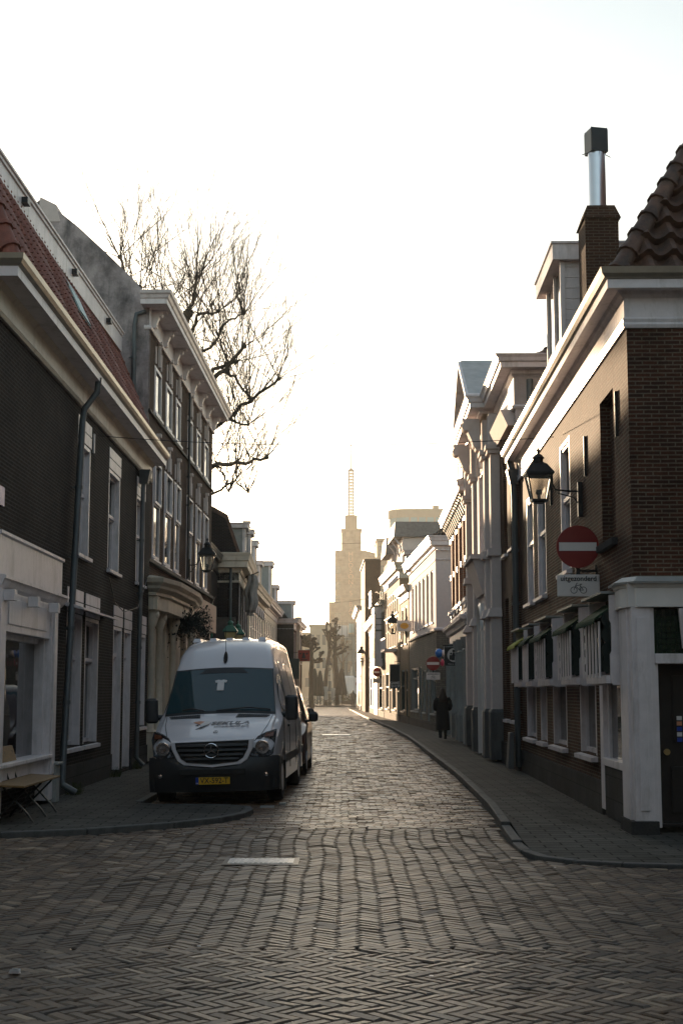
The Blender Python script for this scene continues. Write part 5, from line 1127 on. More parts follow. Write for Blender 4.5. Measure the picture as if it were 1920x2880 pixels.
# ================================================================= parked cars behind the van
def mpv(name, label, mat, x, y, rz):
    t = thing(name, label, 'car', (x, y, 0), rz, 'cars parked behind the van')
    zt = [(0, .72), (.08, .86), (.9, 1.08), (1.0, 1.12), (1.75, 1.72), (2.1, 1.83), (3.6, 1.84), (4.15, 1.70), (4.25, 1.1), (4.3, .6)]
    wl = [(0, .72), (.15, .84), (.5, .89), (3.9, .89), (4.3, .80)]; wt = [(0, .66), (.9, .76), (1.75, .66), (2.2, .64), (4.3, .62)]
    mb = MB(); rings = []
    for y_ in (0, .05, .12, .3, .42, .46, .55, .68, .8, .92, 1.05, 1.13, 1.17, 1.4, 1.75, 1.95, 2.1, 2.5, 2.95, 3.0, 3.1, 3.25, 3.37, 3.5, 3.64, 3.7, 4.0, 4.15, 4.22, 4.3):
        z1, a, b_ = lerp_tab(zt, y_), lerp_tab(wl, y_), min(lerp_tab(wt, y_), lerp_tab(wl, y_)-.03); zb = .24
        for yw in (.8, 3.35):
            if abs(y_-yw) < .36: zb = max(zb, .28+math.sqrt(.36**2-(y_-yw)**2))
        belt = max(min(1.02, z1-.06), zb+.04)
        h = [(0, zb), (a-.03, zb), (a, zb+.03), (a, belt-.05), (a-.02, belt)] + [(a-.02+(b_-a+.02)*k, belt+(z1-.08-belt)*k if z1-.08 > belt else belt+.005*k) for k in (.35, .7, 1)] + [(b_-.03, z1-.02), (b_-.09, z1), (0, z1+.03)]
        full = h+[(-p_, q_) for p_, q_ in reversed(h[1:-1])]
        rings.append([mb.p((p_, y_+.12*max(0, 1-y_/1.5)*p_*p_*1.2, q_)) for p_, q_ in full])
    for a, b_ in zip(rings, rings[1:]):
        for k in range(len(a)): mb.f.append([a[k], a[(k+1) % len(a)], b_[(k+1) % len(a)], b_[k]])
    mb.f.append(rings[0][::-1]); mb.f.append(rings[-1]); mb.build('body', mat, t, smooth=True)
    for s in (1, -1):
        def sx_(y_, z_):
            a, b_ = lerp_tab(wl, y_), lerp_tab(wt, y_); z1 = lerp_tab(zt, y_)-.08; return a-.02+(b_-a+.02)*max(0, min(1, (z_-1.02)/max(.05, z1-1.02)))+.006
        for poly in ([(1.25, 1.06), (2.15, 1.06), (2.15, 1.66), (1.78, 1.62)], [(2.25, 1.06), (3.15, 1.06), (3.15, 1.66), (2.25, 1.67)], [(3.25, 1.06), (3.95, 1.06), (3.9, 1.6), (3.25, 1.66)]):
            mb = MB(); mb.face([(s*sx_(a, b_), a, b_) for a, b_ in poly]); mb.build('side_window', 'glass_dark', t, recalc=False)
        for yw in (.8, 3.35):
            w_ = part(t, 'wheel', 'rubber', lambda m: m.lathe([(.18, -.09), (.29, -.1), (.31, -.07), (.31, .07), (.29, .1), (.18, .09)], (s*.79, yw, .31), 20, 'x'), smooth=True)
            part(w_, 'rim', 'steel', lambda m: m.lathe([(0, 0), (.18, -.01*s), (.19, 0), (.19, .02*s)], (s*.875, yw, .31), 14, 'x'), smooth=True)
        mr = part(t, 'wing_mirror', 'plastic_black', lambda m: m.loft([(s*1.0, 1.45, 1.08, .06, .05), (s*1.0, 1.44, 1.12, .10, .08), (s*1.0, 1.44, 1.24, .10, .08), (s*1.0, 1.46, 1.29, .06, .04)], 12, .7), smooth=True)
        part(mr, 'mirror_arm', 'plastic_black', lambda m: m.tube([(s*.84, 1.5, 1.08), (s*.96, 1.47, 1.12)], .03, 6))
        part(t, 'headlight', 'lamp_glass_head', lambda m: m.hexa([(s*.50, .07, .62), (s*.80, .16, .62), (s*.80, .3, .62), (s*.5, .2, .62)], [(s*.52, .10, .80), (s*.82, .32, .84), (s*.80, .45, .82), (s*.5, .25, .80)]))
    mb = MB()
    mb.face([(-.72, 1.14, 1.13), (.72, 1.14, 1.13), (.60, 1.72, 1.715), (-.60, 1.72, 1.715)]); mb.build('windscreen', 'glass_van', t, recalc=False)
    part(t, 'number_plate', 'yellow_plate', lambda m: m.box(-.25, .25, -.03, -.0, .42, .53)); part(t, 'grille', 'rubber', lambda m: m.box(-.42, .42, -.015, .06, .58, .72))
    part(t, 'underbody', 'rubber', lambda m: m.box(-.6, .6, .3, 4.1, .18, .6))
    return t
mpv('parked_car', 'dark red parked car directly behind the white van, side window glinting', 'car_red', -1.62, 29.0, R(-1.0))
mpv('parked_car', 'dark green parked car, farther of the two cars behind the van', 'car_green', -1.82, 35.2, R(-1.0))

# ================================================================= wall lanterns and street lamps
def lantern_parts(t, c, sc=1.0, glassm='glass_clear', cap='black_metal', bulb=True):
    x, y, z = c
    def bars(m):
        for sx_, sy_ in ((1, 1), (1, -1), (-1, 1), (-1, -1)):
            m.tube([(x+sx_*.13*sc, y+sy_*.13*sc, z), (x+sx_*.215*sc, y+sy_*.215*sc, z+.46*sc)], .014*sc, 5)
        for h, w_ in ((0, .13), (.46, .215)):
            for sg_ in (1, -1):
                m.box(x-w_*sc-.012, x+w_*sc+.012, y+sg_*w_*sc-.014, y+sg_*w_*sc+.014, z+h*sc-.015, z+h*sc+.015); m.box(x+sg_*w_*sc-.014, x+sg_*w_*sc+.014, y-w_*sc-.012, y+w_*sc+.012, z+h*sc-.0145, z+h*sc+.0145)
        m.box(x-.10*sc, x+.10*sc, y-.10*sc, y+.10*sc, z-.05*sc, z-.01*sc)
    part(t, 'frame', 'black_metal', bars)
    mb = MB(); a = [(-1, -1), (1, -1), (1, 1), (-1, 1)]
    for k in range(4):
        p_, q_ = a[k], a[(k+1) % 4]
        mb.face([(x+p_[0]*.125*sc, y+p_[1]*.125*sc, z+.01), (x+q_[0]*.125*sc, y+q_[1]*.125*sc, z+.01), (x+q_[0]*.208*sc, y+q_[1]*.208*sc, z+.45*sc), (x+p_[0]*.208*sc, y+p_[1]*.208*sc, z+.45*sc)])
    mb.build('glass', glassm, t)
    part(t, 'roof', cap, lambda m: (m.lathe([(.36*sc, 0), (.36*sc, .03*sc), (.20*sc, .19*sc), (.09*sc, .24*sc)], (x, y, z+.47*sc), 4), m.lathe([(.09*sc, .22*sc), (.09*sc, .30*sc), (.12*sc, .31*sc), (.07*sc, .37*sc), (.02*sc, .40*sc), (.02*sc, .43*sc), (.035*sc, .45*sc), (.004, .52*sc)], (x, y, z+.47*sc), 10)))
    if bulb: part(t, 'burner', 'black_metal', lambda m: m.lathe([(.03*sc, 0), (.03*sc, .10*sc), (.06*sc, .13*sc), (.05*sc, .2*sc)], (x, y, z), 10))
def wall_lantern(label, px, py, pz, wx, sc=1.0, group='black wall lanterns'):
    """lantern body at (px,py), bracket plate on a wall at x = wx"""
    t = thing('wall_lantern', label, 'lantern', (wx, py, pz), 0, group); d = px-wx; s = -1 if d < 0 else 1
    lantern_parts(t, (d, 0, -.0), sc)
    part(t, 'wall_plate', 'black_metal', lambda m: m.box(-.01 if s > 0 else -.07, .07 if s > 0 else .01, -.06*sc, .06*sc, -.29*sc, .34*sc))
    part(t, 'bracket', 'black_metal', lambda m: (m.tube([(s*.0, 0, .17*sc), (s*.2*sc, 0, .17*sc), (d-s*.30*sc, 0, .20*sc), (d-s*.25*sc, 0, .30*sc), (d-s*.24*sc, 0, .43*sc), (d-s*.15*sc, 0, .46*sc)], .018*sc, 6), m.tube([(s*.0, 0, -.18*sc), (s*.06*sc, 0, -.06*sc), (s*.16*sc, 0, .06*sc), (d-s*.34*sc, 0, .14*sc)], .012*sc, 6)))
    return t
wall_lantern('large black wall lantern on the corner cafe above the no-entry sign', 3.01, 21.5, 4.60, 3.67, .84)
wall_lantern('black wall lantern on the dark brick house above the white van', -3.9, 41.2, 5.2, -4.46, .98)
wall_lantern('small black wall lantern beside the oval sign on the banded house', 2.83, 79.0, 4.95, 3.30, 1.25)
wall_lantern('farthest black wall lantern, over the low cream house', 1.55, 112.0, 4.1, 2.3, 1.35)
t = thing('street_lamp', 'black lamp post with clear lantern standing before the pollarded trees', 'street lamp', (-1.42, 168.6, .13))
part(t, 'post', 'black_metal', lambda m: m.lathe([(.22, 0), (.22, .3), (.12, .45), (.10, 1.2), (.14, 1.25), (.07, 1.4), (.05, 3.4), (.12, 3.5), (.05, 3.6), (.05, 4.1)], (0, 0, 0), 8), smooth=True)
lantern_parts(t, (0, 0, 4.15), 1.3)
for k, (x, y, lb) in enumerate(((-4.05, 52.0, 'green-roofed lantern with amber panes, the nearer of two above the van roof'), (-3.95, 54.5, 'green-roofed lantern with amber panes, half hidden behind its twin'))):
    t = thing('green_lantern', lb, 'lantern', (x, y, .09), 0, 'green lanterns above the van')
    part(t, 'post', 'roof_green', lambda m: m.tube([(0, 0, 0), (0, 0, 3.3)], .05, 8)); lantern_parts(t, (0, 0, 3.3), 1.05, 'pane_amber', 'roof_green', False)

# ================================================================= traffic signs
def bike(m, cx, cz, y, s):
    circ = lambda x, z, r: m.tube([(cx+(x+r*math.cos(a))*s, y, cz+(z+r*math.sin(a))*s) for a in [2*math.pi*k/18 for k in range(19)]], .028*s, 5)
    circ(-.42, 0, .28); circ(.42, 0, .28)
    L_ = lambda pts, r=.026: m.tube([(cx+a*s, y, cz+b*s) for a, b in pts], r*s, 5)
    L_([(-.42, 0), (-.24, .46), (-.16, .62), (-.05, .60)]); L_([(-.27, .42), (.12, .42)]); L_([(-.27, .38), (.06, .0)]); L_([(.06, 0), (.20, .5)]); L_([(.06, 0), (.42, 0)]); L_([(.42, 0), (.15, .40)]); L_([(.08, .52), (.30, .52)], .035)
def noentry(label, x, y, z, d, wx, plate=True, wtop=.6, ang=0, txt=True, wy=None):
    t = thing('no_entry_sign', label, 'traffic sign', (x, y, z), ang, 'round no-entry signs')
    part(t, 'disc', 'sign_red', lambda m: m.lathe([(0, -.012), (d/2, -.012), (d/2+.004, 0), (d/2, .014), (0, .014)], (0, 0, 0), 48, 'y'))
    part(t, 'bar', 'sign_white', lambda m: m.box(-d*.44, d*.44, -.017, -.0125, -d*.10, d*.10))
    pz = -d/2-.22*d/.6-.03
    p_ = part(t, 'plate', 'sign_white', lambda m: m.box(-d/2, d/2, -.012, .010, pz-.155*d/.6, pz+.155*d/.6), bevel=.02)
    if txt: text('uitgezonderd', .098*d/.6, (0, -.016, pz+.095*d/.6), 'ink', p_, sx=.98, bold=.0015)
    part(p_, 'bicycle_symbol', 'ink', lambda m: bike(m, 0, pz-.065*d/.6, -.014, .16*d/.6))
    wy = y+.12 if wy is None else wy
    br = part(t, 'bracket', 'black_metal', lambda m: (m.tube([(0, .03, -d*.46), (0, .05, -d/2-.035), (wx-x, wy-y, -d/2-.035)], .016, 6), m.box(-.03, .03, .012, .04, pz, -d*.2), m.tube([(wx-x-.02, wy-y, -d/2+.05), (wx-x-.02, wy-y, -d/2-.3)], .02, 6)))
    return t
noentry('largest no-entry sign with bicycle exception plate, on the corner cafe wall', 3.335, 20.0, 3.74, .60, 3.63)
noentry('middle no-entry sign, beside blue and white balloons', 3.73, 58.3, 2.86, .56, 4.1, wy=60.6)
noentry('farthest no-entry sign, in front of the low cream house', 2.43, 97.5, 3.05, .62, 2.62, txt=False)
# other street signs
t = thing('shop_sign', 'dark hanging sign with white disc and two dark figures, above the walking woman', 'sign', (3.86, 49.0, 2.9), 0)
part(t, 'board', 'ink', lambda m: m.box(-.33, .33, -.02, .02, -.30, .33)); part(t, 'disc', 'sign_white', lambda m: m.lathe([(0, -.026), (.24, -.026), (.24, -.02), (0, -.02)], (.0, 0, .06), 28, 'y'))
part(t, 'figures', 'ink', lambda m: (m.ball((-.02, -.03, .20), .045, 8, 6, (1, .2, 1)), m.box(-.055, .03, -.032, -.027, .17, .19), m.loft([(-.04, -.03, -.12, .05, .004), (-.03, -.03, .05, .05, .004), (-.02, -.03, .15, .03, .004)], 8), m.loft([(-.13, -.03, -.10, .04, .004), (-.12, -.03, .06, .04, .004)], 8), m.ball((-.11, -.03, .11), .035, 8, 6, (1, .2, 1)), m.tube([(.0, -.03, .05), (.1, -.03, .09), (.17, -.03, .08)], [.02, .03, .04], 5)))
text('Kleine wereld', .075, (0, -.028, -.245), 'sign_white', t)
part(t, 'bracket', 'black_metal', lambda m: (m.box(-.40, .33, -.015, .015, .37, .41), m.tube([(-.3, 0, .33), (-.3, 0, .38)], .012, 5), m.tube([(.3, 0, .33), (.3, 0, .38)], .012, 5)))
for c, x, z, r_, m_ in (('round blue balloon beside the middle no-entry sign', 3.93, 3.25, .16, 'blue_gloss'), ('white balloon touching the blue one', 4.15, 3.24, .14, 'sign_white')):
    mb = MB(); mb.ball((x-.03, 57.2, z), r_, 14, 10, (1, 1, 1.12)); mb.tube([(x-.03, 57.2, z-r_*1.1), (4.0, 57.2, z-.42)], .005, 4); tag(mb.build('balloon', m_, smooth=True), c, 'balloon', 'party balloons on the right shop fronts')
mb = MB(); mb.loft([(4.03, 57.2, 2.72, .01, .01), (4.03, 57.2, 2.78, .07, .07), (4.03, 57.2, 2.92, .08, .08), (4.02, 57.2, 3.02, .02, .02)], 10); tag(mb.build('balloon', 'pink_gloss', smooth=True), 'limp deep pink balloon hanging under the blue and white ones', 'balloon', 'party balloons on the right shop fronts')
t = thing('oval_sign', 'pale sign box with yellow oval, sticking out from the yellow brick house', 'sign', (3.17, 72.0, 5.02), 0)
part(t, 'box', 'sign_white', lambda m: m.box(-.38, .38, -.08, .08, -.27, .27), bevel=.015)
mb = MB(); mb.lathe([(0, -.095), (.16, -.095), (.16, -.08), (0, -.08)], (0, 0, 0), 28, 'y'); o_ = mb.build('oval', 'oval_yellow', t); o_.scale = (1.35, 1, .95)
for s in (1, -1):
    part(t, 'swoosh', 'ink', lambda m: (m.tube([(s*.25, -.09, .09), (s*.29, -.09, 0), (s*.24, -.09, -.09)], .008, 4), m.tube([(s*.21, -.09, .11), (s*.25, -.09, .06)], .006, 4)))
text('Lunchroom Barneveld'[:9], .055, (0, -.10, .0), 'door_dark', t, name='lettering')
part(t, 'bracket', 'black_metal', lambda m: (m.tube([(.38, 0, .2), (.62, .2, .2)], .015, 5), m.tube([(.38, 0, -.15), (.62, .2, -.15)], .015, 5), m.tube([(-.3, 0, -.27), (0, 0, -.35), (.3, 0, -.27)], .012, 5)))
t = thing('game_shop_sign', 'dark hanging board reading GAME SHOP in front of the banded house', 'sign', (2.98, 80.0, 2.6), 0)
part(t, 'board', 'black_metal', lambda m: m.box(-.26, .26, -.02, .02, -.70, .62)); part(t, 'frame', 'grey_paint', lambda m: (m.box(-.29, -.26, -.025, .025, -.73, .64), m.box(.26, .29, -.025, .025, -.73, .64), m.box(-.26, .26, -.025, .025, .62, .65)))
text('GAME', .2, (-.02, -.03, -.40), 'sign_white', t, bold=.006); text('SHOP', .2, (.03, -.03, -.58), 'sign_white', t, bold=.006)
part(t, 'bracket', 'black_metal', lambda m: m.tube([(0, 0, .65), (0, 0, .8), (.35, .1, .8)], .015, 5))
t = thing('red_cafe_sign', 'red square sign with worn dark emblem, right of the van roof', 'sign', (-2.62, 100.0, 4.25), 0)
part(t, 'board', 'board_red', lambda m: m.box(-.42, .42, -.04, .04, -.40, .36)); part(t, 'frame', 'cream_paint', lambda m: (m.box(-.45, .45, -.05, .05, .36, .39), m.box(-.45, .45, -.05, .05, -.43, -.40), m.box(.42, .45, -.05, .05, -.40, .36), m.box(-.45, -.42, -.05, .05, -.40, .36)))
part(t, 'emblem', 'door_dark', lambda m: (m.ball((-.02, -.05, .1), .09, 8, 6, (1, .1, 1)), m.loft([(-.02, -.05, -.2, .14, .01), (-.02, -.05, .02, .1, .01)], 8), m.ball((.2, -.05, .12), .07, 7, 5, (1, .1, 1)), m.ball((-.25, -.05, .13), .06, 7, 5, (1, .1, 1)), m.box(-.2, .25, -.045, -.04, -.33, -.27)))
part(t, 'bracket', 'black_metal', lambda m: m.tube([(-.45, 0, .2), (-.85, .3, .2)], .02, 5))
mb = MB(); mb.box(-3.75, -2.9, 98.7, 99.3, 2.6, 4.0); tag(mb.build('dark_sign_box', 'frame_green', bevel=.03), 'dark green box sign under the white pilaster, left of the red sign', 'sign')
# overhead wires
def wire(label, a, b, sag, r=.006, n=16):
    a, b = Vector(a), Vector(b); mb = MB()
    mb.tube([a.lerp(b, k/n)-Vector((0, 0, sag*4*(k/n)*(1-k/n))) for k in range(n+1)], r, 5)
    tag(mb.build('overhead_wire', 'ink'), label, 'wire', 'wires spanning the street')
wire('nearest wire across the street, from the corner house to the corner cafe', (-4.45, 25.6, 6.35), (3.62, 23.9, 6.02), .16, .007)
wire('second wire across the street, above the white plaster house cornice', (-4.3, 60, 8.3), (4.1, 62, 8.6), .4, .008)
wire('far thin wire crossing in front of the tall tower', (-4.4, 96, 8.0), (2.5, 100, 8.4), .4, .010)
# ================================================================= trees
def branch(mb, p, d, L, r, depth, rr, up=.35, spread=.6, n=4, kids=3, taper=.62):
    pts = [p.copy()]; q = p.copy(); dd = d.normalized()
    for k in range(n):
        dd = (dd+Vector((rr.uniform(-1, 1), rr.uniform(-1, 1), rr.uniform(-1, 1)))*.09+Vector((0, 0, up*.10))).normalized(); q = q+dd*L/n; pts.append(q.copy())
    mb.tube(pts, [r*(1-(1-taper)*k/n) for k in range(n+1)], 3 if r < .03 else 6, cap=False)
    if depth <= 0: return
    for k in range(kids):
        f = rr.uniform(.25, 1.0); i = min(n-1, int(f*n)); s = pts[i].lerp(pts[i+1], f*n-i)
        side = Vector((rr.uniform(-1, 1), rr.uniform(-1, 1), rr.uniform(-.2, .7))).normalized()
        branch(mb, s, (dd*.95+side*spread), L*rr.uniform(.45, .75), r*.55, depth-1, rr, up, spread, 3, kids, taper)
big = thing('bare_tree', 'tall bare pollarded tree with fine upright twigs, rising behind the bracketed house', 'tree', (-7.2, 57, 0))
tr = MB(); tw = MB(); rr = random.Random(5)
base = Vector((-7.2, 57, 0))
def T(x, y, dy=0): v = at(x, y, 57+dy); return v-base
limbs = [([(380, 1250), (400, 1100), (415, 950), (425, 820), (432, 720)], .42, .14, 0), ([(405, 1100), (450, 1080), (500, 1068), (560, 1062), (612, 1050)], .16, .07, -1.5), ([(412, 980), (450, 930), (480, 880), (515, 850), (560, 795)], .20, .08, -1), ([(425, 820), (440, 760), (455, 722), (500, 715)], .12, .06, .5),
    ([(405, 1000), (370, 850), (340, 740), (320, 660)], .22, .09, 1.5), ([(410, 1060), (460, 1010), (520, 960), (590, 905), (640, 870)], .14, .06, 1), ([(515, 850), (540, 870), (575, 920)], .09, .05, 0), ([(470, 905), (490, 850), (540, 830)], .13, .08, .6), ([(400, 1120), (470, 1140), (540, 1105), (570, 1130)], .09, .04, 1.2), ([(500, 1068), (520, 1100), (525, 1128)], .06, .04, -.4), ([(415, 950), (400, 850), (385, 760), (380, 700)], .15, .09, -.5), ([(425, 1000), (480, 960), (530, 965), (570, 975)], .12, .05, .4), ([(432, 720), (440, 700), (450, 640)], .1, .06, .2), ([(370, 850), (330, 740), (290, 640), (275, 590)], .14, .07, 1.8), ([(425, 820), (480, 800), (520, 740), (560, 720)], .09, .05, 1.0)]
knobs = []
for pts, r0, r1, dy in limbs:
    q = []
    for i, (x, y) in enumerate(pts): q.append(T(x, y, dy*i/len(pts)*1.2))
    # subdivide with wobble
    P_ = []
    for a, b_ in zip(q, q[1:]):
        for k in range(4): P_.append(a.lerp(b_, k/4)+Vector((rr.uniform(-1, 1), rr.uniform(-1, 1), rr.uniform(-1, 1)))*.07)
    P_.append(q[-1]); tr.tube(P_, [.8*(r0+(r1-r0)*k/(len(P_)-1)) for k in range(len(P_))], 7)
    knobs.append((P_[-1], r1*1.6, 10))
    for k in range(3, len(P_)-1):
        if rr.random() < .7: knobs.append((P_[k], r1*1.0, 2))
tr.tube([(0, 0, 0), (.1, 0, 3), T(375, 1350), T(380, 1250)], [.6, .5, .45, .42], 10)
for c, r, n in knobs:
    tr.ball(c, r, 7, 5, (1, 1, .9))
    for k in range(n):
        d = Vector((rr.uniform(-.75, .85), rr.uniform(-.8, .8), rr.uniform(.1, 1.4))); 
        branch(tw, c+d.normalized()*r*.6, d, rr.uniform(1.6, 4.0), rr.uniform(.017, .026), 2, rr, .6, .38, 5, 3, .4)
part(big, 'trunk', 'bark', lambda m: None) if False else None
tr.build('trunk', 'bark', big, smooth='full', recalc=False); tw.build('twigs', 'twig', big, recalc=False)
def pollard(label, x, y, stems, mat='bark_old', Y=172, sc=1.0, seed=1, group='pollarded trees at the street end'):
    t = thing('pollarded_tree', label, 'tree', (x, y, .1), 0, group); rr = random.Random(seed); b0 = Vector((x, y, .1))
    m1 = MB(); m2 = MB()
    for pts, r0, r1 in stems:
        r0 *= .52; r1 *= .62
        q = [at(a, b, Y+rr.uniform(-.7, .7)*(i > 0))-b0 for i, (a, b) in enumerate(pts)]
        if len(pts) > 3: q[0].y = 0
        P_ = []
        for a, b in zip(q, q[1:]):
            for k in range(3): P_.append(a.lerp(b, k/3)+Vector((rr.uniform(-1, 1), rr.uniform(-1, 1), 0))*.06*(len(P_) > 0))
        P_.append(q[-1]); m1.tube(P_, [r0+(r1-r0)*k/(len(P_)-1) for k in range(len(P_))], 8)
        e = P_[-1]
        for k in range(8): m2.ball(e+Vector((rr.uniform(-1, 1), rr.uniform(-1, 1), rr.uniform(-.4, 1)))*r1*2.0, r1*rr.uniform(.9, 1.5), 6, 4)
        for k in range(2, len(P_)-1):
            if rr.random() < .35 and P_[k].z > 3: m2.ball(P_[k]+Vector((rr.uniform(-1, 1), rr.uniform(-1, 1), 0))*r1*1.6, r1*rr.uniform(.8, 1.3), 6, 4)
    m1.build('trunk', mat, t, smooth='full', recalc=False); m2.build('crown', mat, t, recalc=False); return t
Z4 = lambda *pts: [((820+x/6.031)*.816667, (1680+y/6.031)*.816667) for x, y in pts]
g4_ = at(*Z4((570, 1800))[0], 172); g5_ = at(*Z4((770, 1830))[0], 170)
pollard('leaning pollarded tree with tall pale-topped stem, left of the street lamp', g4_.x, 172, [(Z4((570, 1850), (570, 1500), (590, 1250), (625, 1000), (640, 850), (610, 700), (590, 560), (590, 450)), .55, .16), (Z4((640, 850), (660, 780), (650, 700)), .2, .14), (Z4((600, 690), (560, 620), (545, 570)), .16, .12), (Z4((620, 960), (680, 880), (700, 820)), .2, .14)], Y=172, seed=3)
pollard('dark pollarded tree with knobbly raised arms, just right of the street lamp', g5_.x, 170, [(Z4((770, 1850), (760, 1400), (745, 1150), (730, 1000), (730, 850), (740, 700), (720, 560)), .60, .26), (Z4((745, 640), (740, 500), (715, 410)), .2, .14), (Z4((745, 620), (760, 480), (765, 380)), .16, .17), (Z4((750, 620), (790, 560), (810, 510)), .14, .11), (Z4((720, 640), (680, 520), (645, 470)), .18, .13), (Z4((755, 980), (840, 920), (930, 860)), .24, .16), (Z4((760, 970), (850, 950), (900, 920)), .2, .12), (Z4((760, 860), (820, 830), (850, 800)), .2, .16), (Z4((750, 740), (790, 700), (810, 660)), .2, .16), (Z4((760, 900), (800, 880), (810, 860)), .16, .16), (Z4((720, 780), (650, 730), (640, 600)), .22, .18), (Z4((720, 700), (670, 650)), .2, .2)], Y=170, seed=4)
g6_ = at(*Z4((350, 1700))[0], 150)
pollard('broad dark pollarded tree with dense knobby crown, behind the red sign', g6_.x, 150, [(Z4((340, 1950), (330, 1500), (330, 1200), (340, 1000), (330, 850), (290, 700)), .55, .22), (Z4((335, 850), (250, 750), (180, 720), (130, 720)), .22, .2), (Z4((335, 900), (360, 780), (380, 710)), .2, .16), (Z4((330, 800), (310, 700), (305, 650)), .16, .12), (Z4((350, 900), (400, 830), (430, 790)), .2, .17), (Z4((370, 930), (420, 890), (440, 870)), .16, .15), (Z4((390, 1080), (470, 1030), (510, 960)), .2, .17), (Z4((390, 1110), (450, 1100), (500, 1075)), .18, .17), (Z4((320, 820), (220, 820), (170, 790)), .2, .22), (Z4((330, 780), (260, 700), (220, 690)), .2, .2)] + [(Z4((330, 850), (200+rnd.uniform(-60, 120), 800+rnd.uniform(-90, 60)), (190+rnd.uniform(-70, 150), 740+rnd.uniform(-40, 60))), .12, .16) for k in range(8)], Y=150, seed=6)
pollard('pale distant pollarded tree, right of the two dark ones', 2.3*0+at(*Z4((870, 1300))[0], 215).x, 215, [(Z4((860, 1750), (865, 1300), (880, 1120), (870, 900), (880, 740), (875, 660)), .3, .13), (Z4((885, 1100), (930, 1000), (960, 960)), .12, .1), (Z4((870, 1150), (810, 1050), (780, 1000)), .14, .12), (Z4((880, 850), (920, 780), (940, 760)), .12, .12), (Z4((875, 880), (840, 800), (850, 730)), .1, .1)], 'bark_far', 215, seed=8)
pollard('slim pale distant tree between the two dark pollarded trunks', at(*Z4((700, 1300))[0], 205).x, 205, [(Z4((735, 1750), (720, 1300), (690, 1100), (670, 950), (675, 860)), .35, .2), (Z4((700, 1200), (660, 1050)), .14, .1)], 'bark_far', 205, seed=9)

# ================================================================= street-end furniture
def folded_parasol(label, x, y, h, r, m_='awning_dark'):
    t = thing('folded_parasol', label, 'parasol', (x, y, .13), 0, 'closed terrace parasols')
    def cl(m):
        n = 18
        rg = []
        for z, k in ((h*.28, 1.0), (h*.34, 1.15), (h*.6, .8), (h*.85, .55), (h*.97, .3), (h, .05)):
            rg.append([m.p((r*k*(1+.25*(i % 2))*math.cos(2*math.pi*i/n), r*k*(1+.25*(i % 2))*math.sin(2*math.pi*i/n), z)) for i in range(n)])
        for a, b in zip(rg, rg[1:]):
            for i in range(n): m.f.append([a[i], a[(i+1) % n], b[(i+1) % n], b[i]])
        m.f.append(rg[0][::-1])
    part(t, 'canopy', m_, cl); part(t, 'pole', 'black_metal', lambda m: (m.tube([(0, 0, 0), (0, 0, h*.4)], .04, 6), m.box(-.35, .35, -.35, .35, 0, .08)))
p_ = at(*Z4((850, 1400))[0], 168); folded_parasol('large closed dark parasol right of the dark pollarded tree', p_.x, 168, 4.4, .48)
p_ = at(*Z4((480, 1400))[0], 160); folded_parasol('closed dark parasol left of the leaning pollarded tree', p_.x, 161, 4.0, .38)
p_ = at(*Z4((395, 1400))[0], 160); folded_parasol('leftmost closed dark parasol, partly behind the dark car', p_.x, 158, 4.2, .42)
p_ = at(*Z4((1015, 1400))[0], 190); folded_parasol('small closed cream parasol beside the walking man', p_.x, 190, 5.0, .22, 'cream_paint')
# terrace chairs in stacks
ch0 = thing('terrace_chair', '', 'chair', (0, 0, 0), 0, 'stacked terrace chairs')
part(ch0, 'seat', 'grey_paint', lambda m: m.box(-.24, .24, -.22, .22, .44, .47))
part(ch0, 'backrest', 'grey_paint', lambda m: m.box(-.24, .24, .20, .24, .62, .86))
for sx_ in (-.22, .22):
    for sy_ in (-.2, .22): part(ch0, 'leg', 'pipe_grey', lambda m: m.tube([(sx_, sy_, .0), (sx_*.95, sy_*.9, .46 if sy_ < 0 else .86)], .016, 5))
used = False
def dup(root, loc, rz, label, rx=0):
    r = root.copy(); scene.collection.objects.link(r); r.location = loc; r.rotation_euler = (rx, 0, rz); r['label'] = label
    for chd in root.children: c = chd.copy(); scene.collection.objects.link(c); c.parent = r
    return r
stk = [(at(*Z4((460, 1700))[0], 168), 'left chair stack beside the dark car', 9), (at(*Z4((580, 1700))[0], 167.5), 'middle chair stack between the tree and the lamp post', 9), (at(*Z4((700, 1700))[0], 168), 'right chair stack in front of the dark tree', 8)]
for q, nm, n in stk:
    for k in range(n):
        lb = ('chair at the bottom of the ' if k == 0 else 'topmost chair of the ' if k == n-1 else 'chair inside the ')+nm
        loc = (q.x+rnd.uniform(-.03, .03), q.y-.03*k, .13+.17*k)
        if not used: ch0.location = loc; ch0.rotation_euler = (0, 0, R(180)); ch0['label'] = lb; used = True; c_ = ch0
        else: c_ = dup(ch0, loc, R(180)+rnd.uniform(-.1, .1), lb)
        if 0 < k < n-1: c_['group'] = 'chairs inside the '+nm
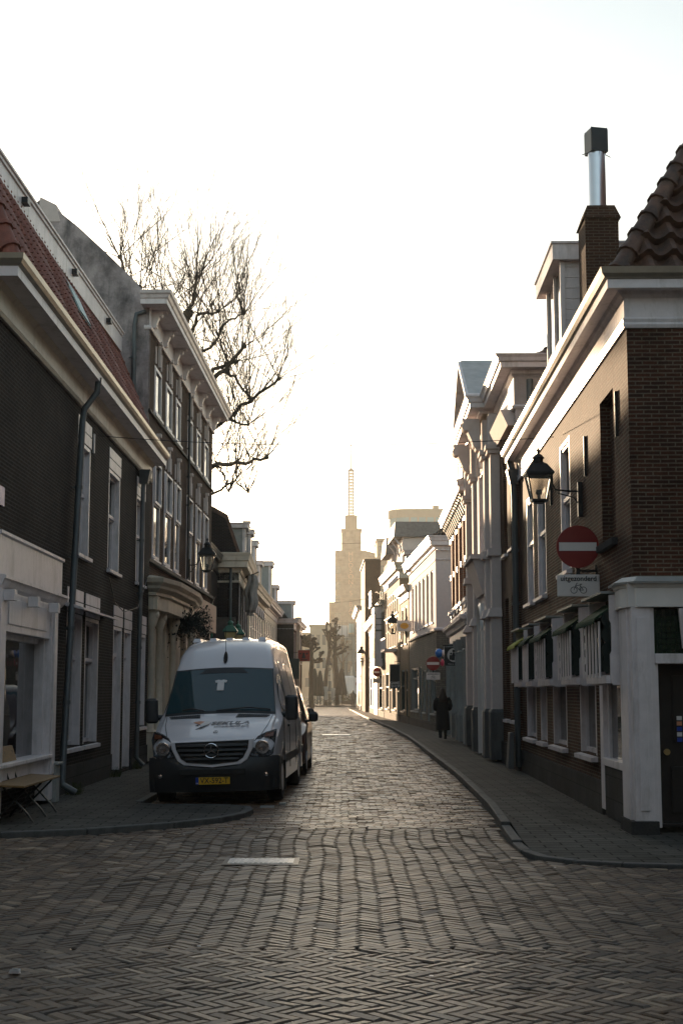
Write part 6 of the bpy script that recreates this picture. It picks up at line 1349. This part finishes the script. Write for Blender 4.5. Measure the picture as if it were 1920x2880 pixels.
# parked bicycles
def bicycle(label, x, y, rz, first=None):
    if first: return dup(first, (x, y, .13), rz, label)
    t = thing('bicycle', label, 'bicycle', (x, y, .13), rz, 'bicycles parked under the trees')
    for xc in (-.53, .53):
        w_ = part(t, 'wheel', 'rubber', lambda m: m.tube([(xc+.34*math.cos(a), 0, .35+.34*math.sin(a)) for a in [2*math.pi*k/18 for k in range(19)]], .022, 5))
        part(w_, 'spokes', 'pipe_grey', lambda m: [m.tube([(xc, 0, .35), (xc+.33*math.cos(a), 0, .35+.33*math.sin(a))], .004, 3) for a in [math.pi*k/4 for k in range(8)]])
    part(t, 'frame', 'black_metal', lambda m: [m.tube(p_, .018, 6) for p_ in ([(-.53, 0, .35), (-.05, 0, .30)], [(-.05, 0, .30), (-.2, 0, .85)], [(-.05, 0, .30), (.36, 0, .78)], [(-.17, 0, .75), (.36, 0, .82)], [(.53, 0, .35), (.36, 0, .85)], [(-.53, 0, .35), (-.2, 0, .75)])])
    part(t, 'saddle', 'rubber', lambda m: m.box(-.32, -.1, -.07, .07, .87, .92), bevel=.02)
    part(t, 'handlebar', 'steel', lambda m: m.tube([(.22, -.27, 1.02), (.36, -.2, 1.03), (.36, .2, 1.03), (.22, .27, 1.02)], .014, 5))
    return t
b0_ = bicycle('dark bicycle nearest the lamp post, leaning by the chairs', -1.1, 167.2, R(25))
bicycle('dark bicycle left of the lamp post under the leaning tree', -2.6, 167.1, R(-20), b0_); bicycle('dark bicycle beside the left chair stack', -3.4, 167.4, R(40), b0_); bicycle('dark bicycle half hidden behind the dark green car', -4.2, 167.0, R(10), b0_)
# bench by the corner house
bn_ = thing('folding_bench', 'brown wooden folding bench with black crossed legs by the corner shop window', 'bench', (-4.12, 19.0, .07))
part(bn_, 'seat', 'wood_bench', lambda m: m.hexa([(-.22, -1.15, .47), (.20, -1.15, .45), (.20, 1.15, .45), (-.22, 1.15, .47)], [(-.22, -1.15, .50), (.20, -1.15, .48), (.20, 1.15, .48), (-.22, 1.15, .50)]), bevel=.008)
part(bn_, 'backrest', 'wood_bench', lambda m: m.hexa([(-.28, -1.05, .70), (-.25, -1.05, .70), (-.25, .45, .70), (-.28, .45, .70)], [(-.34, -1.0, .92), (-.31, -1.0, .92), (-.31, .40, .92), (-.34, .40, .92)]), bevel=.006)
for y_ in (-.75, .05, .75):
    for s in (1, -1): part(bn_, 'leg', 'black_metal', lambda m: m.tube([(s*.24, y_, 0), (s*.17, y_, .1), (-s*.14, y_+.02, .42), (-s*.17, y_+.02, .46)], .014, 6))
for y_ in (-.6, -.15, .3): part(bn_, 'back_support', 'black_metal', lambda m: m.tube([(-.20, y_, .44), (-.26, y_, .60), (-.30, y_, .86)], .013, 6))
mb = MB(); mb.box(-4.5, -4.24, 21.5, 21.75, .07, .62); mb.box(-4.52, -4.2, 21.46, 21.79, .62, .66); tag(mb.build('wall_box', 'grey_paint', bevel=.01), 'weathered grey box against the wall right of the folding bench', 'box')
# hanging plant on the shop corner
hp = thing('hanging_plant', 'dark straggly plant hanging from the ornate shop cornice above the van', 'plant', (-4.12, 37.8, 3.5))
part(hp, 'basket', 'black_metal', lambda m: m.lathe([(.05, -.25), (.22, -.1), (.26, 0)], (0, 0, 0), 12)); mb = MB(); rr = random.Random(2)
for k in range(420):
    a = rr.uniform(0, 6.28); l_ = rr.uniform(.2, .75); dr_ = rr.uniform(-.9, .6); c_ = Vector((.12*math.cos(a), .12*math.sin(a), .05)); e = c_+Vector((math.cos(a)*l_*.7, math.sin(a)*l_*.9, dr_*l_+.1)); e2 = e+Vector((math.cos(a)*.1, math.sin(a)*.15, -l_*rr.uniform(.3, 1.0)))
    mb.tube([c_, e, e2], [.006, .005, .003], 3, cap=False)
    for q in (e, e2, e.lerp(e2, .5)): w_ = Vector((rr.uniform(-1, 1), rr.uniform(-1, 1), rr.uniform(-1, 1)))*.05; v_ = Vector((rr.uniform(-1, 1), rr.uniform(-1, 1), rr.uniform(-1, 1)))*.05; mb.face([q, q+w_, q+w_+v_, q+v_])
mb.build('leaves', 'awning_dark', hp, recalc=False)
# metal bollard against the wall, weeds, drain covers
mb = MB(); mb.hexa([(3.50, 30.3, .1), (3.62, 30.3, .1), (3.62, 30.75, .1), (3.50, 30.75, .1)], [(3.55, 30.35, .85), (3.64, 30.35, .85), (3.64, 30.7, .85), (3.55, 30.7, .85)]); tag(mb.build('corner_guard', 'pipe_grey', bevel=.015), 'grey metal corner guard at the foot of the cafe drainpipe', 'guard')
for (x, y, n, lb) in ((-4.3, 23.3, 160, 'brown dry weeds at the foot of the near drainpipe'), (-4.4, 31.0, 90, 'small dry weeds at the wall foot near the far drainpipe'), (-4.4, 28.0, 60, 'thin weeds beside the tall narrow doors')):
    mb = MB(); rr = random.Random(n)
    for k in range(n): a = rr.uniform(0, 6.28); r_ = rr.uniform(0, .25); h = rr.uniform(.04, .2); q = Vector((x+math.cos(a)*r_*.5, y+math.sin(a)*r_*1.4, .07)); mb.tube([q, q+Vector((rr.uniform(-.05, .08), rr.uniform(-.08, .08), h))], [.006, .002], 3, cap=False)
    tag(mb.build('weeds', 'moss', recalc=False), lb, 'weeds', 'weeds along the left wall')
def drain(label, x, y, w_, l_, m1='zinc'):
    t = thing('drain_cover', label, 'drain cover', (x, y, .0), 0, 'iron covers in the roadway')
    z0 = undul(x, y)+.006
    part(t, 'rim', 'door_dark', lambda m: (m.box(-w_/2-.05, w_/2+.05, -l_/2-.09, l_/2+.09, -.05, z0+.004), ))
    part(t, 'lid', m1, lambda m: (m.box(-w_/2, w_/2, -l_/2, l_/2, z0, z0+.008), [m.box(-w_/2+.02+i*.05, -w_/2+.05+i*.05, -l_/2+.02, l_/2-.02, z0+.008, z0+.013) for i in range(int(w_/.05)-1)]))
drain('large bright metal cover in the herringbone paving in front of the van', -.81, 14.72, .66, .42, 'worn_iron')
drain('bright metal cover in the middle of the far street', -.22, 57.2, 1.1, .9, 'steel')
drain('dark gully grate at the right kerb in the foreground', 1.86, 21.5, .34, .3, 'door_dark'); drain('dark gully grate at the right kerb farther up', 2.05, 48.5, .5, .6, 'door_dark')
mb = MB(); mb.loft([(-1.98, 8.9, .01, .04, .02), (-1.98, 8.9, .03, .03, .015)], 7); mb.box(-2.0, -1.95, 8.88, 8.93, .01, .03); tag(mb.build('litter', 'sign_white'), 'small crumpled scrap of paper on the left foreground bricks', 'litter')
rr = random.Random(21)
for k in range(14):
    x, y = rr.uniform(-3.5, 3.4), rr.uniform(8, 20); mb = MB(); s = rr.uniform(.008, .016); mb.lathe([(0, 0), (s, 0), (s, .003), (0, .003)], (x, y, undul(x, y)+.004), 7); o = mb.build('chewing_gum', 'sign_white'); tag(o, 'tiny pale fleck trodden into the foreground bricks', 'litter', 'pale flecks on the road bricks')
# ================================================================= people
def skin_obj(name, verts, edges, mat, parent, root=0, sub=2):
    me = bpy.data.meshes.new(name); me.from_pydata([v[:3] for v in verts], edges, []); me.materials.append(MATS[mat])
    o = link(bpy.data.objects.new(name, me), parent); md = o.modifiers.new('skin', 'SKIN'); md.use_smooth_shade = True
    for i, v in enumerate(verts):
        sv = me.skin_vertices[0].data[i]; r = v[3]; sv.radius = r if isinstance(r, tuple) else (r, r); sv.use_root = (i == root)
    s = o.modifiers.new('sub', 'SUBSURF'); s.levels = sub; s.render_levels = sub; return o
def person(label, loc, rz, h, coat, legs, long_coat, hair, stride, puffy=False):
    t = thing('person', label, 'person', loc, rz); k = h/1.7
    V = [(0, 0, .95, (.13, .10)), (0, 0, 1.12, (.12, .09)), (0, .01, 1.32, (.15, .10)), (0, .0, 1.43, (.07, .06)), (0, .01, 1.50, .05), (0, .02, 1.58, (.075, .085)), (0, .02, 1.66, .06)]
    E_ = [(0, 1), (1, 2), (2, 3), (3, 4), (4, 5), (5, 6)]
    def add(p, r, par): V.append((*p, r)); E_.append((par, len(V)-1)); return len(V)-1
    for s in (1, -1):
        st_ = stride*s
        a = add((s*.10, .0, .88), .085, 0); b = add((s*.10, st_*.5+.02, .50), .06, a); c_ = add((s*.10, st_, .10 if st_ > -.05 else .14), .038, b); add((s*.11, st_+.14, .05 if st_ > -.05 else .06), .035, c_)
        a = add((s*.18, 0, 1.38), .055, 2); b = add((s*.24, -.03, 1.13), .045, a); c_ = add((s*.20, .14, .98), .032, b); hnd = add((s*.13, .22, 1.0), (.036, .022), c_)
        for fi, (dx, ln) in enumerate(((-.022, .062), (-.007, .072), (.008, .068), (.022, .052))):
            f1 = add((s*.13-s*(.03+ln*.3), .25, 1.0+dx), .0095, hnd); add((s*.13-s*(.045+ln*.6), .235, .995+dx), .008, f1)
        th = add((s*.12, .20, 1.045), .010, hnd); add((s*.095, .22, 1.06), .008, th)
    add((0, .115, 1.575), .012, 5)
    V = [(v[0]*k, v[1]*k, v[2]*k, (tuple(q*k for q in v[3]) if isinstance(v[3], tuple) else v[3]*k)) for v in V]
    skin_obj('body', V, E_, 'skin', t)
    K = lambda rings: [tuple(q*k for q in r[:5])+tuple(r[5:]) for r in rings]
    if long_coat:
        rings = K([(0, -.02, .30, .235, .20), (0, -.01, .34, .245, .205), (0, 0, .6, .235, .18), (0, 0, .85, .215, .155), (0, 0, 1.0, .19, .14), (0, 0, 1.15, .195, .14), (0, .0, 1.3, .215, .14), (0, 0, 1.38, .20, .12), (0, .0, 1.44, .11, .09), (0, .0, 1.5, .07, .07)])
    else:
        rings = K([(0, 0, .72, .19, .15), (0, 0, .76, .25, .19), (0, 0, .9, .27, .2), (0, 0, 1.02, .27, .2), (0, 0, 1.2, .28, .2), (0, .0, 1.32, .25, .17), (0, 0, 1.42, .15, .12), (0, .0, 1.5, .09, .09)])
    mb = MB(); mb.loft(rings, 20); q = .085 if not puffy else .10
    for s in (1, -1): mb.tube([(s*.16*k, 0, 1.38*k), (s*.23*k, -.01, 1.27*k), (s*.265*k, -.04, 1.12*k), (s*.25*k, .06, 1.01*k), (s*.21*k, .14, .99*k)], [.075*k, q*k*.95, q*k*.85, .065*k, .055*k], 10)
    ct = mb.build('coat', coat, t, smooth='full')
    mb = MB(); 
    for s in (1, -1):
        st_ = stride*s; mb.tube([(s*.10*k, 0, .90*k), (s*.10*k, (st_*.5+.02)*k, .50*k), (s*.10*k, st_*k, .12*k)], [.105*k, .08*k, .055*k], 10)
    mb.build('trousers', legs, t, smooth='full')
    for s in (1, -1):
        st_ = stride*s; zf = .0 if st_ > -.05 else .05; part(t, 'shoe', 'rubber', lambda m: m.loft([(s*.10*k, (st_+.05)*k, zf, .05*k, .14*k), (s*.10*k, (st_+.05)*k, zf+.04, .052*k, .14*k), (s*.10*k, (st_+.01)*k, zf+.09, .045*k, .08*k), (s*.10*k, (st_-.02)*k, zf+.20, .055*k, .06*k)], 12), smooth='full')
    if hair == 'long': hr = [(0, -.09, 1.20, .09, .03), (0, -.10, 1.26, .135, .05), (0, -.08, 1.38, .15, .075), (0, -.03, 1.50, .12, .095), (0, -.01, 1.60, .10, .105), (0, -.0, 1.68, .075, .085), (0, 0, 1.72, .02, .02)]
    else: hr = [(0, -.03, 1.48, .085, .08), (0, -.02, 1.56, .10, .105), (0, -.01, 1.65, .09, .10), (0, 0, 1.71, .04, .05), (0, 0, 1.725, .01, .01)]
    part(t, 'hair' if hair == 'long' else 'hood', 'hair_brown' if hair == 'long' else coat, lambda m: m.loft(K(hr), 16), smooth='full')
    return t
person('woman in a long black coat with long brown hair walking away on the right pavement', (3.48, 49.4, .1), R(3), 1.72, 'coat_black', 'trouser', True, 'long', .13)
person('man in a puffy dark hooded jacket walking away at the far street end', (1.22, 149.5, .09), 0, 1.78, 'coat_green', 'trouser', False, 'hood', .04, True)
# ================================================================= far buildings and tower
t = thing('tower', 'pale stepped brick tower with glazed lattice mast and needle, beyond the street end', 'tower', (2.6, 320, 0))
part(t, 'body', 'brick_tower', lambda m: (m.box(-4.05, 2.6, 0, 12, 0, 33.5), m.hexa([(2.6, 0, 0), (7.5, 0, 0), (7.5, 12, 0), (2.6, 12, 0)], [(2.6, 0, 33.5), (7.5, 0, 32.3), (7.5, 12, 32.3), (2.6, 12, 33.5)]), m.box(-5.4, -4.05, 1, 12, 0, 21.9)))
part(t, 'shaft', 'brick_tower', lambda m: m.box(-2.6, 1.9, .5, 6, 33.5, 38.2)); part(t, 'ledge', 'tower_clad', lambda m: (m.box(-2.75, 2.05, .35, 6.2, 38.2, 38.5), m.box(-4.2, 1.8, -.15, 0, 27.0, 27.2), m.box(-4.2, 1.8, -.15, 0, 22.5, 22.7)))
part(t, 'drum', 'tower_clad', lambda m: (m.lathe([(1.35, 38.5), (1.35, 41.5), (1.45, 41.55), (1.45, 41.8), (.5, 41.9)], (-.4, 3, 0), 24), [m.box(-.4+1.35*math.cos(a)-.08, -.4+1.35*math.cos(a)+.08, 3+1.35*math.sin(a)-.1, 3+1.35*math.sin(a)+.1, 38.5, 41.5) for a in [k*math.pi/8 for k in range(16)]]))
def lattice(m):
    for a in [k*math.pi/4 for k in range(8)]: m.tube([(-.4+.60*math.cos(a), 3+.60*math.sin(a), 41.9), (-.4+.60*math.cos(a), 3+.60*math.sin(a), 52.2)], .10, 4)
    for i in range(15): m.lathe([(.70, 42.3+i*.7), (.70, 42.5+i*.7), (.5, 42.5+i*.7), (.5, 42.3+i*.7)], (-.4, 3, 0), 12)
    m.lathe([(.75, 52.1), (.75, 52.3), (.1, 52.9)], (-.4, 3, 0), 12)
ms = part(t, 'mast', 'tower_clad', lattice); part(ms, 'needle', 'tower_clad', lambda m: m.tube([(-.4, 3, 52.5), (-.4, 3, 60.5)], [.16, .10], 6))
for z_, in ((28.2,), (24.6,), (22.5-1.0,), (17.6,), (15.1,)):
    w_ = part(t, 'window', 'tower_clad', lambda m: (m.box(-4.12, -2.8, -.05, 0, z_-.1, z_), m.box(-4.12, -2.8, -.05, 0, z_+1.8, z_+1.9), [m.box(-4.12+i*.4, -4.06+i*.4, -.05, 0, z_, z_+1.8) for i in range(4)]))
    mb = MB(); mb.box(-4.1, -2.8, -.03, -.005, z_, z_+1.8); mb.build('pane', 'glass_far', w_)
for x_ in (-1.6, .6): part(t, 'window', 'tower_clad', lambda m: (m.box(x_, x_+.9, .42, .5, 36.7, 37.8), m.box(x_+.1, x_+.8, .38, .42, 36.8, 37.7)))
for k, c in enumerate("HUDSON'S BAY"):
    if c != ' ': text(c, 1.5, (-.5, -.06, 32.6-k*1.26), 'sign_peach', t, name='letter', ext=.05)
def farblock(name, label, x0, x1, y, z1, mat, dep=12, rows=0, cols=0, z0=0, wz=(.5, .9), roof=None):
    t = thing(name, label, 'building', ((x0+x1)/2, y, 0)); hw = (x1-x0)/2
    part(t, 'wall', mat, lambda m: m.box(-hw, hw, 0, dep, 0, z1)); part(t, 'parapet', 'far_pale', lambda m: m.box(-hw-.15, hw+.15, -.15, dep, z1, z1+.3))
    for r_ in range(rows):
        for c_ in range(cols):
            a = -hw+(2*hw)*(c_+.22)/cols; b_ = a+2*hw/cols*.56; zz = z1*(r_+wz[0])/(rows+.3)
            f = part(t, 'window', 'far_pale', lambda m: (m.box(a-.06, b_+.06, -.06, 0, zz-.06, zz), m.box(a-.06, b_+.06, -.06, 0, zz+1.6, zz+1.66), m.box(a-.06, a, -.06, 0, zz, zz+1.6), m.box(b_, b_+.06, -.06, 0, zz, zz+1.6)))
            mb = MB(); mb.box(a, b_, -.03, -.005, zz, zz+1.6); mb.build('pane', 'glass_far', f)
    return t
# curved modern building
t = thing('round_building', 'pale modern building with rounded corner and a window band under its roof', 'building', (14, 230, 0))
def arcwall(m, z0, z1, r, o=0):
    pts = [(6, 0), (0, 0)] + [(-3-3.2*math.sin(a)+0, 3.2-3.2*math.cos(a)) for a in [k*math.pi/16 for k in range(9)]] + [(-6.2, 12), (6, 12)]
    pts = [(x*(1+o)*1.0, y if y > 6 else y-o*3) for x, y in pts]; m.hexa([(x, y, z0) for x, y in pts], [(x, y, z1) for x, y in pts])
part(t, 'wall', 'far_pale', lambda m: arcwall(m, 0, 27.2, 0)); bnd = part(t, 'window_band', 'far_blue', lambda m: arcwall(m, 27.2, 30.0, 0)); part(t, 'roof_band', 'far_pale', lambda m: (arcwall(m, 30.0, 31.4, 0, .015), m.box(1, 2, 2, 3, 31.4, 32.2)))
part(bnd, 'mullions', 'far_pale', lambda m: [m.box(-3+i*1.35, -2.75+i*1.35, -.05, .1, 27.2, 30.0) for i in range(7)])
tag(part(None, 'flagpole', 'far_pale', lambda m: m.tube([(8.82, 229, 0), (8.82, 229, 35)], [.12, .05], 6)), 'thin pale flagpole in front of the round modern building', 'flagpole')
farblock('stepped_block', 'pale stepped office block between tower and round building', 6.0, 9.0, 240, 27.3, 'far_pale', rows=8, cols=2)
farblock('low_wing', 'pale low wing with sloping top, right of the tower body', 4.2, 6.6, 246, 24.6, 'far_pale', rows=0, cols=0)
sb = farblock('scaffolded_block', 'building wrapped in pale sheeting behind the pollarded trees', -1.6, 3.2, 235, 11.2, 'grey_paint', rows=3, cols=4)
part(sb, 'white_sheeting', 'sign_white', lambda m: m.box(-2.1, .3, -.5, -.4, 10.6, 12.6)); part(sb, 'blue_sheeting', 'far_blue', lambda m: m.box(.4, 1.2, -.5, -.4, 11.4, 12.9)); part(sb, 'sheeting', 'cloth_grey', lambda m: m.box(1.2, 2.6, -.5, -.4, 11.0, 12.9))
part(sb, 'scaffold', 'pipe_grey', lambda m: [m.tube([(-2.3+i*.8, -.6, 0), (-2.3+i*.8, -.6, 13.4)], .03, 4) for i in range(7)] + [m.tube([(-2.4, -.6, 2+j*2.2), (2.6, -.6, 2+j*2.2)], .03, 4) for j in range(6)])
farblock('pale_house_row', 'pale hazy house with pilastered front behind the left trees', -5.0, -1.4, 225, 12.0, 'far_pale', rows=3, cols=4)
farblock('hazy_block', 'low hazy flat block far left behind the pollarded crown', -16, -5.2, 260, 12.2, 'far_pale', rows=2, cols=6)
farblock('hazy_terrace', 'low hazy building behind the scaffolded block', 3.2, 30, 262, 13, 'far_pale', rows=2, cols=8)
t = thing('kiosk', 'white square panel with round red drink sign, right of the walking man', 'kiosk', (2.3, 187, 0))
part(t, 'panel', 'sign_white', lambda m: m.box(-.6, .7, 0, .3, .9, 3.6), bevel=.03); part(t, 'base', 'grey_paint', lambda m: m.box(-.6, .7, 0, .3, 0, .9)); part(t, 'disc', 'board_red', lambda m: m.lathe([(0, -.04), (.42, -.04), (.42, 0), (0, 0)], (0, 0, 2.8), 24, 'y')); text('Coca-Cola', .17, (0, -.06, 2.8), 'sign_white', t)
tag(part(None, 'parked_truck', 'white_clean', lambda m: (m.loft([(1.0, 188, .5, .75, 2), (1.0, 188, 1.8, .75, 2), (1.0, 188, 3.6, .7, 2), (1.0, 188, 3.8, .6, 1.8)], 16, .4))), 'white rounded vehicle rear half hidden behind the closed dark parasol', 'vehicle')
t2 = thing('hedge_tub', 'dark clipped hedge tub beside the walking man', 'plant', (.9, 185, 0)); part(t2, 'tub', 'door_dark', lambda m: m.box(-.9, .7, -.3, .3, 0, .6)); mb = MB(); rr = random.Random(4)
for k in range(900):
    q = Vector((rr.uniform(-.9, .7), rr.uniform(-.4, .4), rr.uniform(.5, 1.5+.2*math.sin(k)))); a_ = Vector((rr.uniform(-1, 1), rr.uniform(-1, 1), rr.uniform(-1, 1)))*.09; b_ = Vector((rr.uniform(-1, 1), rr.uniform(-1, 1), rr.uniform(-1, 1)))*.09; mb.face([q, q+a_, q+a_+b_, q+b_])
mb.build('foliage', 'moss', t2, recalc=False)
# street-side figure sign on the left row and awnings seen past the van roof
tag(part(None, 'painted_statue', 'board_red', lambda m: (m.loft([(-4.0, 74, 2.9, .2, .15), (-4.0, 74, 3.5, .12, .12), (-3.98, 74, 3.9, .15, .12), (-4.0, 74, 4.05, .05, .05)], 10), m.ball((-4.0, 74, 4.2), .11, 8, 6), m.tube([(-4.0, 74, 3.9), (-3.75, 74, 3.7), (-3.7, 74, 3.9)], .05, 6))), 'small red and white painted figure standing on the ledge above the van', 'statue')
# ================================================================= unseen houses added for shade and window reflections, behind the photographer
for side, a, b, H, lb in (('L', (-6.2, -14), (-6.2, 9.5), 9.5, 'brick house on the near left corner, behind the photographer'), ('R', (5.6, -14), (5.6, 8.6), 9.0, 'brick house on the near right corner, behind the photographer')):
    simple_house('added_corner_house', lb, side, a, b, H, 9, 'brick_brown', [(1.5+i*3, 2.9+i*3, 1.0, 3.2) for i in range(7)]+[(1.5+i*3, 2.9+i*3, 5.2, 7.4) for i in range(7)], corn=.4, roof=2.5)
simple_house('added_facing_house', 'brick house closing the street behind the photographer', 'L', (14, -15), (-14, -15.1), 10, 9, 'brick_brown', [(1.5+i*3, 2.9+i*3, 1.0, 3.2) for i in range(8)]+[(1.5+i*3, 2.9+i*3, 5.2, 7.4) for i in range(8)], corn=.4, roof=2.5)
# ================================================================= haze
mb = MB(); mb.box(-260, 260, -30, 420, -1.2, 64)
hz = bpy.data.materials.new('haze'); hz.use_nodes = True; nt = hz.node_tree
for n in list(nt.nodes): nt.nodes.remove(n)
o_ = nt.nodes.new('ShaderNodeOutputMaterial'); pv = nt.nodes.new('ShaderNodeVolumePrincipled')
pv.inputs['Density'].default_value = .0005; pv.inputs['Color'].default_value = (.95, .90, .80, 1); pv.inputs['Anisotropy'].default_value = .4
nt.links.new(pv.outputs[0], o_.inputs['Volume'])
h_ = mb.build('haze', hz); h_['kind'] = 'stuff'; h_['label'] = 'pale golden morning haze filling the street'
